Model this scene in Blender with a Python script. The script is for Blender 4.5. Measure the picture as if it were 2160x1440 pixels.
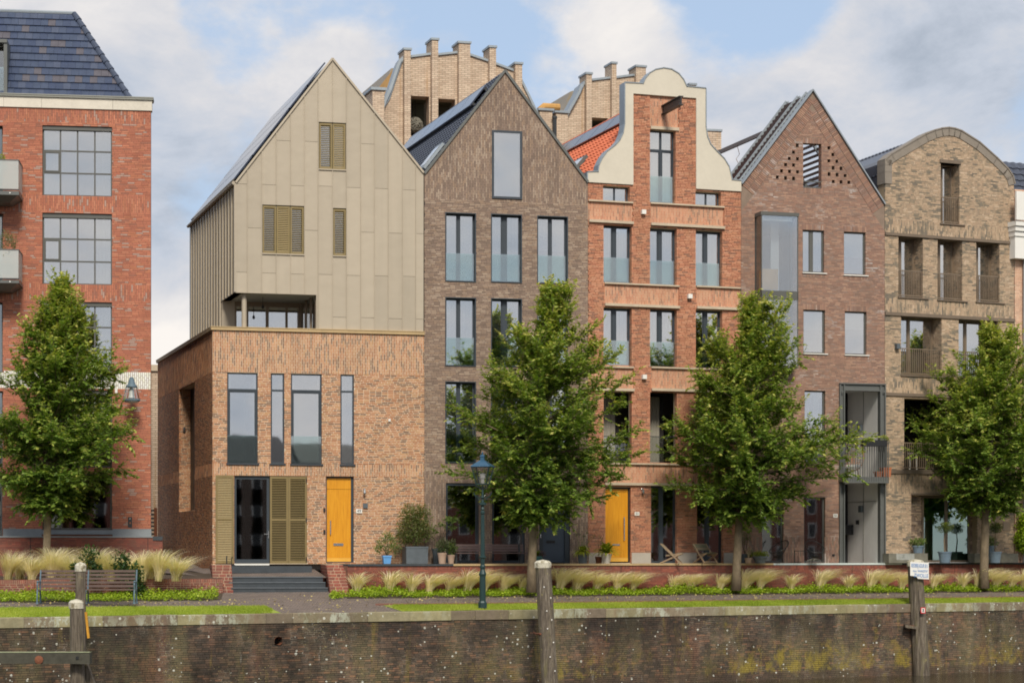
import bpy, math, random
import numpy as np
from mathutils import Vector, Matrix

random.seed(7)
R = math.radians
for o in list(bpy.data.objects):
    bpy.data.objects.remove(o)
SC = bpy.context.scene
COL = SC.collection

# ------------------------------------------------------------------ camera, sky, sun, exposure
F, CX, HY, EYE = 4300.0, 1080.0, 1166.0, 1.9     # lens and horizon as measured on the 2160 px wide photograph
cam_d = bpy.data.cameras.new('camera')
cam = bpy.data.objects.new('camera', cam_d)
COL.objects.link(cam)
cam.location = (0, 0, EYE)
cam.rotation_euler = (R(90), 0, 0)
cam_d.sensor_width = 36
cam_d.lens = 36 * F / 2160
cam_d.shift_y = (HY - 720) / 2160
cam_d.clip_start = 0.5
cam_d.clip_end = 12000
SC.camera = cam

SUN_EL, SUN_AZ = 42.0, 8.0     # degrees: height, and how far to the right of straight behind the camera
sun_d = bpy.data.lights.new('sun', 'SUN')
sun_d.energy = 2.1
sun_d.angle = R(14)
sun_d.color = (1.0, 0.93, 0.80)
sun = bpy.data.objects.new('sun', sun_d)
COL.objects.link(sun)
_sd = Vector((math.sin(R(SUN_AZ)) * math.cos(R(SUN_EL)), -math.cos(R(SUN_AZ)) * math.cos(R(SUN_EL)), math.sin(R(SUN_EL))))
sun.rotation_euler = _sd.to_track_quat('Z', 'Y').to_euler()
sun.location = _sd * 200


class NT:
    """small helper round a node tree"""
    def __init__(s, tree):
        s.t = tree
        s.n = tree.nodes
        s.l = tree.links

    def node(s, typ, **kw):
        n = s.n.new(typ)
        for k, v in kw.items():
            if k.startswith('i_'):
                key = k[2:]
                key = int(key) if key.isdigit() else key.replace('_', ' ')
                s.put(n.inputs[key], v)
            else:
                setattr(n, k, v)
        return n

    def put(s, sock, v):
        if hasattr(v, 'is_linked') or isinstance(v, bpy.types.NodeSocket):
            s.l.new(v, sock)
        else:
            if sock.type == 'RGBA' and hasattr(v, '__len__') and len(v) == 3:
                v = (*v, 1)
            sock.default_value = v

    def math(s, op, a, b=0.0, c=0.0, clamp=False):
        n = s.n.new('ShaderNodeMath')
        n.operation = op
        n.use_clamp = clamp
        for i, v in enumerate((a, b, c)):
            s.put(n.inputs[i], v)
        return n.outputs[0]

    def vmath(s, op, a, b=(0, 0, 0), out=0):
        n = s.n.new('ShaderNodeVectorMath')
        n.operation = op
        s.put(n.inputs[0], a)
        s.put(n.inputs[1], b)
        return n.outputs[out]

    def mix(s, f, a, b, mode='MIX'):
        n = s.n.new('ShaderNodeMix')
        n.data_type = 'RGBA'
        n.blend_type = mode
        s.put(n.inputs[0], f)
        s.put(n.inputs[6], a)
        s.put(n.inputs[7], b)
        return n.outputs[2]

    def ramp(s, f, stops, interp='LINEAR'):
        n = s.n.new('ShaderNodeValToRGB')
        n.color_ramp.interpolation = interp
        e = n.color_ramp.elements
        while len(e) < len(stops):
            e.new(0.5)
        for el, (p, c) in zip(e, stops):
            el.position = p
            el.color = (*c, 1) if hasattr(c, '__len__') else (c, c, c, 1)
        s.l.new(f, n.inputs[0])
        return n.outputs[0]

    def smooth(s, v, a, b):
        n = s.n.new('ShaderNodeMapRange')
        n.interpolation_type = 'SMOOTHSTEP'
        s.put(n.inputs[0], v)
        n.inputs[1].default_value = a
        n.inputs[2].default_value = b
        return n.outputs[0]

    def noise(s, vec, scale, detail=4, rough=0.55, dist=0.0):
        n = s.n.new('ShaderNodeTexNoise')
        s.put(n.inputs['Vector'], vec)
        n.inputs['Scale'].default_value = scale
        n.inputs['Detail'].default_value = detail
        n.inputs['Roughness'].default_value = rough
        n.inputs['Distortion'].default_value = dist
        return n.outputs[0]


def pxdir(px, py):
    v = Vector(((px - CX) / F, 1.0, (HY - py) / F))
    return v.normalized()


world = bpy.data.worlds.new('World')
SC.world = world
world.use_nodes = True
W = NT(world.node_tree)
W.n.clear()
wo = W.node('ShaderNodeOutputWorld')
bg = W.node('ShaderNodeBackground')
SKY_STRENGTH = 0.125
bg.inputs['Strength'].default_value = SKY_STRENGTH
W.l.new(bg.outputs[0], wo.inputs[0])
sky = W.node('ShaderNodeTexSky', sky_type='NISHITA', sun_disc=False)
sky.sun_elevation = R(SUN_EL)
sky.sun_rotation = R(180 - SUN_AZ)
sky.air_density = 1.0
sky.dust_density = 0.6
sky.ozone_density = 1.5
wd = W.node('ShaderNodeTexCoord').outputs['Generated']
# cloud cover: fractal noise in direction space, with banks and gaps at chosen bearings of the sky
st = W.vmath('MULTIPLY', wd, (1.0, 1.0, 1.6))
cov = W.noise(st, 6.5, 9, 0.56, 0.15)
cov2 = W.noise(st, 2.3, 3, 0.5)
cov = W.math('ADD', W.math('MULTIPLY', cov, 0.85), W.math('MULTIPLY', cov2, 0.3))


def lobes(base, items):
    for (px, py, wpx, a) in items:
        d = W.vmath('DOT_PRODUCT', wd, tuple(pxdir(px, py)), out=1)
        k = 1.0 / (1 - math.cos(wpx / F))
        e = W.math('MULTIPLY', W.math('SUBTRACT', 1.0, d), -k)
        g = W.math('POWER', 2.718, e)
        base = W.math('MULTIPLY_ADD', g, a, base)
    return base


cov = lobes(cov, [(760, -40, 260, -.09), (1520, -20, 260, -.10), (1080, 60, 110, -.08), (450, 110, 110, -0.08), (900, 20, 150, -0.15), (1530, 50, 130, -0.2), (1690, 60, 80, -.1), (620, 20, 90, -0.06), (1150, 30, 120, -0.06),
                  (2150, 250, 60, -0.12), (120, 20, 190, 0.16), (260, 190, 170, 0.12), (700, 140, 150, 0.13),
                  (1330, 150, 170, 0.12), (2000, 120, 260, 0.2), (1700, 300, 200, 0.15), (330, 420, 260, 0.1)])
fine = W.noise(st, 24.0, 6, 0.62, 0.2)
cov = W.math('MULTIPLY_ADD', W.math('SUBTRACT', fine, 0.5), 0.22, cov)
back = W.vmath('DOT_PRODUCT', wd, (0.54, -0.82, 0.18), out=1)
cov = W.math('MULTIPLY_ADD', W.smooth(back, 0.3, 0.9), 0.10, cov)      # the windows mirror a closed, pale sky
mask = W.smooth(cov, 0.475, 0.62)
# cloud brightness
cb = W.noise(W.vmath('MULTIPLY', wd, (1.0, 1.0, 1.7)), 9.0, 10, 0.62, 0.25)
cb = lobes(cb, [(1930, 110, 150, -0.13), (1640, 330, 190, -0.13), (1850, 290, 170, -0.05), (350, 360, 190, -0.10), (330, 520, 120, -0.03),
                (700, 110, 180, 0.10), (1330, 130, 200, 0.10), (1750, 200, 130, 0.10), (80, 150, 160, 0.03), (1150, 300, 250, 0.08), (340, 740, 120, 0.22)])
cloud = W.ramp(cb, [(0.24, (1.9, 2.2, 2.65)), (0.40, (2.8, 3.05, 3.5)), (0.54, (3.6, 3.6, 3.75)), (0.78, (4.9, 4.65, 4.4))])
skyblue = W.mix(0.85, sky.outputs[0], (2.25, 2.85, 3.75))
W.l.new(W.mix(mask, skyblue, cloud), bg.inputs[0])

SC.view_settings.view_transform = 'Standard'
SC.view_settings.look = 'None'
SC.view_settings.exposure = 0.68
SC.view_settings.gamma = 1.0
SC.view_settings.use_curve_mapping = False
SC.render.engine = 'CYCLES'
SC.cycles.max_bounces = 6
SC.cycles.transparent_max_bounces = 24
SC.cycles.use_denoising = True
SC.cycles.filter_width = 1.8


# ------------------------------------------------------------------ materials
def srgb(r, g, b, k=1.0):
    f = lambda c: ((c / 255 + 0.055) / 1.055) ** 2.4 if c > 10 else c / 255 / 12.92
    return (f(r) * k, f(g) * k, f(b) * k)


def new_mat(name):
    m = bpy.data.materials.new(name)
    m.use_nodes = True
    t = NT(m.node_tree)
    p = t.n['Principled BSDF']
    return m, t, p


def plain(name, col, rough=0.6, metal=0.0, var=0.12, scale=3.0, bump=0.0, spec=0.5, stretch=(1, 1, 1)):
    """a material with its own grain: base colour modulated by fine noise"""
    m, t, p = new_mat(name)
    pos = t.node('ShaderNodeNewGeometry').outputs['Position']
    pos = t.vmath('MULTIPLY', pos, stretch)
    n = t.noise(pos, scale, 6, 0.6)
    n2 = t.noise(pos, scale * 9, 4, 0.6)
    f = t.math('ADD', t.math('MULTIPLY', n, 0.65), t.math('MULTIPLY', n2, 0.35))
    lo = tuple(c * (1 - var) for c in col)
    hi = tuple(min(1, c * (1 + var)) for c in col)
    t.put(p.inputs['Base Color'], t.ramp(f, [(0.3, lo), (0.7, hi)]))
    p.inputs['Roughness'].default_value = rough
    p.inputs['Metallic'].default_value = metal
    p.inputs['Specular IOR Level'].default_value = spec
    if bump:
        b = t.node('ShaderNodeBump', i_Height=n2)
        b.inputs['Strength'].default_value = bump
        b.inputs['Distance'].default_value = 0.02
        t.l.new(b.outputs[0], p.inputs['Normal'])
    return m


def soft(c, sat, gain, tint):
    l = .3 * c[0] + .6 * c[1] + .1 * c[2]
    return tuple(min(.8, (l + (x - l) * sat) * gain * k) for x, k in zip(c, tint))


def brick_rand(t):
    g = t.node('ShaderNodeNewGeometry')
    oi = t.node('ShaderNodeObjectInfo')
    r = t.math('FRACT', t.math('ADD', g.outputs['Random Per Island'], oi.outputs['Random']))
    r2 = t.math('FRACT', t.math('MULTIPLY', r, 37.7))
    return g, r, r2


def brick_mat(name, cols, stain=(0.5, 0.5, 0.5), stain_amt=0.25, stain_scale=0.35, patch=0.0, white=0.0, sat=0.78, gain=1.22, tint=(1.0, 1.04, 0.95), con=0.55):
    """one colour per brick out of cols, fired unevenly, with weathering that runs across the wall"""
    m, t, p = new_mat(name)
    g, r, r2 = brick_rand(t)
    pos = g.outputs['Position']
    if patch:
        pn = t.noise(pos, 1.6, 3, 0.6)
        r = t.math('ADD', t.math('MULTIPLY', r, 1 - patch), t.math('MULTIPLY', t.smooth(pn, 0.35, 0.65), patch))
    n = len(cols)
    cols = [soft(col, sat, gain, tint) for col in cols]
    av = [sum(c[i] for c in cols) / n for i in range(3)]
    cols = [tuple(a + (x - a) * con for x, a in zip(c, av)) for c in cols]
    stain = soft(stain, sat, gain, tint)
    c = t.ramp(r, [(i / n, col) for i, col in enumerate(cols)], 'CONSTANT')
    c = t.mix(0.5, c, t.ramp(r2, [(0.0, 0.88), (1.0, 1.12)]), 'MULTIPLY')
    c = t.mix(0.4, c, t.ramp(t.noise(pos, 26, 4, 0.7), [(0.25, 0.6), (0.75, 1.35)]), 'MULTIPLY')
    c = t.mix(t.math('MULTIPLY', t.smooth(t.noise(t.vmath('MULTIPLY', pos, (1, 1, 0.35)), stain_scale * 3, 6, 0.65), 0.42, 0.72), stain_amt), c, stain)
    if white:
        c = t.mix(t.math('MULTIPLY', t.smooth(t.noise(pos, 1.1, 5, 0.7), 0.5, 0.75), t.math('MULTIPLY', t.math('GREATER_THAN', r2, 0.6), white)), c, (0.55, 0.52, 0.5))
    t.put(p.inputs['Base Color'], c)
    p.inputs['Roughness'].default_value = 0.85
    p.inputs['Specular IOR Level'].default_value = 0.25
    b = t.node('ShaderNodeBump', i_Height=t.noise(pos, 60, 3, 0.6))
    b.inputs['Strength'].default_value = 0.25
    b.inputs['Distance'].default_value = 0.01
    t.l.new(b.outputs[0], p.inputs['Normal'])
    return m


M = {}
M['mortar_light'] = plain('mortar_light', srgb(214, 196, 172), 0.95, var=0.2)
M['mortar_mid'] = plain('mortar_mid', srgb(204, 186, 160), 0.95, var=0.2)
M['mortar_red'] = plain('mortar_red', srgb(130, 90, 74), 0.95, var=0.2)
M['mortar_dark'] = plain('mortar_dark', srgb(88, 78, 74), 0.95, var=0.2)
M['mortar_sand'] = plain('mortar_sand', srgb(156, 136, 110), 0.95, var=0.15)
M['mortar_grey'] = plain('mortar_grey', srgb(134, 116, 102), 0.95, var=0.2)
M['brick_orange'] = brick_mat('brick_orange', [srgb(208, 134, 84), srgb(194, 118, 72), srgb(172, 102, 64), srgb(204, 144, 90), srgb(216, 152, 108), srgb(116, 92, 84), srgb(186, 112, 68), srgb(94, 80, 78)],
                              stain=srgb(150, 96, 54), stain_amt=0.45, sat=.80, gain=.98, con=.62)
M['brick_brown'] = brick_mat('brick_brown', [srgb(154, 122, 106), srgb(134, 104, 94), srgb(174, 144, 126), srgb(116, 92, 86), srgb(164, 128, 104), srgb(144, 116, 106), srgb(186, 158, 142)],
                             stain=srgb(96, 78, 72), stain_amt=0.3, con=.5, gain=1.05)
M['brick_tomato'] = brick_mat('brick_tomato', [srgb(208, 118, 76), srgb(196, 108, 68), srgb(216, 132, 90), srgb(182, 100, 68), srgb(206, 124, 78), srgb(130, 92, 80), srgb(214, 140, 102)],
                              stain=srgb(160, 110, 74), stain_amt=0.3, sat=.70, gain=1.12, con=.6)
M['brick_plum'] = brick_mat('brick_plum', [srgb(160, 114, 96), srgb(140, 98, 86), srgb(172, 128, 108), srgb(120, 88, 82), srgb(150, 104, 88), srgb(132, 106, 100)],
                            stain=srgb(112, 84, 74), stain_amt=0.3, white=0.7)
M['brick_sand'] = brick_mat('brick_sand', [srgb(104, 98, 88), srgb(122, 112, 92), srgb(150, 128, 94), srgb(186, 148, 102), srgb(206, 166, 116), srgb(196, 152, 104), srgb(172, 142, 104), srgb(214, 176, 130)],
stain=srgb(122, 112, 92), stain_amt=0.25, patch=0.4, sat=.60, gain=1.0, con=.85, tint=(1, 1, 1))
M['brick_red'] = brick_mat('brick_red', [srgb(190, 100, 68), srgb(176, 88, 60), srgb(200, 112, 76), srgb(162, 80, 60), srgb(186, 104, 62), srgb(134, 84, 74), srgb(180, 94, 68), srgb(198, 118, 84), srgb(168, 84, 58), srgb(188, 102, 70), srgb(172, 90, 66), srgb(160, 150, 148)],
                           stain=srgb(130, 70, 52), stain_amt=0.3)
M['brick_maroon'] = brick_mat('brick_maroon', [srgb(146, 68, 56), srgb(126, 58, 52), srgb(160, 80, 62), srgb(110, 60, 56), srgb(134, 70, 58), srgb(118, 74, 66)],
                              stain=srgb(112, 84, 76), stain_amt=0.4)
M['brick_white'] = brick_mat('brick_white', [srgb(226, 220, 206), srgb(214, 208, 194), srgb(232, 226, 214)], stain_amt=0.1)
M['frame_dark'] = plain('frame_dark', srgb(54, 62, 70), 0.45, var=0.1)
M['frame_bronze'] = plain('frame_bronze', srgb(132, 116, 98), 0.45, 0.3, var=0.08)
M['frame_grey'] = plain('frame_grey', srgb(88, 88, 84), 0.5, var=0.08)
M['bronze'] = plain('bronze', srgb(136, 119, 80), 0.45, 0.25, var=0.1)
M['clad'] = None
M['zinc'] = plain('zinc', srgb(150, 158, 164), 0.45, 0.4, var=0.14, scale=1.2)
M['steel_grey'] = plain('steel_grey', srgb(98, 100, 98), 0.5, 0.2, var=0.1)
M['steel_dark'] = plain('steel_dark', srgb(60, 62, 64), 0.5, 0.2, var=0.1)
M['chrome'] = plain('chrome', srgb(200, 200, 200), 0.25, 0.9, var=0.03)
M['stucco'] = plain('stucco', srgb(206, 198, 182), 0.9, var=0.07, scale=0.8, bump=0.1)
M['white_paint'] = plain('white_paint', srgb(228, 226, 220), 0.6, var=0.05)
M['ledge'] = plain('ledge', srgb(190, 174, 152), 0.85, var=0.16, scale=2.0, bump=0.1)
M['ledge_brown'] = plain('ledge_brown', srgb(116, 102, 88), 0.85, var=0.16, scale=2.0)
M['stone_band'] = plain('stone_band', srgb(214, 206, 192), 0.85, var=0.14, scale=1.0)
M['bluestone'] = plain('bluestone', srgb(136, 142, 146), 0.8, var=0.15, scale=2)
M['greystone'] = plain('greystone', srgb(176, 168, 156), 0.85, var=0.12, scale=2)
M['concrete'] = plain('concrete', srgb(220, 218, 215), 0.8, var=0.1, scale=1.2, stretch=(1, 1, 0.4))
M['concrete_old'] = plain('concrete_old', srgb(112, 110, 100), 0.9, var=0.35, scale=3)
M['dark_stone'] = plain('dark_stone', srgb(58, 64, 70), 0.55, var=0.3, scale=3)
M['coping_beige'] = plain('coping_beige', srgb(178, 154, 116), 0.85, var=0.2, scale=3)
M['curtain'] = None
M['blind'] = plain('blind', srgb(226, 226, 224), 0.9, var=0.03)
M['screen_green'] = plain('screen_green', srgb(150, 178, 160), 0.9, var=0.1)
M['interior'] = plain('interior', srgb(150, 145, 138), 0.9, var=0.05)
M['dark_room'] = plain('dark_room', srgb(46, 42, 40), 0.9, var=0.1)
M['black'] = plain('black', srgb(30, 31, 33), 0.5, var=0.1)
M['slate'] = plain('slate', srgb(66, 74, 92), 0.32, var=0.25, scale=6)
M['pantile_red'] = plain('pantile_red', srgb(204, 112, 78), 0.7, var=0.3, scale=6)
M['pantile_dark'] = plain('pantile_dark', srgb(66, 70, 82), 0.35, var=0.2, scale=6)
M['solar'] = plain('solar', srgb(34, 42, 62), 0.12, var=0.1, spec=0.9)
M['wood_dark'] = plain('wood_dark', srgb(116, 96, 92), 0.7, var=0.25, scale=5, stretch=(1, 1, 8), bump=0.2)
M['wood_bench'] = plain('wood_bench', srgb(98, 80, 74), 0.7, var=0.25, scale=6, bump=0.2)
M['teak'] = plain('teak', srgb(150, 128, 104), 0.7, var=0.2, scale=8)
M['iron_blue'] = plain('iron_blue', srgb(94, 114, 126), 0.5, 0.1, var=0.15)
M['lamp_green'] = plain('lamp_green', srgb(34, 58, 58), 0.4, 0.1, var=0.15)
M['rust'] = plain('rust', srgb(120, 74, 52), 0.9, var=0.3, scale=9)
M['soil'] = plain('soil', srgb(74, 62, 50), 0.95, var=0.3, scale=4)
M['terracotta'] = plain('terracotta', srgb(176, 108, 74), 0.85, var=0.15)
M['terracotta_pale'] = plain('terracotta_pale', srgb(178, 152, 132), 0.85, var=0.15)
M['pot_blue'] = plain('pot_blue', srgb(98, 158, 214), 0.5, var=0.08)
M['pot_zinc'] = plain('pot_zinc', srgb(92, 100, 106), 0.6, 0.2, var=0.2, scale=5)
M['pot_slate'] = plain('pot_slate', srgb(104, 122, 138), 0.5, var=0.2, scale=5)
M['pot_teal'] = plain('pot_teal', srgb(70, 116, 112), 0.4, var=0.15)
M['pot_pale'] = plain('pot_pale', srgb(196, 192, 184), 0.7, var=0.12)
M['rattan'] = plain('rattan', srgb(150, 112, 86), 0.7, var=0.2, scale=12)
M['webbing'] = plain('webbing', srgb(118, 114, 92), 0.85, var=0.15, scale=12)
M['ink_blue'] = plain('ink_blue', srgb(30, 120, 190), 0.6, var=0.02)
M['ink_black'] = plain('ink_black', srgb(28, 28, 30), 0.6, var=0.02)
M['ink_red'] = plain('ink_red', srgb(206, 44, 52), 0.6, var=0.02)
M['gutter'] = plain('gutter', srgb(140, 140, 132), 0.5, 0.3, var=0.1)
M['roof_copper'] = plain('roof_copper', srgb(150, 138, 120), 0.5, 0.3, var=0.1)


def clad_mat(name, col, rough, metal):
    m, t, p = new_mat(name)
    g, r, r2 = brick_rand(t)
    c = t.mix(1.0, col, t.ramp(r, [(0, 0.93), (1, 1.06)]), 'MULTIPLY')
    pos = g.outputs['Position']
    c = t.mix(t.math('MULTIPLY', t.smooth(t.noise(t.vmath('MULTIPLY', pos, (1.5, 1.5, 0.12)), 1.5, 5, 0.6), 0.45, 0.75), 0.18), c, tuple(x * 0.7 for x in col))
    t.put(p.inputs['Base Color'], c)
    p.inputs['Roughness'].default_value = rough
    p.inputs['Metallic'].default_value = metal
    b = t.node('ShaderNodeBump', i_Height=t.noise(pos, 1.3, 2, 0.5))
    b.inputs['Strength'].default_value = 0.35
    b.inputs['Distance'].default_value = 0.05
    t.l.new(b.outputs[0], p.inputs['Normal'])
    return m


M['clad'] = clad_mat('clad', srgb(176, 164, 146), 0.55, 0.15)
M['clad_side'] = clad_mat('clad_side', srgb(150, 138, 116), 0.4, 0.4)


def glass_mat(name, refl=0.5, tint=(0.75, 0.8, 0.82), gcol=(0.96, 0.95, 0.93), rough=0.02, wob=0.0015):
    m, t, p = new_mat(name)
    t.n.remove(p)
    tr = t.node('ShaderNodeBsdfTransparent', i_Color=tint)
    gl = t.node('ShaderNodeBsdfGlossy', i_Color=gcol, i_Roughness=rough)
    pos = t.node('ShaderNodeNewGeometry').outputs['Position']
    b = t.node('ShaderNodeBump', i_Height=t.noise(pos, 0.9, 2, 0.5))
    b.inputs['Strength'].default_value = 0.4
    b.inputs['Distance'].default_value = wob
    t.l.new(b.outputs[0], gl.inputs['Normal'])
    lw = t.node('ShaderNodeLayerWeight')
    lw.inputs[0].default_value = 0.3
    f = t.math('MULTIPLY_ADD', lw.outputs['Fresnel'], 0.5, refl, clamp=True)
    mx = t.node('ShaderNodeMixShader', i_0=f, i_1=tr.outputs[0], i_2=gl.outputs[0])
    t.l.new(mx.outputs[0], t.n['Material Output'].inputs[0])
    return m


M['glass'] = glass_mat('glass', 0.56)
M['glass_bay'] = glass_mat('glass_bay', 0.30, tint=(0.86, 0.9, 0.92))
M['glass_dark'] = glass_mat('glass_dark', 0.30, tint=(0.45, 0.5, 0.5))
M['glass_green'] = glass_mat('glass_green', 0.30, tint=(0.35, 0.55, 0.48), gcol=(0.8, 0.95, 0.9))
M['glass_clear'] = glass_mat('glass_clear', 0.08, tint=(0.9, 0.92, 0.93))
M['glass_rail'] = glass_mat('glass_rail', 0.28, tint=(0.82, 0.90, 0.89), gcol=(0.93, 0.97, 0.95))
M['glass_lamp'] = glass_mat('glass_lamp', 0.1, tint=(0.85, 0.85, 0.85))


def curtain_mat():
    m, t, p = new_mat('curtain')
    p.inputs['Base Color'].default_value = (0.72, 0.72, 0.70, 1)
    p.inputs['Roughness'].default_value = 0.9
    return m


M['curtain'] = curtain_mat()


def gold_mat():
    m, t, p = new_mat('gold_wood')
    pos = t.node('ShaderNodeNewGeometry').outputs['Position']
    n = t.noise(t.vmath('MULTIPLY', pos, (14, 14, 0.7)), 2.2, 6, 0.65, 0.6)
    t.put(p.inputs['Base Color'], t.ramp(n, [(0.3, srgb(196, 126, 12)), (0.5, srgb(214, 146, 22)), (0.72, srgb(224, 162, 40))]))
    p.inputs['Roughness'].default_value = 0.4
    return m


M['gold'] = gold_mat()


def path_mat():
    m, t, p = new_mat('path_clinker')
    pos = t.node('ShaderNodeNewGeometry').outputs['Position']
    br = t.node('ShaderNodeTexBrick', offset=0.5)
    t.put(br.inputs['Vector'], pos)
    br.inputs['Color1'].default_value = (*srgb(130, 116, 108), 1)
    br.inputs['Color2'].default_value = (*srgb(112, 100, 94), 1)
    br.inputs['Mortar'].default_value = (*srgb(62, 58, 50), 1)
    br.inputs['Scale'].default_value = 1.0
    br.inputs['Brick Width'].default_value = 0.21
    br.inputs['Row Height'].default_value = 0.07
    br.inputs['Mortar Size'].default_value = 0.006
    c = t.mix(0.5, br.outputs[0], t.ramp(t.noise(pos, 1.5, 6, 0.65), [(0.3, 0.6), (0.7, 1.3)]), 'MULTIPLY')
    t.put(p.inputs['Base Color'], c)
    p.inputs['Roughness'].default_value = 0.8
    return m


M['path'] = path_mat()


def quay_brick_mat():
    m, t, p = new_mat('quay_brick')
    g, r, r2 = brick_rand(t)
    pos = g.outputs['Position']
    c = t.ramp(r, [(0, srgb(84, 74, 66)), (0.2, srgb(98, 82, 70)), (0.4, srgb(76, 68, 60)), (0.6, srgb(106, 88, 74)), (0.8, srgb(90, 78, 68)), (0.92, srgb(122, 94, 76))], 'CONSTANT')
    c = t.mix(0.5, c, t.ramp(t.noise(pos, 20, 5, 0.7), [(0.25, 0.5), (0.75, 1.4)]), 'MULTIPLY')
    c = t.mix(0.75, c, t.ramp(t.noise(t.vmath('MULTIPLY', pos, (1, 1, .6)), 0.55, 6, 0.7), [(0.35, 0.32), (0.6, 1.6)]), 'MULTIPLY')
    return stains(m, t, p, c, pos)


def stains(m, t, p, c, pos, low=True):
    """moss, algae film, lime and lichen as they grow on the old quay"""
    sep = t.node('ShaderNodeSeparateXYZ', i_0=pos)
    z = sep.outputs[2]
    x = sep.outputs[0]
    v = t.vmath('MULTIPLY', pos, (1, 1, 0.3))
    film = t.smooth(t.noise(v, 0.9, 7, 0.65), 0.44, 0.66)
    c = t.mix(t.math('MULTIPLY', film, 0.5), c, srgb(116, 110, 78))
    red = t.smooth(t.noise(t.vmath('ADD', v, (31, 7, 0)), 0.8, 6, 0.6), 0.55, 0.7)
    c = t.mix(t.math('MULTIPLY', red, 0.4), c, srgb(126, 84, 68))
    if low:
        lowz = t.math('MULTIPLY', t.smooth(z, -0.9, -1.9), t.smooth(z, -2.52, -2.25))
        right = t.math('ADD', 0.1, t.math('MULTIPLY', t.smooth(x, -4.0, 6.0), 0.9))
        mo = t.smooth(t.math('MULTIPLY_ADD', lowz, 0.10, t.noise(t.vmath('MULTIPLY', pos, (1, 1, .7)), 2.4, 10, 0.78)), 0.55, 0.66)
        c = t.mix(t.math('MULTIPLY', t.math('MULTIPLY', t.math('MULTIPLY', mo, t.smooth(t.noise(pos, .5, 4, .6), .4, .62)), right), 0.75), c, srgb(156, 138, 58))
        crust = t.math('MULTIPLY', t.smooth(z, -1.5, -.5), t.smooth(t.noise(t.vmath('MULTIPLY', pos, (.5, .5, .8)), .8, 6, .65), .42, .6))
        c = t.mix(t.math('MULTIPLY', crust, .65), c, srgb(48, 44, 42))
        strk = t.smooth(t.noise(t.vmath('MULTIPLY', pos, (1, 1, 0.12)), 1.3, 6, 0.7), 0.58, 0.68)
        c = t.mix(t.math('MULTIPLY', strk, 0.4), c, srgb(140, 124, 60))
        wet = t.smooth(z, -2.3, -2.45)
        c = t.mix(t.math('MULTIPLY', wet, 0.55), c, srgb(84, 70, 60))
    lime = t.smooth(t.noise(t.vmath('MULTIPLY', pos, (1.2, 1.2, 0.25)), 2.0, 8, 0.75), 0.63, 0.7)
    c = t.mix(t.math('MULTIPLY', lime, 0.5), c, srgb(176, 172, 162))
    # round pale lichens
    vo = t.node('ShaderNodeTexVoronoi', i_Vector=pos, i_Scale=5.0)
    rad = t.math('MULTIPLY', t.noise(vo.outputs['Position'], 40, 0), 0.3)
    keep = t.smooth(t.noise(pos, 0.7, 3, 0.5), 0.42, 0.58)
    spot = t.math('MULTIPLY', t.math('LESS_THAN', vo.outputs['Distance'], rad), t.math('GREATER_THAN', t.math('MULTIPLY_ADD', keep, 0.35, t.noise(vo.outputs['Position'], 17, 0)), 0.70))
    c = t.mix(t.math('MULTIPLY', spot, 0.85), c, srgb(206, 206, 194))
    vo2 = t.node('ShaderNodeTexVoronoi', i_Vector=t.vmath('ADD', pos, (3, 3, 3)), i_Scale=14.0)
    spot2 = t.math('MULTIPLY', t.math('LESS_THAN', vo2.outputs['Distance'], 0.2), t.smooth(t.noise(pos, 1.1, 5, 0.7), 0.52, 0.62))
    c = t.mix(t.math('MULTIPLY', spot2, 0.6), c, srgb(190, 180, 120))
    t.put(p.inputs['Base Color'], c)
    p.inputs['Roughness'].default_value = 0.9
    p.inputs['Specular IOR Level'].default_value = 0.25
    b = t.node('ShaderNodeBump', i_Height=t.noise(pos, 30, 4, 0.7))
    b.inputs['Strength'].default_value = 0.5
    b.inputs['Distance'].default_value = 0.015
    t.l.new(b.outputs[0], p.inputs['Normal'])
    return m


M['quay_brick'] = quay_brick_mat()


def coping_mat():
    m, t, p = new_mat('coping_stone')
    g, r, r2 = brick_rand(t)
    pos = g.outputs['Position']
    c = t.ramp(r, [(0, srgb(150, 142, 114)), (0.3, srgb(122, 110, 94)), (0.55, srgb(158, 150, 116)), (0.8, srgb(136, 124, 104))], 'CONSTANT')
    c = t.mix(0.6, c, t.ramp(t.noise(pos, 6, 7, 0.7), [(0.25, 0.5), (0.75, 1.4)]), 'MULTIPLY')
    pale = t.smooth(t.noise(t.vmath('MULTIPLY', pos, (1, 1, 0.5)), 2.8, 9, 0.82), 0.5, 0.56)
    area = t.smooth(t.noise(pos, 0.45, 2, 0.5), 0.42, 0.6)
    c = t.mix(t.math('MULTIPLY', t.math('MULTIPLY', pale, area), 0.85), c, srgb(184, 188, 170))
    return stains(m, t, p, c, pos, low=False)


M['coping'] = coping_mat()


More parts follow.
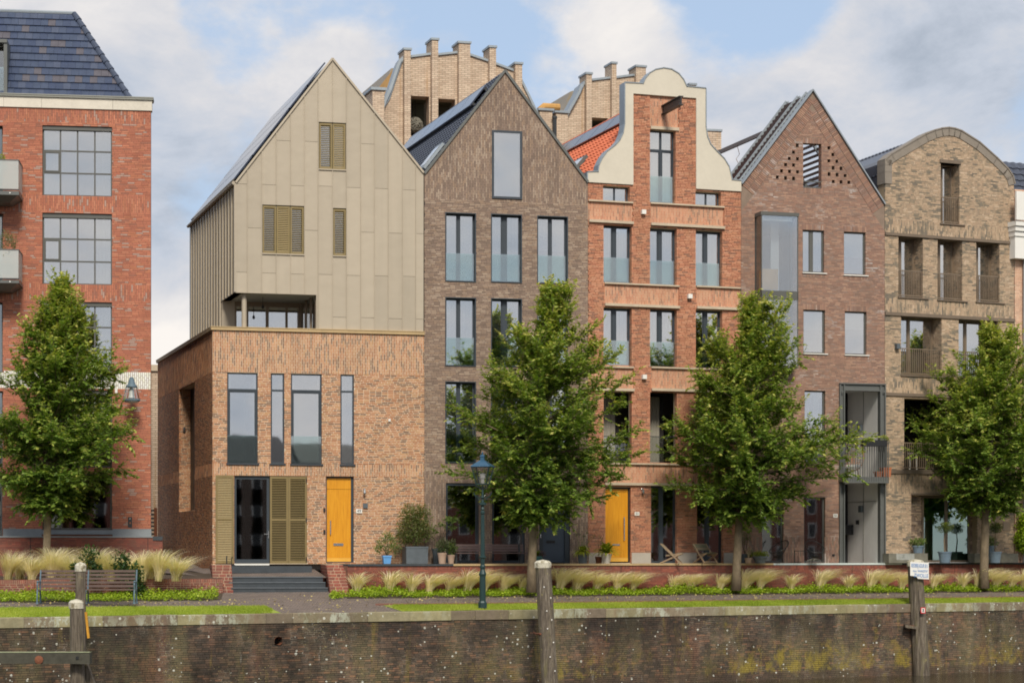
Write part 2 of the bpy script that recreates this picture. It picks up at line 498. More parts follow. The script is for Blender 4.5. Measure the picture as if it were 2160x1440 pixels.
def wood_post_mat():
    m, t, p = new_mat('weathered_oak')
    pos = t.node('ShaderNodeNewGeometry').outputs['Position']
    n = t.noise(t.vmath('MULTIPLY', pos, (9, 9, 0.7)), 2.0, 8, 0.7, 0.3)
    c = t.ramp(n, [(0.3, srgb(56, 48, 42)), (0.5, srgb(98, 88, 76)), (0.7, srgb(140, 130, 114))])
    alg = t.smooth(t.noise(t.vmath('MULTIPLY', pos, (1.5, 1.5, 0.4)), 2.0, 6, 0.7), 0.5, 0.66)
    c = t.mix(t.math('MULTIPLY', alg, 0.6), c, srgb(108, 102, 66))
    mo = t.smooth(t.noise(pos, 4.5, 7, 0.75), 0.62, 0.68)
    c = t.mix(t.math('MULTIPLY', mo, 0.6), c, srgb(170, 160, 96))
    t.put(p.inputs['Base Color'], c)
    p.inputs['Roughness'].default_value = 0.9
    b = t.node('ShaderNodeBump', i_Height=n)
    b.inputs['Strength'].default_value = 0.6
    b.inputs['Distance'].default_value = 0.03
    t.l.new(b.outputs[0], p.inputs['Normal'])
    return m


M['post'] = wood_post_mat()


def worn_white():
    m, t, p = new_mat('worn_white_paint')
    pos = t.node('ShaderNodeNewGeometry').outputs['Position']
    w = t.smooth(t.noise(pos, 7, 6, 0.75), 0.48, 0.62)
    t.put(p.inputs['Base Color'], t.mix(w, srgb(198, 192, 174), srgb(128, 118, 92)))
    p.inputs['Roughness'].default_value = 0.8
    return m


M['worn_white'] = worn_white()


def leaf_mat(name, stops, transl=0.35, rough=0.45, attr='leaf_tone'):
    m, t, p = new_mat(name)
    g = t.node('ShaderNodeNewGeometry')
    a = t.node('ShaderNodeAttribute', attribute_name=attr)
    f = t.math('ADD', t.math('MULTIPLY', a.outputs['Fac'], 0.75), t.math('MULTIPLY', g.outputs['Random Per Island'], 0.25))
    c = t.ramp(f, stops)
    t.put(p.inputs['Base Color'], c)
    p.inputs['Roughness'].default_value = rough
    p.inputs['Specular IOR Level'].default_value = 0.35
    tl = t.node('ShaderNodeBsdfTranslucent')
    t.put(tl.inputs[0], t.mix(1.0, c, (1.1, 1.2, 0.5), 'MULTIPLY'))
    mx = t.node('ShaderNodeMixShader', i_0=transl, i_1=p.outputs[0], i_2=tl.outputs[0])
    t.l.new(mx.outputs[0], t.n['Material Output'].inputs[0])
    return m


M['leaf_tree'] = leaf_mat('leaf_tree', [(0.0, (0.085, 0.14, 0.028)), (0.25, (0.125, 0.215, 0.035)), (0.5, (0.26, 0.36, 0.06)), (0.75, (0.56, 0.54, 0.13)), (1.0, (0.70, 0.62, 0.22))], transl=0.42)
M['leaf_shrub'] = leaf_mat('leaf_shrub', [(0.0, (0.09, 0.15, 0.035)), (0.5, (0.17, 0.25, 0.06)), (1.0, (0.38, 0.42, 0.13))])
M['leaf_red'] = leaf_mat('leaf_red', [(0.0, (0.09, 0.13, 0.035)), (0.5, (0.17, 0.20, 0.06)), (0.8, (0.30, 0.24, 0.10)), (1.0, (0.42, 0.24, 0.14))])
M['leaf_pale'] = leaf_mat('leaf_pale', [(0.0, (0.06, 0.09, 0.04)), (0.5, (0.14, 0.18, 0.08)), (1.0, (0.42, 0.42, 0.28))])
M['leaf_lime'] = leaf_mat('leaf_lime', [(0.0, (0.10, 0.16, 0.015)), (0.5, (0.30, 0.36, 0.03)), (1.0, (0.58, 0.54, 0.06))])
M['leaf_cover'] = leaf_mat('leaf_cover', [(0.0, (0.14, 0.22, 0.015)), (0.5, (0.33, 0.46, 0.03)), (0.9, (0.52, 0.60, 0.06)), (1.0, (0.60, 0.50, 0.10))])
M['leaf_olive'] = leaf_mat('leaf_olive', [(0.0, (0.07, 0.11, 0.04)), (1.0, (0.25, 0.30, 0.12))])
M['grass_straw'] = leaf_mat('grass_straw', [(0.0, (0.26, 0.28, 0.07)), (0.14, (0.58, 0.50, 0.24)), (0.32, (0.85, 0.72, 0.48)), (1.0, (0.92, 0.84, 0.68))], transl=0.4, rough=0.7)
M['grass_lawn'] = leaf_mat('grass_lawn', [(0.0, (0.16, 0.24, 0.02)), (0.5, (0.34, 0.42, 0.04)), (1.0, (0.55, 0.55, 0.12))], transl=0.4, rough=0.6)
M['bark'] = plain('bark', srgb(118, 104, 84), 0.9, var=0.45, scale=7, bump=0.6, stretch=(1, 1, 0.5))
M['twig'] = plain('twig', srgb(80, 66, 50), 0.9, var=0.3, scale=7)


def lawn_base():
    m, t, p = new_mat('lawn_soil')
    pos = t.node('ShaderNodeNewGeometry').outputs['Position']
    n = t.noise(pos, 2.5, 7, 0.7)
    t.put(p.inputs['Base Color'], t.ramp(n, [(0.3, (0.14, 0.20, 0.025)), (0.55, (0.28, 0.34, 0.04)), (0.75, (0.40, 0.38, 0.14))]))
    p.inputs['Roughness'].default_value = 0.95
    return m


M['lawn'] = lawn_base()


def water_mat():
    m, t, p = new_mat('canal_water')
    pos = t.node('ShaderNodeNewGeometry').outputs['Position']
    p.inputs['Base Color'].default_value = (*srgb(58, 52, 40), 1)
    p.inputs['Roughness'].default_value = 0.06
    p.inputs['IOR'].default_value = 1.33
    n = t.noise(t.vmath('MULTIPLY', pos, (0.6, 1.5, 1)), 2.2, 4, 0.6, 0.4)
    b = t.node('ShaderNodeBump', i_Height=n)
    b.inputs['Strength'].default_value = 0.6
    b.inputs['Distance'].default_value = 0.12
    t.l.new(b.outputs[0], p.inputs['Normal'])
    return m


M['water'] = water_mat()


def tower_mat():
    m, t, p = new_mat('tower_brick')
    tc = t.node('ShaderNodeTexCoord').outputs['Object']
    s = t.node('ShaderNodeSeparateXYZ', i_0=tc)
    cmb = t.node('ShaderNodeCombineXYZ', i_0=t.math('ADD', s.outputs[0], s.outputs[1]), i_1=s.outputs[2])
    br = t.node('ShaderNodeTexBrick', offset=0.5)
    t.put(br.inputs['Vector'], cmb.outputs[0])
    br.inputs['Color1'].default_value = (*srgb(216, 194, 170), 1)
    br.inputs['Color2'].default_value = (*srgb(190, 166, 144), 1)
    br.inputs['Mortar'].default_value = (*srgb(156, 138, 120), 1)
    br.inputs['Scale'].default_value = 1.0
    br.inputs['Brick Width'].default_value = 0.34
    br.inputs['Row Height'].default_value = 0.105
    br.inputs['Mortar Size'].default_value = 0.016
    c = t.mix(0.5, br.outputs[0], t.ramp(t.noise(tc, 0.8, 6, 0.65), [(0.3, 0.7), (0.7, 1.25)]), 'MULTIPLY')
    st = t.smooth(t.noise(t.vmath('MULTIPLY', tc, (2.2, 2.2, 0.1)), 1.2, 5, 0.65), 0.55, 0.72)
    c = t.mix(t.math('MULTIPLY', st, 0.5), c, srgb(170, 124, 66))
    t.put(p.inputs['Base Color'], c)
    p.inputs['Roughness'].default_value = 0.9
    return m


M['tower'] = tower_mat()
M['stain_ochre'] = plain('stain_ochre', srgb(186, 142, 82), 0.9, var=0.25, scale=2)


# ------------------------------------------------------------------ mesh helpers
def link(o, parent=None):
    COL.objects.link(o)
    if parent is not None:
        o.parent = parent
    return o


def tag(o, label=None, cat=None, group=None, kind=None):
    for k, v in (('label', label), ('category', cat), ('group', group), ('kind', kind)):
        if v:
            o[k] = v
    return o


def empty(name, loc, label, cat, rz=0.0, group=None, kind=None):
    o = link(bpy.data.objects.new(name, None))
    o.location = loc
    o.rotation_euler = (0, 0, rz)
    o.empty_display_size = 0.2
    return tag(o, label, cat, group, kind)


def np_mesh(name, V, Fc, mat=None, smooth=False):
    """mesh from an array of vertices and an (n,k) array of faces"""
    V = np.asarray(V, dtype=np.float32)
    Fc = np.asarray(Fc, dtype=np.int32)
    me = bpy.data.meshes.new(name)
    n, k = Fc.shape
    me.vertices.add(len(V))
    me.vertices.foreach_set('co', V.ravel())
    me.loops.add(n * k)
    me.loops.foreach_set('vertex_index', Fc.ravel())
    me.polygons.add(n)
    me.polygons.foreach_set('loop_start', np.arange(0, n * k, k, dtype=np.int32))
    me.polygons.foreach_set('loop_total', np.full(n, k, dtype=np.int32))
    me.polygons.foreach_set('use_smooth', np.full(n, bool(smooth)))
    me.update(calc_edges=True)
    if mat:
        me.materials.append(M[mat])
    return me


def add_attr(me, name, vals):
    a = me.attributes.new(name, 'FLOAT', 'POINT')
    a.data.foreach_set('value', np.asarray(vals, dtype=np.float32))


def mesh_obj(name, me, parent=None, label=None, kind=None):
    o = link(bpy.data.objects.new(name, me), parent)
    return tag(o, label, kind=kind)


class MB:
    def __init__(s):
        s.v = []
        s.f = []

    def add(s, verts, faces):
        n = len(s.v)
        s.v += [tuple(v) for v in verts]
        s.f += [tuple(i + n for i in f) for f in faces]
        return s

    def box(s, x0, x1, y0, y1, z0, z1):
        return s.add([(x0, y0, z0), (x1, y0, z0), (x1, y1, z0), (x0, y1, z0), (x0, y0, z1), (x1, y0, z1), (x1, y1, z1), (x0, y1, z1)],
                     [(0, 3, 2, 1), (4, 5, 6, 7), (0, 1, 5, 4), (1, 2, 6, 5), (2, 3, 7, 6), (3, 0, 4, 7)])

    def hexa(s, pts):
        return s.add(pts, [(0, 3, 2, 1), (4, 5, 6, 7), (0, 1, 5, 4), (1, 2, 6, 5), (2, 3, 7, 6), (3, 0, 4, 7)])

    def bar(s, a, b, w, h, up=(0, 0, 1)):
        """rectangular bar from a to b, w across and h along up"""
        a, b = Vector(a), Vector(b)
        d = (b - a).normalized()
        sd = d.cross(Vector(up))
        if sd.length < 1e-4:
            sd = d.cross(Vector((1, 0, 0)))
        sd.normalize()
        u = sd.cross(d).normalized()
        pts = []
        for p in (a, b):
            pts += [p - sd * w / 2 - u * h / 2, p + sd * w / 2 - u * h / 2, p + sd * w / 2 + u * h / 2, p - sd * w / 2 + u * h / 2]
        return s.hexa(pts)

    def tube(s, pts, r, n=6, cap=True):
        pts = [Vector(p) for p in pts]
        rs = r if hasattr(r, '__len__') else [r] * len(pts)
        base = len(s.v)
        ref = None
        for i, p in enumerate(pts):
            d = (pts[min(i + 1, len(pts) - 1)] - pts[max(i - 1, 0)]).normalized()
            if ref is None:
                ref = d.cross(Vector((0.31, 0.2, 0.93)))
                if ref.length < 1e-3:
                    ref = d.cross(Vector((1, 0, 0)))
            a = (ref - d * ref.dot(d)).normalized()
            ref = a
            b = d.cross(a)
            for k in range(n):
                t = 2 * math.pi * k / n
                s.v.append(tuple(p + (a * math.cos(t) + b * math.sin(t)) * rs[i]))
        for i in range(len(pts) - 1):
            for k in range(n):
                a0 = base + i * n + k
                a1 = base + i * n + (k + 1) % n
                s.f.append((a0, a1, a1 + n, a0 + n))
        if cap:
            s.f.append(tuple(base + k for k in range(n))[::-1])
            s.f.append(tuple(base + (len(pts) - 1) * n + k for k in range(n)))
        return s

    def lathe(s, prof, n=16, c=(0, 0, 0), sq=1.0, rot=0.0, cap=True):
        base = len(s.v)
        for r, z in prof:
            for k in range(n):
                t = 2 * math.pi * k / n + rot
                s.v.append((c[0] + r * math.cos(t), c[1] + r * math.sin(t), c[2] + z))
        for i in range(len(prof) - 1):
            for k in range(n):
                a0 = base + i * n + k
                a1 = base + i * n + (k + 1) % n
                s.f.append((a0, a1, a1 + n, a0 + n))
        if cap:
            s.f.append(tuple(base + k for k in range(n))[::-1])
            s.f.append(tuple(base + (len(prof) - 1) * n + k for k in range(n)))
        return s

    def prism(s, poly, y0, y1, dirv=(0, 1, 0), caps=True):
        """polygon in (x,z) pushed from depth y0 to y1 along dirv (dirv.y == 1)"""
        n = len(poly)
        b = len(s.v)
        for y in (y0, y1):
            for x, z in poly:
                s.v.append((x + dirv[0] * y, y * dirv[1], z + dirv[2] * y))
        for i in range(n):
            j = (i + 1) % n
            s.f.append((b + i, b + j, b + n + j, b + n + i))
        if caps:
            s.f.append(tuple(b + i for i in range(n))[::-1])
            s.f.append(tuple(b + n + i for i in range(n)))
        return s

    def build(s, name, mat, parent=None, label=None, kind=None, smooth=False):
        me = bpy.data.meshes.new(name)
        me.from_pydata(s.v, [], s.f)
        if smooth:
            me.polygons.foreach_set('use_smooth', [True] * len(me.polygons))
        me.update()
        me.materials.append(M[mat] if isinstance(mat, str) else mat)
        return mesh_obj(name, me, parent, label, kind)


def box_obj(name, mat, parent, x0, x1, y0, y1, z0, z1, label=None):
    return MB().box(x0, x1, y0, y1, z0, z1).build(name, mat, parent, label)


# ------------------------------------------------------------------ masonry
def crossings(poly, z):
    xs = []
    n = len(poly)
    for i in range(n):
        (x0, z0), (x1, z1) = poly[i], poly[(i + 1) % n]
        if (z0 <= z) != (z1 <= z):
            xs.append(x0 + (x1 - x0) * (z - z0) / (z1 - z0))
    xs.sort()
    return xs


def ivals(poly, holes, z):
    xs = crossings(poly, z)
    out = [(xs[i], xs[i + 1]) for i in range(0, len(xs) - 1, 2)]
    for (h0, h1, g0, g1) in holes:
        if g0 < z < g1:
            nxt = []
            for a, b in out:
                if h1 <= a or h0 >= b:
                    nxt.append((a, b))
                else:
                    if h0 > a:
                        nxt.append((a, h0))
                    if h1 < b:
                        nxt.append((h1, b))
            out = nxt
    return out


def wall_mesh(mb, poly, holes, y0, y1, frame=None):
    """slab of polygonal outline (u,z) with rectangular holes (u0,u1,z0,z1); frame maps (u,w,z) -> xyz"""
    fr = frame or (lambda u, w, z: (u, w, z))
    zs = sorted(set([round(p[1], 5) for p in poly] + [round(v, 5) for h in holes for v in h[2:]]))
    zmin, zmax = min(p[1] for p in poly), max(p[1] for p in poly)
    zs = [z for z in zs if zmin - 1e-6 <= z <= zmax + 1e-6]
    for a, b in zip(zs[:-1], zs[1:]):
        if b - a < 1e-4:
            continue
        e = min(1e-4, (b - a) / 4)
        ia, ib = ivals(poly, holes, a + e), ivals(poly, holes, b - e)
        if len(ia) != len(ib):
            continue
        for (p, q), (r, t) in zip(ia, ib):
            mb.add([fr(p, y0, a), fr(q, y0, a), fr(t, y0, b), fr(r, y0, b)], [(0, 1, 2, 3)])
    n = len(poly)
    for i in range(n):
        (xa, za), (xb, zb) = poly[i], poly[(i + 1) % n]
        mb.add([fr(xa, y0, za), fr(xb, y0, zb), fr(xb, y1, zb), fr(xa, y1, za)], [(0, 1, 2, 3)])
    for (a, b, c, d) in holes:
        for (p, q), (r, t) in (((a, c), (b, c)), ((b, c), (b, d)), ((b, d), (a, d)), ((a, d), (a, c))):
            mb.add([fr(p, y0, q), fr(r, y0, t), fr(r, y1, t), fr(p, y1, q)], [(0, 1, 2, 3)])
    return mb


class Bricks:
    """collects bricks; the 300 nearest whole ones become objects of their own, the rest one joined part"""
    def __init__(s, seed=1):
        s.c, s.h, s.r, s.whole = [], [], [], []
        s.rng = random.Random(seed)

    def lay(s, O, U, V, N, poly, holes=(), L=0.21, h=0.05, j=0.014, vertical=False, depth=0.09, proud=0.0, jit=0.003, inset=0.004, half=0.5, wild=0.18):
        """courses along U (or columns along V when vertical) inside poly; O + u*U + v*V, facing N"""
        O, U, V, N = Vector(O), Vector(U).normalized(), Vector(V).normalized(), Vector(N).normalized()
        if vertical:
            poly = [(b, a) for a, b in poly]
            holes = [(c, d, a, b) for a, b, c, d in holes]
            A, B = V, U
        else:
            A, B = U, V
        Rm = (A, N, B)
        v0, v1 = min(p[1] for p in poly), max(p[1] for p in poly)
        n = max(1, round((v1 - v0) / (h + j)))
        pitch = (v1 - v0) / n
        hh = pitch - j
        rg = s.rng
        for k in range(n):
            vc = v0 + (k + 0.5) * pitch
            for a, b in ivals(poly, holes, vc):
                a -= inset if holes else 0
                b += inset if holes else 0
                if b - a < 0.03:
                    continue
                u = a - (half * (L + j) if k % 2 else 0) - (rg.random() * (L + j) * (.2 if vertical else 1) if wild else 0)
                while u < b:
                    ln = L
                    if not vertical and rg.random() < wild:
                        ln = L * 0.5
                    p, q = max(u, a), min(u + ln, b)
                    if b - q < 0.05 and q < b:
                        q = b
                    if q - p > 0.03:
                        w = proud + rg.uniform(-jit, jit)
                        cc = O + A * ((p + q) / 2) + B * vc + N * (w - depth / 2)
                        s.c.append(tuple(cc))
                        s.h.append(((q - p) / 2, depth / 2, hh / 2 * rg.uniform(0.94, 1.03)))
                        s.r.append(Rm)
                        s.whole.append(abs(q - p - L) < 1e-4)
                    u = q + j if q == b else u + ln + j
        return s

    def one(s, c, A, N, B, half):
        s.c.append(tuple(c))
        s.h.append(half)
        s.r.append((Vector(A), Vector(N), Vector(B)))
        s.whole.append(False)

    def build(s, mat, parent, root=None, single=300):
        if not s.c:
            return
        root = root or parent
        C = np.array(s.c)
        H = np.array(s.h)
        Rm = np.array([[tuple(a) for a in r] for r in s.r])
        mw = root.matrix_basis if root else Matrix.Identity(4)
        mwn = np.array(mw)
        Wp = C @ mwn[:3, :3].T + mwn[:3, 3]
        dist = np.linalg.norm(Wp - np.array([0, 0, EYE]), axis=1)
        fx = np.abs(Wp[:, 0] / np.maximum(Wp[:, 1], 1)) < 0.245
        whole = np.array(s.whole)
        dist = np.where(whole & fx, dist, 1e9)
        order = np.argsort(dist, kind='stable')
        pick = [i for i in order[:single] if dist[i] < 1e8]
        rest = np.ones(len(C), bool)
        rest[pick] = False
        cache = {}
        SG = [(-1, -1, -1), (1, -1, -1), (1, 1, -1), (-1, 1, -1), (-1, -1, 1), (1, -1, 1), (1, 1, 1), (-1, 1, 1)]
        FC = [(0, 1, 2, 3), (4, 7, 6, 5), (3, 2, 6, 7), (1, 5, 6, 2), (0, 3, 7, 4)]
        for i in pick:
            key = (round(H[i][0], 4), round(H[i][1], 4), round(H[i][2], 3))
            if key not in cache:
                me = np_mesh('brick', [(a * key[0], b * key[1], c * key[2]) for a, b, c in SG], FC, mat)
                cache[key] = me
            o = bpy.data.objects.new('brick', cache[key])
            COL.objects.link(o)
            o.parent = parent
            r = s.r[i]
            o.matrix_basis = Matrix(((r[0].x, r[1].x, r[2].x, C[i][0]), (r[0].y, r[1].y, r[2].y, C[i][1]), (r[0].z, r[1].z, r[2].z, C[i][2]), (0, 0, 0, 1)))
        C, H, Rm = C[rest], H[rest], Rm[rest]
        m = len(C)
        if m:
            sg = np.array(SG, float)
            loc = sg[None, :, :] * H[:, None, :]
            V = C[:, None, :] + np.einsum('mkc,mcx->mkx', loc, Rm)
            Fc = (np.array(FC)[None] + (np.arange(m) * 8)[:, None, None]).reshape(-1, 4)
            me = np_mesh('brick', V.reshape(-1, 3), Fc, mat)
            mesh_obj('brick', me, parent, kind='stuff')


def rect(a, b, c, d):
    return [(a, c), (b, c), (b, d), (a, d)]


X3, Y3, Z3 = Vector((1, 0, 0)), Vector((0, 1, 0)), Vector((0, 0, 1))
FRONT = Vector((0, -1, 0))


class House:
    """a facade plane placed by one corner; local axes: u along the front, w into the house, z up from its ground"""
    def __init__(s, name, label, cat, px0, D0, phi, zb, group=None, vp=-350):
        s.X0, s.Y0, s.phi, s.zb = (px0 - CX) / F * D0, D0, R(phi), zb
        s.root = empty(name, (s.X0, s.Y0, zb), label, cat, s.phi, group)
        s.root.matrix_basis = Matrix.Translation((s.X0, s.Y0, zb)) @ Matrix.Rotation(s.phi, 4, 'Z')
        s.c, s.s = math.cos(s.phi), math.sin(s.phi)
        s.holes = []
        dx = (vp - CX) / F
        ul, wl = dx * s.c + s.s, -dx * s.s + s.c
        s.dir = (ul / wl, 1.0, 0.0)      # the party walls run along this, per metre of depth

    def u(s, px, w=0.0):
        X0, Y0 = s.X0 - s.s * w, s.Y0 + s.c * w
        k = (px - CX) / F
        return (k * Y0 - X0) / (s.c - k * s.s)

    def D(s, px, w=0.0):
        return s.Y0 + s.c * w + s.s * s.u(px, w)

    def z(s, px, py, w=0.0):
        return EYE + (HY - py) / F * s.D(px, w) - s.zb

    def uz(s, px, py, w=0.0):
        return (s.u(px, w), s.z(px, py, w))

    def rect(s, x0, x1, y0, y1, w=0.0):
        xc = (x0 + x1) / 2
        return (s.u(x0, w), s.u(x1, w), s.z(xc, y1, w), s.z(xc, y0, w))

    def world(s, u, w, z=0.0):
        return Vector((s.X0 + s.c * u - s.s * w, s.Y0 + s.s * u + s.c * w, s.zb + z))

    # ---- openings
    def window(s, hole, rec=0.12, t=0.06, mull=(), trans=(), frame='frame_dark', glass='glass', back='curtain', rail=None, sash=0.0,
               sill=None, add_hole=True, name='window', label=None, dep=0.07, backs=None, blind=0.0, handle=False):
        """frame with mullions at fractions of the width and transoms at fractions of the height, a pane in each light"""
        a, b, c, d = hole
        if add_hole:
            s.holes.append(hole)
        e = 0.004
        mb = MB()
        y0, y1 = rec, rec + dep
        mb.box(a + e, a + t, y0, y1, c + e, d - e).box(b - t, b - e, y0, y1, c + e, d - e)
        mb.box(a + t, b - t, y0, y1, c + e, c + t).box(a + t, b - t, y0, y1, d - t, d - e)
        us = [a + t] + [a + (b - a) * m for m, _ in mull] + [b - t]
        zs = [c + t] + [c + (d - c) * m for m, _ in trans] + [d - t]
        tu = [0] + [w for _, w in mull] + [0]
        tz = [0] + [w for _, w in trans] + [0]
        for (m, w) in mull:
            uc = a + (b - a) * m
            mb.box(uc - w / 2, uc + w / 2, y0 - 0.004, y1 - 0.004, c + t, d - t)
        for (m, w) in trans:
            zc = c + (d - c) * m
            mb.box(a + t, b - t, y0 - 0.002, y1 - 0.006, zc - w / 2, zc + w / 2)
        win = mb.build(name, frame, s.root, label)
        for i in range(len(us) - 1):
            for k in range(len(zs) - 1):
                p, q = us[i] + tu[i] / 2, us[i + 1] - tu[i + 1] / 2
                r, v = zs[k] + tz[k] / 2, zs[k + 1] - tz[k + 1] / 2
                if q - p < 0.02 or v - r < 0.02:
                    continue
                if sash and (v - r) > 0.8:
                    fm = MB()
                    for bx in ((p + .003, p + sash, r + .003, v - .003), (q - sash, q - .003, r + .003, v - .003), (p + sash, q - sash, r + .003, r + sash), (p + sash, q - sash, v - sash, v - .003)):
                        fm.box(bx[0], bx[1], y0 + 0.012, y1 - 0.012, bx[2], bx[3])
                    fm.build('sash', frame, win)
                    p, q, r, v = p + sash, q - sash, r + sash, v - sash
                box_obj('pane', glass, win, p - .004, q + .004, y0 + 0.03, y0 + 0.042, r - .004, v + .004)
        if back == 'curtain':
            pleats(win, a + 0.02, b - 0.02, y1 + 0.14, c + 0.02, d - 0.02, backs)
        elif back == 'blind':
            box_obj('blind', 'blind' if glass != 'glass_green' else 'screen_green', win, a + 0.03, b - 0.03, y1 + 0.05, y1 + 0.06, c + (d - c) * blind, d - 0.02)
        if rail:
            zr = c + rail
            box_obj('glass_balustrade', 'glass_rail', win, a + 0.006, b - 0.03, max(rec - 0.075, 0.012), max(rec - 0.06, 0.027), c + 0.03, zr)
        if sill:
            box_obj('sill', sill, win, a - 0.03, b + 0.06, -0.05, rec + 0.01, c - 0.055, c - 0.003)
        return win

    def wall(s, poly, mat, depth=0.35, holes=None, y0=0.006):
        return wall_mesh(MB(), poly, s.holes if holes is None else holes, y0, depth).build('wall', mat, s.root)

    def shell(s, poly, depth, y0=0.35, mat='mortar_grey', name='side_wall'):
        """party walls and back of the house, running along its own depth direction"""
        mb = MB()
        n = len(poly)
        cu = sum(p[0] for p in poly) / n
        pp = [(cu + (x - cu) * 0.998, z - 0.01) for x, z in poly]
        mb.prism(pp, y0, depth, s.dir, caps=False)
        mb.add([(x + s.dir[0] * depth, depth, z) for x, z in pp], [tuple(range(n))])
        return mb.build(name, mat, s.root)

    def floors(s, u0, u1, zs, dep=6.0, wall='interior'):
        """rooms behind the front: floor slabs, back and side walls"""
        mb = MB()
        k = s.dir[0]

        def bx(a, b, y0, y1, c, d):
            mb.hexa([(a + k * y0, y0, c), (b + k * y0, y0, c), (b + k * y1, y1, c), (a + k * y1, y1, c), (a + k * y0, y0, d), (b + k * y0, y0, d), (b + k * y1, y1, d), (a + k * y1, y1, d)])
        for z in zs:
            bx(u0 + .03, u1 - .03, .36, dep, z - .22, z)
        bx(u0 + .03, u1 - .03, dep, dep + .1, zs[0], zs[-1])
        bx(u0 + .03, u0 + .12, .36, dep, zs[0], zs[-1])
        bx(u1 - .12, u1 - .03, .36, dep, zs[0], zs[-1])
        return mb.build('interior', wall, s.root)


def pleats(parent, a, b, y, c, d, spans=None, mat='curtain'):
    """pleated curtains hanging at both sides (or over the given spans of the width)"""
    for f0, f1 in (spans or ((0, 0.42), (0.58, 1))):
        x0, x1 = a + (b - a) * f0, a + (b - a) * f1
        n = max(8, int((x1 - x0) / 0.035))
        V, Fc = [], []
        for i in range(n + 1):
            x = x0 + (x1 - x0) * i / n
            yy = y + 0.03 * math.sin(i * 1.9) + 0.012 * math.sin(i * 0.7)
            V += [(x, yy, c), (x, yy, d)]
        for i in range(n):
            Fc.append((2 * i, 2 * i + 2, 2 * i + 3, 2 * i + 1))
        mesh_obj('curtain', np_mesh('curtain', V, Fc, mat, smooth=True), parent)


def text_obj(name, body, size, mat, parent, loc, rot=(R(90), 0, 0), width=None, extrude=0.004, align='CENTER'):
    cu = bpy.data.curves.new(name, 'FONT')
    cu.body = body
    cu.size = size
    cu.align_x = align
    cu.align_y = 'CENTER'
    cu.extrude = extrude
    t = bpy.data.objects.new(name, cu)
    me = bpy.data.meshes.new_from_object(t)
    bpy.data.objects.remove(t)
    me.materials.clear()
    me.materials.append(M[mat])
    o = link(bpy.data.objects.new(name, me), parent)
    o.location = loc
    o.rotation_euler = rot
    if width:
        o.scale = (width, 1, 1)
    return o


def copy_tree(o, parent=None):
    c = o.copy()
    COL.objects.link(c)
    if parent is not None:
        c.parent = parent
    for ch in list(o.children):
        copy_tree(ch, c)
    return c


# ------------------------------------------------------------------ street plan
ZT = 1.5                                  # terrace level; the quay coping is z = 0
H49 = House('corner_house', 'corner house with pale metal gable on an orange brick base and a yellow door', 'house', 895, 76.0, 13.0, ZT, vp=-326)
# its origin is the right-hand end of the front: u runs from negative values to 0
H51 = House('gabled_house', 'purple-brown brick house with plain pointed gable and three columns of dark windows', 'house', 895, 76.0, 12.8, ZT, vp=-380)
H53 = House('bell_gable_house', 'orange-red brick house with white curved bell gable and hoisting beam', 'house', 1240.5, H51.D(1240.5), 17.9, ZT, vp=-424)
H55 = House('gabled_house', 'plum brick house with perforated pointed gable and glass bay window', 'house', 1563.5, H53.D(1563.5), 15.4, ZT, vp=-424)
H57 = House('round_gable_house', 'sandy mottled brick house with rounded gable and deep window bays', 'house', 1866.5, H55.D(1866.5), 23.4, ZT, vp=-424)
HR = House('apartment_building', 'tall red brick apartment building with slate mansard roof at the left edge', 'apartment building', 318, 73.5, 7.6, 2.5, vp=-600)


def S2(h, pts):
    return [h.uz(x, y) for x, y in pts]


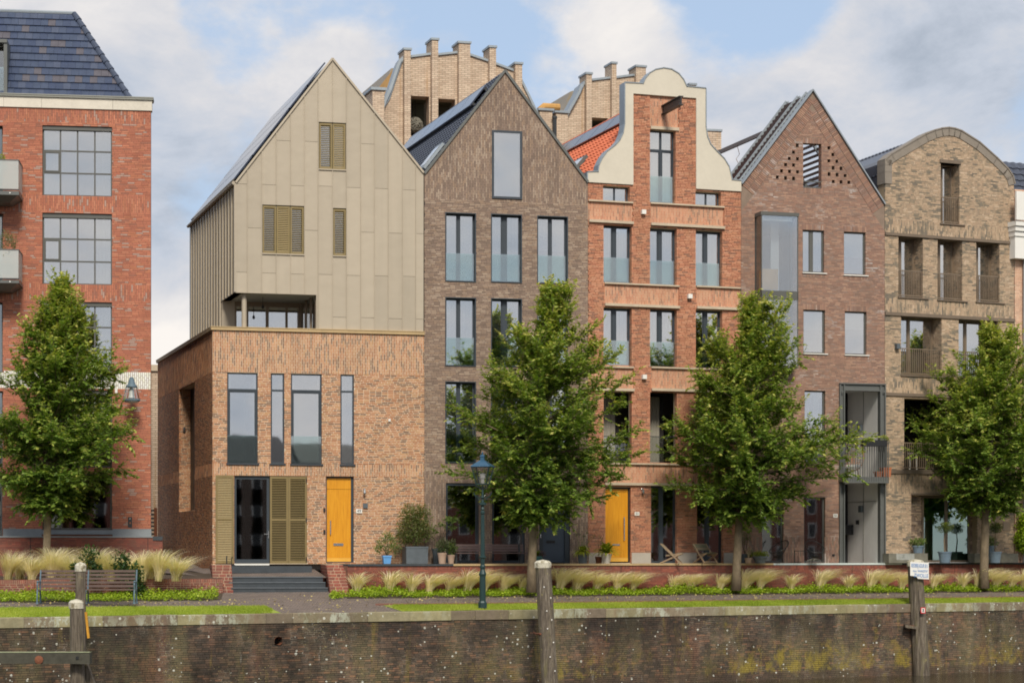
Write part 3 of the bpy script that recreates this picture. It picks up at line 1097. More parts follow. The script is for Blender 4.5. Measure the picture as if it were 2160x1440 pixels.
# ------------------------------------------------------------------ red apartment building on the left
def build_red():
    h = HR
    L, Rr = h.u(-330), 0.0
    zt = h.z(300, 234)
    z0 = 0.0
    pl = h.z(290, 1115)
    ob = Bricks(11)
    w_y = [(265, 413.5), (450, 600), (636, 785), (822, 985), (1000, 1117)]
    bands = [(None, 262), (414, 449), (601, 635)]
    cols_l = (-260, -120)
    for i, (ya, yb) in enumerate(w_y):
        r = h.rect(89, 236.5, ya, yb)
        rec = 0.14
        if i < 4:
            bl = MB().box(r[0] + .01, r[1] - .01, 0.06, 0.2, r[3] - 0.16, r[3] - .004).build('shutter_box', 'frame_grey', h.root)
            win = h.window(r, rec=rec, t=0.055, mull=[(0.255, .05), (0.5, .05), (0.748, .05)], trans=[(0.33, .05), (0.645, .05)], frame='frame_grey', back='curtain',
                           backs=((0, .24), (.76, 1)) if i == 0 else ((.78, 1),) if i == 1 else ((0, .2), (.8, 1)))
            uu = r[0] + (r[1] - r[0]) * .26
            zz = r[2] + (r[3] - r[2]) * np.array([.33, .645])
            fm = MB()
            a0, a1, c0, c1 = r[0] + .06, uu - .03, zz[0] + .03, zz[1] - .03
            for bx in ((a0, a0 + .05, c0, c1), (a1 - .05, a1, c0, c1), (a0 + .05, a1 - .05, c0, c0 + .05), (a0 + .05, a1 - .05, c1 - .05, c1)):
                fm.box(bx[0], bx[1], rec - .02, rec + .03, bx[2], bx[3])
            fm.build('opening_sash', 'frame_grey', win)
        else:
            h.window(r, rec=rec, t=0.07, mull=[(0.25, .07)], frame='frame_grey', glass='glass_dark', back=None)
            box_obj('sill', 'bluestone', h.root, r[0] - .02, r[1] + .02, -0.04, 0.2, r[2] - .16, r[2] - .004)
    # balcony doors beyond the left edge of the picture
    for (ya, yb) in ((262, 414), (449, 600), (635, 785), (822, 985)):
        r = h.rect(-140, 6, ya, yb)
        h.window(r, rec=0.3, t=0.07, mull=[(.5, .08)], frame='frame_grey', glass='glass_dark', back=None, name='balcony_door')
    r = h.rect(-140, 5, 1000, 1130)
    h.window(r, rec=0.3, t=0.07, mull=[(.5, .08)], frame='frame_grey', glass='glass_dark', back=None, name='balcony_door')
    outer = rect(L, Rr, z0, zt)
    w = h.wall(outer, 'mortar_red')
    zb = [h.z(280, y) for y in (234, 262, 414, 449, 601, 635, 785, 820, 985, 1115)]
    # alternating courses and upright bands
    for k, (hi, lo, vert) in enumerate(((zb[0], zb[1], 1), (zb[1], zb[2], 0), (zb[2], zb[3], 1), (zb[3], zb[4], 0), (zb[4], zb[5], 1), (zb[5], zb[6], 0), (zb[7], zb[9], 0))):
        ob.lay((0, 0, 0), X3, Z3, FRONT, rect(L, Rr - .002, lo, hi), h.holes, vertical=bool(vert), proud=0.0, L=.24 if not vert else .22, h=.05, j=.013)
    ob.build('brick_red', w, h.root)
    wb = Bricks(12)
    wb.lay((0, 0, 0), X3, Z3, FRONT, rect(L, Rr - .002, zb[7], zb[6]), h.holes, vertical=True, L=.16, h=.06, j=.012, proud=.004)
    wb.build('brick_white', w, h.root, single=300)
    for a, b in ((h.u(237.5), 0.02), (h.u(6.5), h.u(88))):
        box_obj('plinth_block', 'bluestone', h.root, a, b, -0.03, 0.2, 0, pl)
    # white stone band and zinc coping
    us = [L] + [h.u(x) for x in (-190, -90, 8, 88, 238)] + [0.05]
    for a, b in zip(us[:-1], us[1:]):
        box_obj('fascia_panel', 'stone_band', h.root, a + .004, b - .004, -0.05, 0.3, zt + .002, h.z(300, 212))
    zc = h.z(300, 212)
    MB().box(L, 0.09, -0.11, 0.5, zc + .003, zc + .06).box(L, 0.10, -0.13, 0.5, zc + .062, zc + .10).build('coping', 'gutter', h.root)
    # mansard roof: front plane, right hip
    zr0, zr1 = zc + .10, h.z(155, 30, 2.3)
    ue, ur = h.u(273, .35), h.u(155, 2.3)
    roof = MB()
    y0, y1 = 0.35, 2.3
    roof.add([(L, y0, zr0), (ue, y0, zr0), (ur, y1, zr1), (L, y1, zr1), (ue, 12, zr0), (ur, 10, zr1), (L, 10, zr1)],
             [(0, 1, 2, 3), (1, 4, 5, 2), (3, 2, 5, 6)])
    rf = roof.build('roof', 'slate', h.root)
    n = Vector((0, -(zr1 - zr0), (y1 - y0))).normalized()
    up = Vector((0, y1 - y0, zr1 - zr0))
    sl = up.length
    up.normalize()
    rows = 12
    tw = (h.u(100) - h.u(84))
    rg = random.Random(5)
    tmesh = {}
    ph = sl / rows
    for r_ in range(rows):
        vlo = r_ * ph
        t_mid = (vlo + ph * .5) / sl
        uend = ue + (ur - ue) * t_mid - .03
        x = h.u(-70) + (tw / 2 if r_ % 2 else 0)
        while x < uend - .05:
            wdt = min(tw - .006, uend - x)
            key = round(wdt, 3)
            if key not in tmesh:
                mb = MB()
                mb.hexa([(0, 0, 0), (key, 0, 0), (key, 0.055, 0), (0, 0.055, 0), (0, -0.006, ph * 1.06), (key, -0.006, ph * 1.06), (key, 0.012, ph * 1.06), (0, 0.012, ph * 1.06)])
                me = bpy.data.meshes.new('tile')
                me.from_pydata(mb.v, [], mb.f)
                me.materials.append(M['slate_tile'])
                tmesh[key] = me
            o = bpy.data.objects.new('tile', tmesh[key])
            COL.objects.link(o)
            o.parent = rf
            p = Vector((x, y0, zr0)) + up * vlo + n * .012
            nn = (n + Vector((rg.uniform(-.012, .012), 0, rg.uniform(-.015, .015)))).normalized()
            o.matrix_basis = Matrix(((1, nn.x, up.x, p.x), (0, nn.y, up.y, p.y), (0, nn.z, up.z, p.z), (0, 0, 0, 1)))
            x += tw
    # hip caps
    a, b = Vector((ue, y0, zr0)), Vector((ur, y1, zr1))
    d = (b - a) / 12
    for k in range(12):
        p = a + d * k + Vector((.03, -.04, .0))
        MB().tube([p, p + d * 1.04], [0.125, 0.095], 10).build('hip_tile', 'slate', rf, smooth=False)
    MB().tube([(L, y1, zr1 + .02), (ur, y1, zr1 + .02)], 0.08, 8).build('ridge_cap', 'zinc', rf)
    # dormer at the picture's left edge
    dr = [h.u(-150), h.u(19, .9), h.z(10, 200, .6), h.z(10, 95, .6)]
    dm = MB()
    dm.box(dr[1] - .12, dr[1], .3, 2.2, dr[2], dr[3]).box(dr[0], dr[1], .25, 2.4, dr[3], dr[3] + .12)
    dor = dm.build('dormer', 'steel_grey', rf)
    box_obj('pane', 'glass_dark', dor, dr[0], dr[1] - .13, .9, .92, dr[2], dr[3])
    box_obj('glass_balustrade', 'glass_rail', dor, dr[0], dr[1] - .13, .4, .42, dr[2], dr[2] + .95)
    # shell and rooms
    h.shell(rect(L, 0, 0, zt), 12, mat='mortar_red')
    h.floors(L, 0, [0, h.z(160, 990), h.z(160, 790), h.z(160, 605), h.z(160, 420), zt], wall='interior')
    # door entry panel, small camera under the white band
    r = h.rect(270, 278.5, 1090, 1112)
    ep = box_obj('entry_panel', 'steel_dark', h.root, r[0], r[1], -.03, .02, r[2], r[3])
    box_obj('button', 'terracotta', ep, r[0] + .06, r[1] - .05, -.036, -.03, r[2] + .13, r[2] + .2)
    box_obj('lens', 'white_paint', ep, r[0] + .06, r[1] - .06, -.036, -.03, r[3] - .08, r[3] - .04)
    r = h.rect(243, 248, 820, 829)
    box_obj('camera', 'white_paint', h.root, r[0], r[1], -.12, 0.02, r[2], r[3])
    # two balconies at the left edge
    for k, (yg, ys, yb) in enumerate(((338, 398, 423), (527, 586, 609))):
        a, b = h.u(-140, -1.3), h.u(40, -1.3)
        zs, zt2, zg = h.z(20, yb, -1.3), h.z(20, ys + 5, -1.3), h.z(20, yg, -1.3)
        sb = MB().box(a, b, -1.3, 0.0, zs + .2, zt2).add([(a, -1.28, zs + .2), (b - .05, -1.28, zs + .2), (b - .35, -.9, zs), (a, -.9, zs), (a, -.02, zs + .2), (b - .05, -.02, zs + .2), (b - .35, -.02, zs), (a, -.02, zs)],
                                                      [(0, 1, 2, 3), (1, 5, 6, 2), (3, 2, 6, 7)])
        bal = sb.build('balcony', 'steel_grey', h.root)
        zg0 = zt2 + .08
        MB().box(a, b - .02, -1.28, -1.265, zg0, zg).box(b - .035, b - .02, -1.262, -.02, zg0, zg).build('glass_balustrade', 'glass_milk', bal)
        MB().box(a, b, -1.3, -1.25, zg, zg + .03).box(b - .05, b, -1.248, -.02, zg, zg + .03).build('handrail', 'steel_grey', bal)
        MB().box(a, b, -1.29, -1.26, zt2 + .03, zt2 + .07).build('glass_clamp', 'steel_dark', bal)
        c = h.uz(21, ys + 8, -1.3)
        MB().lathe([(.025, 0), (.025, .01)], 10).build('lamp', 'white_paint', bal).matrix_basis = Matrix.Translation((c[0], -1.31, (zs + .2 + zt2) / 2)) @ Matrix.Rotation(R(90), 4, 'X')


def glass_milk():
    m, t, p = new_mat('glass_milk')
    t.n.remove(p)
    tr = t.node('ShaderNodeBsdfTransparent', i_Color=(0.85, 0.88, 0.86))
    df = t.node('ShaderNodeBsdfDiffuse', i_Color=(0.62, 0.64, 0.61))
    gl = t.node('ShaderNodeBsdfGlossy', i_Color=(1, 1, 1), i_Roughness=0.05)
    a = t.node('ShaderNodeMixShader', i_0=0.55, i_1=tr.outputs[0], i_2=df.outputs[0])
    b = t.node('ShaderNodeMixShader', i_0=0.12, i_1=a.outputs[0], i_2=gl.outputs[0])
    t.l.new(b.outputs[0], t.n['Material Output'].inputs[0])
    return m


M['glass_milk'] = glass_milk()


def slate_tile_mat():
    m, t, p = new_mat('slate_tile')
    oi = t.node('ShaderNodeObjectInfo')
    pos = t.node('ShaderNodeNewGeometry').outputs['Position']
    r = oi.outputs['Random']
    c = t.ramp(r, [(0, srgb(62, 72, 94)), (.35, srgb(70, 78, 98)), (.6, srgb(56, 66, 90)), (.86, srgb(88, 84, 90))], 'CONSTANT')
    c = t.mix(0.35, c, t.ramp(t.noise(pos, 5, 5, .6), [(.3, .6), (.7, 1.4)]), 'MULTIPLY')
    t.put(p.inputs['Base Color'], c)
    t.put(p.inputs['Roughness'], t.math('MULTIPLY_ADD', t.math('FRACT', t.math('MULTIPLY', r, 13.7)), 0.2, 0.16))
    p.inputs['Specular IOR Level'].default_value = 0.6
    return m


M['slate_tile'] = slate_tile_mat()
build_red()


# ------------------------------------------------------------------ corner house with the metal gable
def louvre_leaf(parent, a, b, y0, c, d, fw=0.07, mid=True, pitch=0.062, gap=False, hinges=0):
    """shutter leaf with its own tilted slats"""
    mb = MB()
    th = 0.045
    mb.box(a, a + fw, y0, y0 + th, c, d).box(b - fw, b, y0, y0 + th, c, d)
    mb.box(a + fw, b - fw, y0, y0 + th, c, c + fw * 1.3).box(a + fw, b - fw, y0, y0 + th, d - fw * 1.3, d)
    spans = [(c + fw * 1.3, d - fw * 1.3)]
    if mid:
        zm = c + (d - c) * .5
        mb.box(a + fw, b - fw, y0, y0 + th, zm - fw * .5, zm + fw * .5)
        spans = [(c + fw * 1.3, zm - fw * .5), (zm + fw * .5, d - fw * 1.3)]
    sh = mb.build('shutter', 'bronze', parent)
    for z0, z1 in spans:
        n = max(3, round((z1 - z0) / pitch))
        p = (z1 - z0) / n
        key = ('slat', round(b - a, 3), round(p, 3), gap)
        if key not in CACHE:
            m2 = MB()
            hh = p * (0.40 if gap else 0.62)
            m2.hexa([(a + fw - .004, 0, 0), (b - fw + .004, 0, 0), (b - fw + .004, .010, 0), (a + fw - .004, .010, 0),
                     (a + fw - .004, .022, hh), (b - fw + .004, .022, hh), (b - fw + .004, .032, hh), (a + fw - .004, .032, hh)])
            me = bpy.data.meshes.new('slat')
            me.from_pydata([(x - a, y, z) for x, y, z in m2.v], [], m2.f)
            me.materials.append(M['bronze'])
            CACHE[key] = me
        for k in range(n):
            o = link(bpy.data.objects.new('slat', CACHE[key]), sh)
            o.location = (a, y0 + .004, z0 + p * k + p * .12)
    for k in range(hinges):
        z = c + (d - c) * (0.045, 0.5, 0.955)[k]
        hb = MB().box(b - .03, b + .15, y0 - .012, y0 + .0, z - .018, z + .018).box(b + .11, b + .15, y0 - .02, y0 - .005, z - .09, z + .09).box(b - .045, b - .015, y0 - .02, y0 - .005, z - .09, z + .09)
        hb.build('hinge', 'black', sh)
    return sh


CACHE = {}


def build_49():
    h = H49
    ul = h.u(448.5)
    ztop = h.z(670, 701)
    ob = Bricks(49)
    # openings of the brick base
    for (a, b, c, d, kind) in ((479, 544, 785.5, 976.5, 1), (571, 600, 787, 977, 0), (613.5, 679, 788, 978, 1), (718, 747, 789.5, 979, 0)):
        r = h.rect(a, b, c, d)
        w = h.window(r, rec=0.06, t=0.055, trans=[(0.81, .07)], sash=0.06 if kind else 0, glass='glass', back='curtain' if kind else None, backs=((0, .12), (.9, 1)), rail=1.02 if kind else None, frame='frame_dark')
        MB().box(r[0] - .03, r[1] + .05, -.05, .12, r[2] - .06, r[2] - .003).build('sill', 'frame_dark', w)
    # wide door opening
    r = h.rect(494, 648, 1003, 1188)
    h.holes.append(r)
    um = h.u(569)
    MB().box(r[0] + .004, r[0] + .09, .1, .2, r[2], r[3] - .004).box(um - .1, um, .1, .2, r[2], r[3] - .004).box(r[0] + .09, um - .1, .1, .2, r[3] - .13, r[3] - .004).box(r[0] + .09, um - .1, .1, .2, r[2], r[2] + .16).build('door_frame', 'frame_dark', h.root)
    dr = box_obj('glass_door', 'glass_dark', h.root, r[0] + .088, um - .098, .14, .155, r[2] + .158, r[3] - .128)
    hz = h.z(565, 1126)
    MB().box(um - .055, um - .02, .06, .1, hz - .15, hz + .12).box(um - .2, um - .05, .03, .055, hz - .012, hz + .02).build('handle', 'chrome', dr)
    box_obj('sill', 'white_paint', h.root, r[0] - .0, um - .02, -.06, .1, r[2] - .06, r[2] - .003)
    box_obj('dark_backing', 'dark_room', h.root, r[0] + .1, r[1] - .1, 0.9, .92, r[2], r[3])  # near-black sheet closing off the room behind the door opening
    lf = [h.u(x) for x in (569.5, 608.5, 648)]
    louvre_leaf(h.root, lf[0] + .004, lf[1] - .004, 0.03, r[2] + .0, r[3] - .02, gap=True)
    louvre_leaf(h.root, lf[1] + .004, lf[2] - .004, 0.03, r[2] + .0, r[3] - .02, gap=True, hinges=3)
    q = h.rect(454.5, 492.5, 1002, 1187.5)
    louvre_leaf(h.root, q[0], q[1], -.09, q[2], q[3], gap=False)
    # yellow front door
    r = h.rect(687.5, 746.5, 1004, 1187)
    h.holes.append(r)
    MB().box(r[0] + .004, r[0] + .05, .12, .22, r[2] + .05, r[3] - .004).box(r[1] - .09, r[1] - .004, .12, .22, r[2] + .05, r[3] - .004).box(r[0] + .05, r[1] - .09, .12, .22, r[3] - .06, r[3] - .004).box(r[0] + .004, r[1] - .004, .1, .22, r[2], r[2] + .05).build('door_frame', 'frame_dark', h.root)
    dl = [r[0] + .052, r[1] - .092, r[2] + .055, r[3] - .064]
    zt = h.z(716, 1031)
    zk = h.z(716, 1176)
    door = MB().box(dl[0], dl[1], .15, .2, zk + .004, zt - .008).build('door', 'gold', h.root)
    box_obj('top_panel', 'gold', door, dl[0], dl[1], .15, .2, zt + .004, dl[3])
    box_obj('kick_panel', 'gold_pale', door, dl[0], dl[1], .14, .2, dl[2], zk)
    hx = h.u(698)
    MB().box(hx - .018, hx + .018, .08, .11, h.z(698, 1127), h.z(698, 1097)).box(hx - .012, hx + .012, .11, .15, h.z(698, 1123), h.z(698, 1121)).box(hx - .012, hx + .012, .11, .15, h.z(698, 1103), h.z(698, 1101)).build('handle', 'chrome', door)
    q = h.rect(704.5, 725.5, 1145, 1150.5)
    box_obj('letter_slot', 'chrome', door, q[0], q[1], .135, .15, q[2], q[3])
    # fittings on the front
    q = h.rect(751, 763.5, 1073, 1081.5)
    np_ = box_obj('number_plate', 'white_paint', h.root, q[0], q[1], -.02, .0, q[2], q[3])
    text_obj('digits', '49', .15, 'ink_black', np_, ((q[0] + q[1]) / 2, -.022, (q[2] + q[3]) / 2))
    q = h.rect(765.5, 775.5, 1061, 1071)
    box_obj('doorbell_box', 'pot_zinc', h.root, q[0], q[1], -.05, .0, q[2], q[3])
    wall_lamp(h, 768, 1036)
    q = h.rect(819, 823.5, 883, 888.5)
    box_obj('vent_cap', 'white_paint', h.root, q[0], q[1], -.05, .0, q[2], q[3])
    for yy in (1075, 1121):
        q = h.rect(682, 686, yy - 4, yy + 4)
        box_obj('hook', 'black', h.root, q[0], q[1], -.06, 0.0, q[2], q[3])
    outer = rect(ul, -.004, 0, ztop)
    w = h.wall(outer, 'mortar_light')
    zz = [h.z(670, y) for y in (787.5, 978.5, 1003.5)]
    ob.lay((0, 0, 0), X3, Z3, FRONT, rect(ul, -.004, zz[0], ztop - .005), h.holes, vertical=True, h=.047, j=.0165)
    ob.lay((0, 0, 0), X3, Z3, FRONT, rect(ul, -.004, zz[1], zz[0]), h.holes, h=.046, j=.0165)
    ob.lay((0, 0, 0), X3, Z3, FRONT, rect(ul, -.004, zz[2], zz[1]), h.holes, vertical=True, h=.047, j=.0165)
    ob.lay((0, 0, 0), X3, Z3, FRONT, rect(ul, -.004, 0, zz[2]), h.holes, h=.046, j=.0165)
    # left flank in the shade, running back
    d = Vector((h.dir[0], 1, 0)).normalized()
    nl = Vector((-d.y, d.x, 0)).normalized()
    kx = lambda px: px_along(h, ul, d, px)
    LD = kx(332.5)
    op = (kx(410.5), kx(377.5), h.z(448, 1080) * 1.0, 0)
    # heights on the flank are read at the opening's own distance
    dd = h.Y0 + h.s * ul + (op[0] * (d.x * h.s + d.y * h.c))
    zo0 = EYE + (HY - 1075) / F * dd - ZT
    zo1 = EYE + (HY - 804) / F * dd - ZT
    hole = (op[0], op[1], zo0, zo1)
    O = Vector((ul, 0, 0))
    fr = lambda u, w_, z: tuple(O + d * u - nl * w_ + Z3 * z)
    wall_mesh(mbw := MB(), rect(0.002, LD, -.9, ztop), [hole], .010, .5, fr)
    w2 = mbw.build('wall', 'mortar_mid', h.root)
    fb = Bricks(50)
    fb.lay(O, d, Z3, nl, rect(0.012, LD, zz[0], ztop - .005), [hole], vertical=True, h=.047, j=.0165)
    fb.lay(O, d, Z3, nl, rect(0.012, LD, zz[1], zz[0]), [hole], h=.046, j=.0165)
    fb.lay(O, d, Z3, nl, rect(0.012, LD, zz[2], zz[1]), [hole], vertical=True, h=.047, j=.0165)
    fb.lay(O, d, Z3, nl, rect(0.012, LD, -.9, zz[2]), [hole], h=.046, j=.0165)
    # far reveal of the tall slot, and the dark glazing at its back
    fb.lay(O + d * (op[1] - .0), -nl, Z3, -d, rect(0.0, .47, zo0, zo1), (), h=.046, j=.0165, proud=.01)
    fb.build('brick_orange', w2, h.root)
    gm = MB()
    gm.add([fr(op[0], .46, zo0), fr(op[1], .46, zo0), fr(op[1], .46, zo1), fr(op[0], .46, zo1)], [(0, 1, 2, 3)])
    gm.build('slot_window', 'black', h.root)
    p = fr(op[1] - .05, .2, EYE + (HY - 893) / F * dd - ZT)
    MB().lathe([(.05, -.1), (.06, 0), (.05, .1)], 8, p).build('flank_lamp', 'chrome', h.root)
    ob.build('brick_orange', w, h.root)
    # tan coping over the base
    cz = h.z(670, 693.5)
    cm = MB()
    cm.box(ul - .03, 0.0, -.07, .35, ztop, cz - .03).box(ul - .05, 0.0, -.09, .35, cz - .03, cz)
    cm.hexa([fr(-.05, -.06, ztop), fr(LD, -.06, ztop), fr(LD, .4, ztop), fr(-.05, .4, ztop), fr(-.05, -.08, cz - .002), fr(LD, -.08, cz - .002), fr(LD, .4, cz - .002), fr(-.05, .4, cz - .002)])
    cm.build('coping', 'coping_tan', h.root)
    # terrace roof over the base
    MB().add([fr(0, .1, cz - .25), fr(LD, .1, cz - .25), (h.dir[0] * 12, 12, cz - .25), (0, .1, cz - .25)], [(0, 1, 2, 3)]).build('flat_roof', 'dark_stone', h.root)
    h.shell(rect(h.u(520), 0, -.9, ztop), 12, mat='mortar_mid')
    h.floors(ul + .6, 0, [0, h.z(670, 990), ztop], dep=5.5)

    # ---- upper volume clad in standing-seam panels
    WF = 0.03
    uz = lambda x, y: h.uz(x, y, WF)
    A, B, Cc, Dd = uz(497, 385), uz(701, 124), uz(893.5, 365), (h.u(893.5), cz + .0)
    sof = [h.z(580, 618.5, WF)] * 2
    zs = h.z(580, 618, WF)
    uc = h.u(668.5, WF)
    front = [(A[0], zs), A, B, Cc, Dd, (uc, cz), (uc, zs)]
    wins = [(673, 729, 259, 358, 2), (553.5, 641, 433.5, 536, 3), (702.5, 730, 439.5, 540, 1)]
    wr = [(h.rect(a, b, c, d_, WF), n) for a, b, c, d_, n in wins]
    wall_mesh(m3 := MB(), front, [x for x, _ in wr], WF + .012, .4)
    up = m3.build('upper_wall', 'clad_under', h.root)
    seams = [497, 521.7, 552.3, 582.6, 612.9, 642.3, 671.2, 701.4, 730.7, 760.9, 789.8, 819.1, 848.9, 876.9, 894]
    cuts = [[388, 574], [481], [390, 576], [297], [392, 578], [299, 486], [393, 579], [669], [396, 581], [304, 490, 670], [398, 582], [492, 672], [401, 583], [493, 673]]
    for i, cl in enumerate(cuts):
        a, b = h.u(seams[i], WF) + .012, h.u(seams[i + 1], WF) - .012
        xm = (seams[i] + seams[i + 1]) / 2
        lv = [cz] + sorted(h.z(xm, y, WF) for y in cl) + [99]
        for c, d_ in zip(lv[:-1], lv[1:]):
            pane = clip_panel(front, [x for x, _ in wr], a, b, c + (.006 if c > cz else .003), d_ - .006)
            for poly in pane:
                MB().prism([(x, z) for x, z in poly], WF - .012, WF + .016).build('panel', 'clad', up)
        # standing seam
        if i:
            us = h.u(seams[i], WF)
            for c, d_ in seam_spans(front, [x for x, _ in wr], us):
                box_obj('seam', 'clad', up, us - .011, us + .011, WF - .05, WF, c, d_)
    # shutters in the gable
    for r, n in wr:
        for k in range(n):
            a = r[0] + (r[1] - r[0]) * k / n
            b = r[0] + (r[1] - r[0]) * (k + 1) / n
            louvre_leaf(h.root, a + .012, b - .006, WF + .02, r[2] + .02, r[3] - .03, fw=.055, mid=False, pitch=.066, gap=(k != 1 and n > 1) or n == 1)
        box_obj('sill', 'clad', h.root, r[0] - .02, r[1] + .02, WF - .06, WF + .2, r[2] - .03, r[2] + .01)
        box_obj('pane', 'glass', h.root, r[0], r[1], .2, .21, r[2], r[3])
    # verge trim
    t = .07
    tr = MB()
    for P, Q in ((A, B), (B, Cc)):
        tr.bar((P[0], WF - .02, P[1]), (Q[0], WF - .02, Q[1]), .12, t)
    tr.bar((Cc[0], WF - .02, Cc[1]), (Cc[0] + .05, WF - .02, Cc[1]), .12, t)
    tr.box(A[0] - .02, A[0] + .03, WF - .03, WF + .05, zs, A[1])
    tr.box(A[0], uc, WF - .03, WF + .05, zs - .03, zs + .02)
    tr.box(uc - .03, uc + .02, WF - .03, WF + .05, cz, zs)
    tr.build('verge_trim', 'clad', up)
    # left flank of the upper volume
    kd = Vector((h.dir[0], 1, 0)).normalized()
    O2 = Vector((A[0], WF, 0))
    nl2 = Vector((-kd.y, kd.x, 0))
    fr2 = lambda u, w_, z: tuple(O2 + kd * u - nl2 * w_ + Z3 * z)
    L2 = px_along(h, A[0], kd, 400.5, WF)
    lg = px_along(h, A[0], kd, 468, WF)
    side = [(0, zs), (lg, zs), (lg, cz - .1), (L2, cz - .1), (L2, A[1]), (0, A[1])]
    wall_mesh(m4 := MB(), side, [], .012, .3, fr2)
    sw = m4.build('side_wall', 'clad_under', h.root)
    n = 17
    rg = random.Random(3)
    for i in range(n):
        a, b = L2 * i / n + .012, L2 * (i + 1) / n - .012
        lo = zs if b < lg + .2 else cz - .1
        cutz = lo + (A[1] - lo) * (0.28 + .46 * ((i * 7) % 5) / 5)
        for c, d_ in ((lo, cutz - .006), (cutz + .006, A[1])):
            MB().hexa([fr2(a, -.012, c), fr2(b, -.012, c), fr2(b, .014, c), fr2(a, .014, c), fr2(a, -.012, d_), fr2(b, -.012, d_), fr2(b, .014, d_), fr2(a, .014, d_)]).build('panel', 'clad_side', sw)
        MB().hexa([fr2(a - .022, -.06, lo), fr2(a - .002, -.06, lo), fr2(a - .002, .014, lo), fr2(a - .022, .014, lo), fr2(a - .022, -.06, A[1]), fr2(a - .002, -.06, A[1]), fr2(a - .002, .014, A[1]), fr2(a - .022, .014, A[1])]).build('seam', 'clad', sw)
    # roof: slopes, gutter, dark panels lying on the left slope
    rb = MB()
    dv = (kd.x / kd.y, 1)
    bk = lambda p, y: (p[0] + dv[0] * y, WF + y, p[1])
    YB = L2 * kd.y
    rb.add([bk(A, 0.1), bk(B, .1), bk(B, YB), bk(A, YB), bk(Cc, .1), bk(Cc, YB)], [(0, 1, 2, 3), (1, 4, 5, 2)])
    rb.add([bk((A[0], cz), YB), bk(A, YB), bk(B, YB), bk(Cc, YB), bk((Cc[0], cz), YB)], [(0, 1, 2, 3, 4)])
    rf = rb.build('roof', 'zinc', h.root)
    sv = Vector((B[0] - A[0], 0, B[1] - A[1]))
    nr = Vector((-sv.z, 0, sv.x)).normalized()
    for r_ in range(5):
        for c_ in range(6):
            p0 = Vector(bk(A, 0.35 + c_ * (YB - .5) / 6)) + sv * (.03 + r_ * .19) + nr * .08
            p1 = p0 + Vector((dv[0], 1, 0)) * ((YB - .5) / 6 - .03)
            sa = sv * .18
            q = [p0, p1, p1 + sa, p0 + sa]
            MB().hexa([tuple(x) for x in q] + [tuple(x + nr * .05) for x in q]).build('solar_panel', 'solar', rf)
    gp = [Vector(bk(A, y)) for y in (-.02, YB)]
    MB().tube([gp[0] + Vector((-.07, 0, -.02)), gp[1] + Vector((-.07, 0, -.02))], .07, 8).build('gutter', 'clad', rf)
    # loggia: soffit, glazed back and right sides, tan pier, round column, pendant lamp
    yb = lg * kd.y
    a2 = A[0] + dv[0] * yb
    MB().add([(A[0], WF + .02, zs), (uc, WF + .02, zs), (uc, yb + .2, zs), (a2, yb + .2, zs)], [(0, 1, 2, 3)]).build('soffit', 'soffit', h.root)
    zf = cz - .22
    up_ = lambda px: h.u(px, yb)
    lz = MB().box(up_(468), up_(495), yb, yb + .1, zf, zs).build('pier', 'clad', h.root)
    gx = [up_(x) for x in (495, 499, 512.5, 524, 560.5, 567, 602, 607, 629)]
    gl = MB()
    for a, b in ((gx[0], gx[1]), (gx[2], gx[3] - .0), (gx[4], gx[5]), (gx[6], gx[7]), (gx[8], gx[8] + .1)):
        gl.box(a, b, yb, yb + .09, zf, zs)
    gl.box(gx[0], gx[8], yb - .005, yb + .085, zs - .18, zs)
    lw = gl.build('loggia_window', 'frame_bronze', h.root)
    for a, b in ((gx[1], gx[2]), (gx[3], gx[4]), (gx[5], gx[6]), (gx[7], gx[8])):
        box_obj('pane', 'glass', lw, a, b, yb + .03, yb + .04, zf, zs - .18)
    rx = gx[8] + .1
    rs = MB()
    for t_ in (0, .33, .66, 1):
        p = Vector((rx, yb, 0)).lerp(Vector((uc, .25, 0)), t_)
        rs.box(p.x - .04, p.x + .04, p.y - .05, p.y + .05, zf, zs)
    rw = rs.build('loggia_window', 'frame_bronze', h.root)
    pa, pb = Vector((rx, yb, zf)), Vector((uc, .25, zf))
    MB().hexa([tuple(pa), tuple(pb), tuple(pb + Y3 * .02), tuple(pa + Y3 * .02), tuple(pa + Z3 * (zs - zf)), tuple(pb + Z3 * (zs - zf)), tuple(pb + Y3 * .02 + Z3 * (zs - zf)), tuple(pa + Y3 * .02 + Z3 * (zs - zf))]).build('pane', 'glass', rw)
    pleats(lw, gx[0], gx[8], yb + .3, zf, zs, ((0, .1), (.8, 1)))
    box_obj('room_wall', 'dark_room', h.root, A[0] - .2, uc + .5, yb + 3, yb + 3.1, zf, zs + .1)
    MB().add([(A[0] - .9, .1, zf), (uc, .1, zf), (uc, yb + 3, zf), (A[0] - 1.4, yb + 3, zf)], [(0, 1, 2, 3)]).build('loggia_floor', 'dark_stone', h.root)
    ccx = h.u(515, .3)
    MB().lathe([(.095, 0), (.095, zs - zf)], 20, (ccx, .3, zf)).build('column', 'clad', h.root, smooth=False)
    px_ = h.u(554.5, 1.2)
    MB().tube([(px_, 1.2, zs), (px_, 1.2, zs - .3)], .012, 5).lathe([(.02, 0), (.06, -.1), (.02, -.16)], 8, (px_, 1.2, zs - .3)).build('pendant_lamp', 'black', h.root)
    return dict(A=A, B=B, C=Cc, cz=cz)


def px_along(h, u0, d, px, w0=0.0):
    """distance along local direction d from (u0,w0) at which the sight line of a column px is met"""
    k = (px - CX) / F
    ox = h.X0 + h.c * u0 - h.s * w0
    oy = h.Y0 + h.s * u0 + h.c * w0
    dx, dy = h.c * d.x - h.s * d.y, h.s * d.x + h.c * d.y
    return (k * oy - ox) / (dx - k * dy)


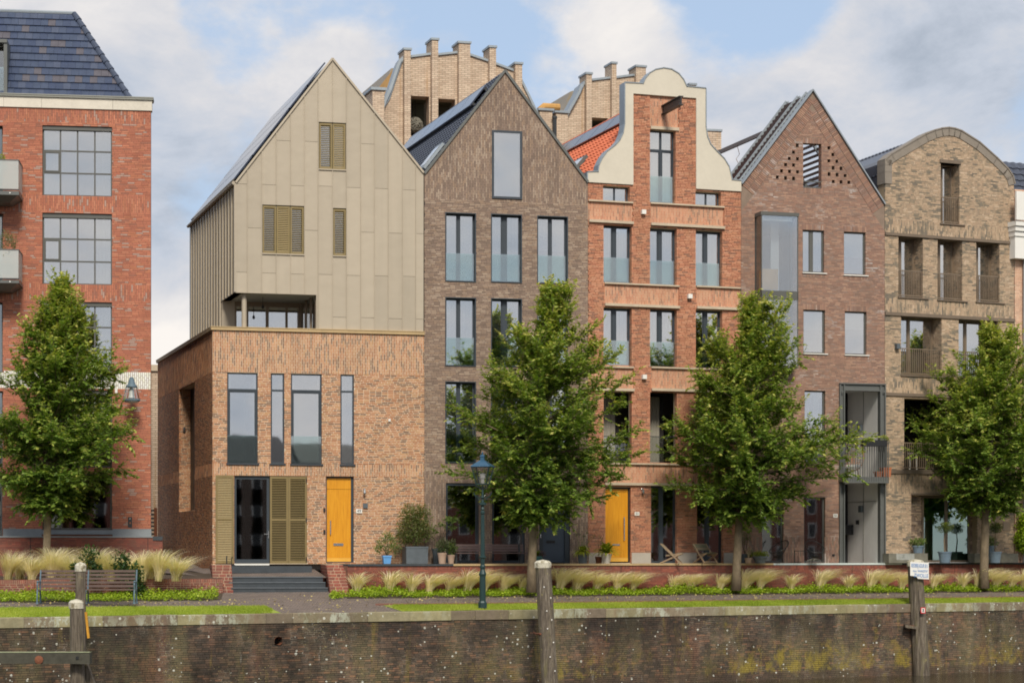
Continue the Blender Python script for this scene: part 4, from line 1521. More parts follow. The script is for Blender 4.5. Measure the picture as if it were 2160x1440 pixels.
def wall_lamp(h, px, py, mat='chrome'):
    u, z = h.uz(px, py)
    return MB().box(u - .03, u + .03, -.03, 0.0, z - .02, z + .1).tube([(u, -.03, z + .07), (u, -.12, z + .1), (u, -.14, z + .05)], .012, 6).lathe([(.03, .06), (.055, -.05), (.05, -.09)], 10, (u, -.14, z)).build('wall_lamp', mat, h.root)


def clip_panel(poly, holes, a, b, c, d):
    """parts of the rectangle a..b x c..d inside poly and outside the holes, as polygons"""
    zs = sorted(set([c, d] + [p[1] for p in poly if c < p[1] < d] + [v for h in holes for v in h[2:] if c < v < d and h[0] < b and h[1] > a]))
    top = max(p[1] for p in poly)
    out = []

    def sh(pts, fn, lim, keep):
        res = []
        for i in range(len(pts)):
            p, q = pts[i], pts[(i + 1) % len(pts)]
            fp, fq = keep(fn(p), lim), keep(fn(q), lim)
            if fp:
                res.append(p)
            if fp != fq:
                t = (lim - fn(p)) / (fn(q) - fn(p))
                res.append((p[0] + (q[0] - p[0]) * t, p[1] + (q[1] - p[1]) * t))
        return res
    ge, le = (lambda v, l: v >= l), (lambda v, l: v <= l)
    P = list(poly)
    P = sh(P, lambda p: p[0], a, ge)
    P = P and sh(P, lambda p: p[0], b, le)
    P = P and sh(P, lambda p: p[1], c, ge)
    P = P and sh(P, lambda p: p[1], min(d, top), le)
    if not P or len(P) < 3:
        return []
    parts = [P]
    for (h0, h1, g0, g1) in holes:
        if h0 >= b or h1 <= a:
            continue
        nxt = []
        for Q in parts:
            lo = sh(Q, lambda p: p[1], g0 - .004, le)
            hi = sh(Q, lambda p: p[1], g1 + .004, ge)
            mid = sh(sh(Q, lambda p: p[1], g0 - .004, ge) or [], lambda p: p[1], g1 + .004, le)
            for X in (lo, hi):
                if X and len(X) > 2:
                    nxt.append(X)
            if mid and len(mid) > 2:
                l = sh(mid, lambda p: p[0], h0 - .004, le)
                r = sh(mid, lambda p: p[0], h1 + .004, ge)
                for X in (l, r):
                    if X and len(X) > 2:
                        nxt.append(X)
        parts = nxt
    res = []
    for Q in parts:
        us, vs = [p[0] for p in Q], [p[1] for p in Q]
        if max(us) - min(us) > .03 and max(vs) - min(vs) > .03:
            res.append(Q)
    return res


def seam_spans(poly, holes, u):
    sw = [(z, x) for x, z in poly]
    hs = [(c, d, a, b) for a, b, c, d in holes]
    return [(a + .01, b - .02) for a, b in ivals(sw, hs, u) if b - a > .05]


M['gold_pale'] = plain('gold_pale', srgb(226, 172, 70), 0.4, var=.08)
M['coping_tan'] = plain('coping_tan', srgb(186, 160, 118), 0.6, 0.1, var=.15, scale=1.5)
M['clad_under'] = plain('clad_under', srgb(120, 110, 92), 0.6, var=.1)
M['soffit'] = plain('soffit', srgb(150, 150, 142), 0.6, var=.05)
G49 = build_49()


# ------------------------------------------------------------------ plain gabled house of purple-brown brick
def juliet(h, r, mull=.5, mw=.1, rec=.2, rail=1.05, **kw):
    return h.window(r, rec=rec, t=0.05, mull=[(mull, mw)], sash=.04, rail=rail, frame='frame_dark', **kw)


def casing(h, r, t=.05, out=.03, mat='frame_dark', dep=.2):
    a, b, c, d = r
    MB().box(a - .0, a + t * .6, -out, dep, c, d).box(b - t * .6, b, -out, dep, c, d).box(a, b, -out - .002, dep, c - .004, c + t * .6).box(a, b, -out - .002, dep, d - t * .6, d + .004).build('window_casing', mat, h.root)


def pantiles(roofpts, rows, cols, mat, parent, amp=.05):
    """rolled tiles over the parallelogram p0 (eave front), p1 (eave back), p2 (ridge back), p3 (ridge front)"""
    p0, p1, p2, p3 = [np.array(p, float) for p in roofpts]
    n = np.cross(p1 - p0, p3 - p0)
    n /= np.linalg.norm(n)
    if n[2] < 0:
        n = -n
    V, Fc = [], []
    sub = 5
    for r in range(rows):
        for c in range(cols):
            base = len(V)
            for e, lift in ((r / rows, .045), ((r + 1.08) / rows, .0)):
                for k in range(sub + 1):
                    t = (c + k / sub) / cols
                    P = (p0 * (1 - t) + p1 * t) * (1 - e) + (p3 * (1 - t) + p2 * t) * e
                    V.append(P + n * (lift + amp * (math.sin(k / sub * 2 * math.pi) * .5 + .5)))
            for k in range(sub):
                Fc.append((base + k, base + k + 1, base + sub + 2 + k, base + sub + 1 + k))
            b2 = len(V)
            for k in range(sub + 1):
                V.append(np.array(V[base + k]) - n * .05)
            for k in range(sub):
                Fc.append((b2 + k, b2 + k + 1, base + k + 1, base + k))
    me = np_mesh('tile', V, Fc, mat)
    return mesh_obj('tile', me, parent, kind='stuff')


def build_51():
    h = H51
    eL, ap, eR = h.uz(895.5, 368), h.uz(1065, 151), h.uz(1240, 386)
    ur = h.u(1240)
    eL = (0.004, eL[1])
    outer = [(0.004, 0), (ur, 0), (ur, eR[1]), ap, eL]
    rows = ((452, 596), (629, 773), (806, 977))
    sh = {0: (-3, -1), 1: (0, 1), 2: (4, 5)}
    for ci, (a, b, mm) in enumerate(((939, 1004, .44), (1035.5, 1101, .40), (1133, 1198, .42))):
        for ri, (c, d) in enumerate(rows):
            s0 = (-3, 0, 4)[ci] if ri == 0 else (-1.5, 0.5, 3)[ri and ci]
            r = h.rect(a, b, c + s0, d + s0 * .6)
            w = juliet(h, r, mull=.46, mw=.075 if ci != 1 else .16, rec=.2, rail=1.08, back=('blind', 'curtain', 'blind')[(ci + ri) % 3], blind=(.0, .5, .3)[(ci * 2 + ri) % 3])
            casing(h, r)
    # tall gable window in its proud frame
    r = h.rect(1037, 1101.5, 276, 420)
    h.window(r, rec=-.05, t=.085, frame='frame_dark', back='blind', blind=0.0, dep=.3)
    # ground floor
    for k, (a, b) in enumerate(((939, 1009), (1037, 1107))):
        r = h.rect(a, b, 1018, 1187)
        h.window(r, rec=.05, t=.1, frame='frame_dark', glass='glass_dark', back='blind' if k == 9 else None, trans=[])
    r = h.rect(1137.5, 1203, 1018, 1187.5)
    h.holes.append(r)
    m = MB().box(r[0] + .004, r[0] + .16, .06, .2, r[2], r[3] - .004).box(r[1] - .2, r[1] - .004, .06, .2, r[2], r[3] - .004).box(r[0] + .16, r[1] - .2, .06, .2, r[3] - .1, r[3] - .004)
    m.build('door_frame', 'frame_dark', h.root)
    dr = box_obj('door', 'door_blue', h.root, r[0] + .163, r[1] - .203, .12, .17, r[2] + .03, r[3] - .104)
    q = h.rect(1154, 1172, 1139, 1145)
    box_obj('letter_slot', 'black', dr, q[0], q[1], .1, .12, q[2], q[3])
    hx = h.u(1141)
    MB().box(hx - .02, hx + .02, .03, .06, h.z(1141, 1134), h.z(1141, 1126)).build('door_knob', 'chrome', dr)
    w = h.wall(outer, 'mortar_dark')
    b = Bricks(51)
    z1, z2 = h.z(1060, 425), h.z(1060, 993)
    b.lay((0, 0, 0), X3, Z3, FRONT, [(0.004, z1), (ur - .003, z1), (ur - .003, eR[1]), ap, eL], h.holes, vertical=True, L=.2, h=.052, j=.011)
    b.lay((0, 0, 0), X3, Z3, FRONT, rect(.004, ur - .003, z2, z1), h.holes, L=.2, h=.052, j=.011)
    b.lay((0, 0, 0), X3, Z3, FRONT, rect(.004, ur - .003, 0, z2), h.holes, vertical=True, L=.2, h=.052, j=.011)
    b.build('brick_brown', w, h.root)
    # verge trim
    tr = MB()
    for P, Q in ((eL, ap), (ap, eR)):
        tr.bar((P[0], .0, P[1] + .03), (Q[0], .0, Q[1] + .03), .14, .09)
    tr.build('verge_trim', 'steel_grey', h.root)
    YB = 12.5
    bk = lambda p, y: (p[0] + h.dir[0] * y, y, p[1])
    rb = MB().add([bk(eL, .05), bk(ap, .05), bk(ap, YB), bk(eL, YB), bk(eR, .05), bk(eR, YB)], [(0, 1, 2, 3), (1, 4, 5, 2)])
    rf = rb.build('roof', 'pantile_dark', h.root)
    pantiles([bk(eL, .1), bk(eL, YB), bk(ap, YB), bk(ap, .1)], 22, 44, 'pantile_dark', rf, .035)
    h.shell(outer, YB, mat='mortar_dark')
    h.floors(0, ur, [0, h.z(1060, 995), h.z(1060, 790), h.z(1060, 612), eL[1] - .25])
    # panels and roof window on the left slope
    sv = Vector((ap[0] - eL[0], 0, ap[1] - eL[1]))
    n = Vector((-sv.z, 0, sv.x)).normalized()
    dv = Vector((h.dir[0], 1, 0))
    def slab(f0, f1, y0, y1, lift, th, name, mat, par):
        P = lambda f, y: Vector(bk(eL, y)) + sv * f + n * lift
        q = [P(f0, y0), P(f0, y1), P(f1, y1), P(f1, y0)]
        return MB().hexa([tuple(x) for x in q] + [tuple(x + n * th) for x in q]).build(name, mat, par)
    for k in range(6):
        slab(.66, .86, .5 + k * 1.72, 2.18 + k * 1.72, .16, .05, 'solar_panel', 'solar', rf)
        for f in (.68, .83):
            slab(f, f + .02, .5 + k * 1.72, 2.18 + k * 1.72, .06, .1, 'panel_rail', 'black', rf)
    sk = slab(.06, .30, .35, 1.25, .06, .1, 'roof_window', 'zinc', rf)
    slab(.09, .27, .45, 1.15, .165, .012, 'pane', 'glass', sk)
    # slatted flue at the back of the roof
    fl = Vector(bk(eL, 10.6)) + sv * .3
    fz = fl.z
    m = MB()
    for k in range(7):
        m.box(fl.x - .3, fl.x + .35, fl.y - .35, fl.y + .35, fz - .2 + k * .13, fz - .12 + k * .13)
    m.tube([(fl.x - .2, fl.y, fz), (fl.x - .2, fl.y, fz + 1.1)], .07, 8)
    m.build('flue', 'zinc', h.root)


M['door_blue'] = plain('door_blue', srgb(66, 78, 92), 0.45, var=.05)
build_51()


# ------------------------------------------------------------------ bell-gable house
def build_53():
    h = H53
    ur = h.u(1563)
    REC = .24
    zg = h.z(1400, 394)
    rects = []
    for ci, (a, b) in enumerate(((1273, 1333), (1371, 1428), (1467.5, 1524))):
        s = (-7, 0, 5)[ci]
        r1 = h.rect(a, b, 482 + s, 602.5 + s * .9)
        r2 = h.rect(a, b, 652 + s * .4, 774 + s * .4)
        for ri, r in enumerate((r1, r2)):
            juliet(h, r, mull=.44, mw=.13, rec=REC, rail=.98, back='curtain', backs=((0.0, .36), (.5, .95)) if ri == 0 else ((.05, .2), (.75, .95)))
        r3 = h.rect(a, b, 826, 976)
        h.holes.append(r3)
        # open loggia: dark room behind a glass parapet
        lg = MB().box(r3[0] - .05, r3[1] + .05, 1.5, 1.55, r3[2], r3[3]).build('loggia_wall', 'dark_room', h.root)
        box_obj('glass_balustrade', 'glass_clear', h.root, r3[0] + .01, r3[1] - .03, .12, .135, r3[2] + .05, r3[2] + 1.0)
        box_obj('handrail', 'steel_dark', h.root, r3[0] + .01, r3[1] - .03, .105, .15, r3[2] + 1.0, r3[2] + 1.03)
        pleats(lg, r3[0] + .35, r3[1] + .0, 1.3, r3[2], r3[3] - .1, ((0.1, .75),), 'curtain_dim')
        MB().box(r3[0] + .3, r3[0] + .38, 1.36, 1.42, r3[2], r3[3]).build('post', 'steel_dark', lg)
    for (a, b, c, d) in ((1272, 1329, 393, 425), (1467, 1521, 405, 436)):
        r = h.rect(a, b, c, d)
        h.window(r, rec=REC, t=.05, mull=[(.5, .06)], frame='frame_dark', back='blind', blind=.0)
    r = h.rect(1371, 1425.5, 275, 428)
    h.window(r, rec=REC, t=.05, mull=[(.5, .08)], trans=[(.735, .07)], sash=.04, frame='frame_dark', back='blind', blind=0, rail=1.05)
    # ground floor: yellow door and two glazed doors
    r = h.rect(1277, 1331, 1027, 1186.5)
    h.holes.append(r)
    MB().box(r[1] - .07, r[1] - .004, .12, .22, r[2], r[3]).box(r[0] + .004, r[1] - .07, .12, .22, r[3] - .06, r[3] - .004).build('door_frame', 'black', h.root)
    dl = (r[0] + .006, r[1] - .072, r[2] + .05, r[3] - .064)
    zt, zk = h.z(1303, 1037.5), h.z(1303, 1175.5)
    door = box_obj('door', 'gold', h.root, dl[0], dl[1], .15, .2, zk + .004, zt - .006)
    box_obj('top_panel', 'gold', door, dl[0], dl[1], .15, .2, zt + .004, dl[3])
    box_obj('kick_panel', 'gold_pale', door, dl[0], dl[1], .14, .2, dl[2], zk)
    hx = h.u(1318.5)
    MB().box(hx - .02, hx + .02, .07, .1, h.z(1318, 1139), h.z(1318, 1090)).box(hx - .012, hx + .012, .1, .15, h.z(1318, 1135), h.z(1318, 1133)).box(hx - .012, hx + .012, .1, .15, h.z(1318, 1096), h.z(1318, 1094)).build('handle', 'chrome', door)
    q = h.rect(1294, 1310, 1146.5, 1150)
    box_obj('letter_slot', 'chrome', door, q[0], q[1], .135, .15, q[2], q[3])
    for (a, b) in ((1373, 1428.5), (1470, 1525.5)):
        r = h.rect(a, b, 1024, 1187)
        h.window(r, rec=.2, t=.06, mull=[(.46, .12)], sash=.03, frame='frame_dark', glass='glass_dark', back=None, name='glass_door')
    # masonry: flush piers, bands set back between ledges
    outer = [(0.004, 0), (ur, 0), (ur, zg), (0.004, zg)]
    cl, cr = h.u(1335), h.u(1467.5)
    ztop = h.z(1400, 203)
    panel = [(cl, zg), (cr, zg), (cr, ztop), (cl, ztop)]
    allpoly = [(0.004, 0), (ur, 0), (ur, zg), (cr, zg), (cr, ztop), (cl, ztop), (cl, zg), (0.004, zg)]
    w = h.wall(allpoly, 'mortar_mid', y0=.066)
    b = Bricks(53)
    lay = lambda poly, vert, pr: b.lay((0, 0, 0), X3, Z3, FRONT, poly, h.holes, vertical=vert, proud=pr, depth=.1 + pr + .065, h=.05, j=.0125)
    # vertical bands (u0, u1, z0, z1) at the plane of the wall, everything else stands 6 cm proud
    bands = []
    def band(x0, x1, yt, yb, ledges=True):
        xm = (x0 + x1) / 2
        r = (h.u(x0) + .002, h.u(x1) - .002, h.z(xm, yb), h.z(xm, yt))
        bands.append(r)
        if ledges:
            box_obj('ledge', 'ledge', h.root, r[0] + .004, r[1] - .004, -.04, .3, r[3] - .004, r[3] + .055)
            box_obj('ledge', 'ledge', h.root, r[0] + .004, r[1] - .004, -.10, .3, r[2] - .09, r[2] + .01)
    band(1241.5, 1335.5, 426.5, 466)
    band(1372, 1528, 434, 474.5)
    band(1275, 1433, 601.5, 643)
    band(1469, 1562, 607, 648)
    band(1241.5, 1337, 775, 819)
    band(1373.5, 1525, 778, 821)
    band(1275, 1529, 980, 1019)
    box_obj('ledge', 'ledge', h.root, h.u(1372) + .004, h.u(1432) - .004, -.06, .3, h.z(1402, 274.5), h.z(1402, 268))
    bands.append((h.u(1370.5), h.u(1432), h.z(1402, 268.5), ztop))
    for r in bands:
        b.lay((0, 0, 0), X3, Z3, FRONT, rect(*r), h.holes, vertical=True, proud=-.06, depth=.1, h=.05, j=.0125)
    b.lay((0, 0, 0), X3, Z3, FRONT, [(p[0] - (.004 if p[0] > 1 else 0), p[1]) for p in allpoly], h.holes + bands, proud=0.0, depth=.16, h=.05, j=.0125)
    for hl in h.holes:      # right-hand reveals
        b.lay((hl[1], 0, 0), Y3, Z3, (-1, 0, 0), rect(.012, REC, hl[2], hl[3]), (), h=.05, j=.0125, proud=.004, depth=.05)
    b.build('brick_tomato', w, h.root)
    rg = MB()
    for (a, b_) in ((1241.5, 1276.5), (1332, 1372), (1429.5, 1469), (1526.5, 1562.5)):
        box_obj('plinth_block', 'greystone', h.root, h.u(a), h.u(b_), -.04, .25, 0, h.z(1400, 1165))
    # white gable: curved outline with zinc capping
    O = [(1239.3, 402), (1239.3, 363.5), (1261, 363), (1263, 349), (1270, 334), (1280, 320), (1297, 307), (1307, 296), (1314, 281), (1317.3, 262), (1317.5, 175.5), (1356, 177.5),
         (1361, 166), (1370, 155), (1382, 148), (1399, 144.8), (1415, 147.5), (1430, 156.5), (1440, 169), (1447, 183.5), (1487, 187.5), (1487, 268), (1490, 288), (1497, 305), (1511, 320.5), (1526, 335.5), (1536, 352), (1542.5, 380), (1562.5, 382)]
    L_ = [h.uz(x, y) for x, y in O]
    YF = -.06
    zlb, zrb = h.z(1287, 387.5), h.z(1515, 401.5)
    L_[0] = (L_[0][0], zlb)
    poly = L_ + [(L_[-1][0], zrb), (cr, zrb), (cr, ztop), (cl, ztop), (cl, zlb)]
    st = MB()
    wall_mesh(st, poly, [], YF, .34)
    # soffits under the two shoulders are part of the same slab
    wh = st.build('gable', 'stucco', h.root)
    # attic front behind the shoulders
    body = L_ + [(L_[-1][0], zlb - .3), (L_[0][0], zlb - .3)]
    wall_mesh(m2 := MB(), [(x, z - .02) for x, z in L_] + [(L_[-1][0], zlb - .3), (L_[0][0], zlb - .3)], [x for x in h.holes if x[3] > zlb - .4], .34, .4)
    m2.build('gable_back', 'mortar_mid', h.root)
    cap = MB()
    for P, Q in zip(L_[1:-1], L_[2:]):
        d = Vector((Q[0] - P[0], 0, Q[1] - P[1])).normalized()
        n = Vector((-d.z, 0, d.x))
        e = d * .012
        A, B = Vector((P[0], 0, P[1])) - e, Vector((Q[0], 0, Q[1])) + e
        cap.hexa([tuple(v) for v in (A + Y3 * (YF - .03), B + Y3 * (YF - .03), B + Y3 * .46, A + Y3 * .46, A + n * .035 + Y3 * (YF - .03), B + n * .035 + Y3 * (YF - .03), B + n * .035 + Y3 * .46, A + n * .035 + Y3 * .46)])
    cap.build('gable_capping', 'zinc', h.root)
    box_obj('gable_capping', 'zinc', h.root, L_[0][0] - .04, L_[0][0] - .002, YF, .46, zlb - .02, L_[1][1])
    # hoisting beam
    u, z = h.uz(1400, 232)
    bm = MB().box(u - .09, u + .09, -1.75, .1, z - .17, z - .14).box(u - .09, u + .09, -1.75, .1, z + .14, z + .17).box(u - .02, u + .02, -1.75, .1, z - .14, z + .14)
    hb = bm.build('hoist_beam', 'steel_dark', h.root)
    MB().tube([(u, -1.6, z - .17), (u, -1.6, z - .24), (u + .04, -1.6, z - .29), (u, -1.6, z - .33), (u - .04, -1.6, z - .29)], .014, 6).build('hook', 'steel_dark', hb)
    # light boxes, number, wall lamp
    for (x, y) in ((1356, 448), (1453.5, 625.5), (1357.5, 795), (1441, 795)):
        q = h.rect(x - 4.5, x + 4, y - 4.5, y + 4.5)
        if x != 1441:
            box_obj('light_box', 'white_paint', h.root, q[0], q[1], -.16, 0.0, q[2], q[3])
    q = h.rect(1338.5, 1348.5, 1079, 1086.5)
    pl = box_obj('number_plate', 'white_paint', h.root, q[0], q[1], -.02, 0.0, q[2], q[3])
    text_obj('digits', '53', .12, 'ink_black', pl, ((q[0] + q[1]) / 2, -.022, (q[2] + q[3]) / 2))
    wall_lamp(h, 1354, 1035)
    # roof with red pantiles
    YB = 11.5
    zrg = h.z(1400, 196)
    ua = (h.u(1240) + ur) / 2
    eL, eR, ap = (0.05, h.z(1241, 384)), (ur - .05, h.z(1241, 384)), (ua, zrg)
    bk = lambda p, y: (p[0] + h.dir[0] * y, y, p[1])
    rb = MB().add([bk(eL, .4), bk(ap, .4), bk(ap, YB), bk(eL, YB), bk(eR, .4), bk(eR, YB)], [(0, 1, 2, 3), (1, 4, 5, 2)])
    rf = rb.build('roof', 'pantile_red', h.root)
    pantiles([bk(eL, .45), bk(eL, YB), bk(ap, YB), bk(ap, .45)], 15, 34, 'pantile_red', rf, .075)
    MB().tube([Vector(bk(ap, .45)) + Z3 * .05, Vector(bk(ap, YB)) + Z3 * .05], .1, 8).build('ridge_tile', 'pantile_red', rf)
    sv = Vector((ap[0] - eL[0], 0, ap[1] - eL[1]))
    n = Vector((-sv.z, 0, sv.x)).normalized()
    def slab(f0, f1, y0, y1, lift, th, name, mat, par):
        P = lambda f, y: Vector(bk(eL, y)) + sv * f + n * lift
        q = [P(f0, y0), P(f0, y1), P(f1, y1), P(f1, y0)]
        return MB().hexa([tuple(x) for x in q] + [tuple(x + n * th) for x in q]).build(name, mat, par)
    for k in range(6):
        slab(.77, .95, .8 + k * 1.72, 2.47 + k * 1.72, .14, .05, 'solar_panel', 'solar', rf)
    sk = slab(.22, .46, 3.6, 4.7, .08, .12, 'roof_window', 'steel_grey', rf)
    slab(.25, .43, 3.72, 4.58, .205, .012, 'pane', 'glass', sk)
    h.shell([(0.004, 0), (ur, 0), eR, ap, eL], YB, y0=.4, mat='mortar_mid')
    h.floors(0, ur, [0, h.z(1400, 985), h.z(1400, 785), h.z(1400, 612), h.z(1400, 440)], dep=5)


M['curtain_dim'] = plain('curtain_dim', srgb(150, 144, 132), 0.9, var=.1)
build_53()


# ------------------------------------------------------------------ perforated gable house
def build_55():
    h = H55
    ur = h.u(1866)
    eL, ap, eR = h.uz(1564, 389), h.uz(1713.5, 191), h.uz(1866, 432)
    eL = (.004, eL[1])
    outer = [(.004, 0), (ur, 0), (ur, eR[1]), ap, eL]
    for (a, b, c, d, k) in ((1693, 1738.5, 485.5, 575, 1), (1780, 1826, 489.5, 580, 0), (1694.5, 1740.5, 653.5, 745, 0), (1782, 1828, 657, 748, 0)):
        r = h.rect(a, b, c, d)
        h.window(r, rec=.1, t=.055, mull=[(.44, .16)] if k else [], frame='frame_grey', back='blind', blind=(.55, .42, .3, .6)[int(c + a) % 4] if not k else 0.0)
        box_obj('sill', 'white_paint', h.root, r[0] - .02, r[1] + .1, -.06, .1, r[2] - .04, r[2] - .004)
    r = h.rect(1697, 1741, 823, 975)
    h.window(r, rec=.12, t=.06, frame='frame_grey', back='curtain', backs=((.6, .9),))
    for (a, b) in ((1606.5, 1653), (1695.5, 1741)):
        r = h.rect(a, b, 1047, 1186)
        h.window(r, rec=.12, t=.07, frame='frame_grey', glass='glass_dark', back='curtain', backs=((.72, .82),))
    # openings of the gable: the tall one and the missing half bricks
    hole = h.rect(1694, 1733, 303, 397)
    z6 = lambda x, y: (1500 + x / 5.333, 170 + y / 5.333)
    ph = [(970, 730), (927, 803), (880, 875), (972, 880), (838, 945), (928, 950), (793, 1018), (882, 1025), (972, 1030), (745, 1090), (838, 1097), (928, 1103),
          (1325, 757), (1370, 835), (1325, 907), (1415, 912), (1373, 983), (1462, 990), (1328, 1053), (1418, 1060), (1508, 1067), (1375, 1133), (1462, 1140), (1550, 1145)]
    small = []
    for x, y in ph:
        X, Y = z6(x, y)
        u, z = h.uz(X, Y)
        small.append((u - .064, u + .064, z - .072, z + .072))
    gh = h.holes + [hole] + small
    # stairway entrance and balcony recess
    ent = h.rect(1780, 1858, 824, 1187.5)
    holes = gh + [ent]
    bay = h.rect(1592, 1671, 458, 768)
    holes = holes + [bay]
    w = h.wall(outer, 'mortar_grey', holes=holes, depth=.3)
    b = Bricks(55)
    # raking bands of upright bricks along both verges
    vw = .62
    sl = (ap[1] - eL[1]) / (ap[0] - eL[0])
    sr = (ap[1] - eR[1]) / (eR[0] - ap[0])
    dzL = vw * math.sqrt(1 + sl * sl)
    dzR = vw * math.sqrt(1 + sr * sr)
    dz = (dzL + dzR) / 2
    inner = [(.004, 0), (ur - .003, 0), (ur - .003, eR[1] - dz), (ap[0], ap[1] - dz), (.004, eL[1] - dz)]
    soldier = []
    for hl in h.holes[:4]:
        soldier.append((hl[0] - .03, hl[1] + .03, hl[3] + .004, hl[3] + .21))
        soldier.append((hl[0] - .0, hl[1] + .1, hl[2] - .17, hl[2] - .05))
    soldier.append((hole[0] - .02, hole[1] + .04, hole[3], hole[3] + .21))
    soldier.append((hole[0], hole[1] + .04, hole[2] - .2, hole[2]))
    zp = h.z(1715, 1132)
    b.lay((0, 0, 0), X3, Z3, FRONT, [(p[0], max(p[1], zp)) for p in inner], holes + soldier, L=.21, h=.05, j=.0125)
    b.lay((0, 0, 0), X3, Z3, FRONT, rect(.004, ur - .003, 0, zp), holes, vertical=True, h=.05, j=.0125, proud=.0, jit=.012)
    for r in soldier:
        b.lay((0, 0, 0), X3, Z3, FRONT, rect(*r), (), vertical=True, h=.05, j=.0125, wild=0, half=0, proud=.008)
    for P, Q in ((eL, ap), (eR, ap)):
        a, c = Vector((P[0], 0, P[1])), Vector((Q[0], 0, Q[1]))
        d = (c - a).normalized()
        nrm = Vector((d.z, 0, -d.x)) if d.x > 0 else Vector((-d.z, 0, d.x))
        ln = (c - a).length
        n_ = int(ln / .075)
        for row in range(2):
            wr_ = .275
            off = .04 + row * .305
            for k in range(n_ + 8):
                p = a + d * ((k + .5) * .075) + nrm * (off + wr_ / 2)
                if (p.x > ap[0] - .03) if d.x > 0 else (p.x < ap[0] + .03):
                    continue
                if p.x < .02 or p.x > ur - .02:
                    continue
                b.one(p + Vector((0, -.005 + .05 - b.rng.uniform(.004, .012), 0)), nrm, FRONT, d, (wr_ / 2, .05, .031))
    # reveal of the gable opening
    b.lay((hole[1], 0, 0), Y3, Z3, (-1, 0, 0), rect(.012, .28, hole[2], hole[3]), (), proud=.004, depth=.05)
    b.build('brick_plum', w, h.root)
    MB().box(hole[0], hole[1], .06, .09, hole[2] + .25, hole[2] + .29).box(hole[0], hole[1], .06, .09, hole[2] + .02, hole[2] + .06).build('guard_rail', 'steel_grey', h.root)
    # dark boxes behind the small perforations
    mb = MB()
    for a_, b_, c_, d_ in small:
        mb.box(a_ - .01, b_ + .01, .28, .3, c_ - .01, d_ + .01)
    mb.build('perforation_back', 'dark_room', h.root)
    # metal verges
    tr = MB()
    for P, Q in ((eL, ap), (ap, eR)):
        tr.bar((P[0], .08, P[1] + .02), (Q[0], .08, Q[1] + .02), .36, .05)
    tr.build('verge_trim', 'zinc', h.root)
    # open pergola roof of slats
    YB = 2.2
    bk = lambda p, y: Vector((p[0] + h.dir[0] * y, y, p[1]))
    pg = MB()
    for y in (.45, 1.2, YB):
        for P, Q in ((eL, ap), (ap, eR)):
            pg.bar(bk(P, y), bk(Q, y), .08, .14)
    rf = pg.build('pergola_frame', 'zinc', h.root)
    em = (eR[0] + (ap[0] - eR[0]) * .66, eR[1] + (ap[1] - eR[1]) * .66)
    for y in (4.6, 7.2):
        MB().bar(bk(eR, y), bk(em, y), .08, .14).build('rafter', 'steel_grey', rf)
    for P in (eL, eR):
        n_ = 24
        for k in range(1, n_):
            t = k / n_
            q = (P[0] + (ap[0] - P[0]) * t, P[1] + (ap[1] - P[1]) * t - .04)
            MB().bar(bk(q, .3), bk(q, YB if P is eL or k > 15 else 7.2), .035, .11).build('slat', 'slat_wood', rf)
    a_ = h.uz(1632, 257, YB)
    q = (eL[0] + (ap[0] - eL[0]) * .66, eL[1] + (ap[1] - eL[1]) * .66)
    MB().bar(bk(q, YB), bk(q, 7.6), .1, .16).build('steel_beam', 'steel_grey', h.root)
    MB().tube([bk((q[0], q[1] - .05), 4.6), bk((q[0] + .1, q[1] - .4), 4.6), bk((q[0] - .05, q[1] - .6), 4.6), bk((q[0] + .12, q[1] - .9), 4.6)], .012, 5).build('hanging_cord', 'teak', h.root)
    # rear gable wall on which the beam rests
    rp = [(ap[0] - 1.5, eL[1] - .6), (ap[0] + 1.5, eL[1] - .6), (ap[0] + .0, q[1] + .1 + .4), ]
    wz = eL[1]
    uL = q[0]
    g = [(uL - 1.0, wz - 1.2), (uL + 1.2, wz - 1.2), (uL + .1, q[1] + .35)]
    gm = MB()
    gm.prism([(x, z) for x, z in g], 7.6, 7.9, h.dir)
    gm.build('rear_gable', 'slat_wood', h.root)
    # flat roof behind, shell and rooms
    zfl = h.z(1715, 440)
    MB().add([(0, .3, zfl), (ur, .3, zfl), (ur + h.dir[0] * 11, 11, zfl), (h.dir[0] * 11, 11, zfl)], [(0, 1, 2, 3)]).build('flat_roof', 'dark_stone', h.root)
    h.shell(rect(0, ur, 0, zfl), 11, mat='mortar_grey')
    eu0, eu1 = h.u(1775), ur
    h.floors(0, h.u(1776), [0, h.z(1715, 1015), h.z(1715, 795), h.z(1715, 622), h.z(1715, 445)], dep=5)
    # glass bay of two storeys
    bo = -.62
    a_, b_ = bay[0] + .02, bay[1] - .01
    z0, z1 = h.z(1640, 770, bo), h.z(1640, 455, bo)
    zs0, zs1 = h.z(1640, 632, bo), h.z(1640, 613, bo)
    fm = MB()
    fm.box(a_ - .03, b_ + .03, bo - .03, .05, z1 - .0, z1 + .14).box(a_, b_, bo, .05, zs0, zs1).box(a_, b_, bo, .05, z0 - .1, z0)
    for x in (a_, b_ - .05):
        fm.box(x, x + .05, -.02, .06, z0, z1)
    fm.box(a_, a_ + .035, bo, bo + .035, z0, z1).box(b_ - .035, b_, bo, bo + .035, z0, z1)
    bw = fm.build('bay_window', 'frame_grey', h.root)
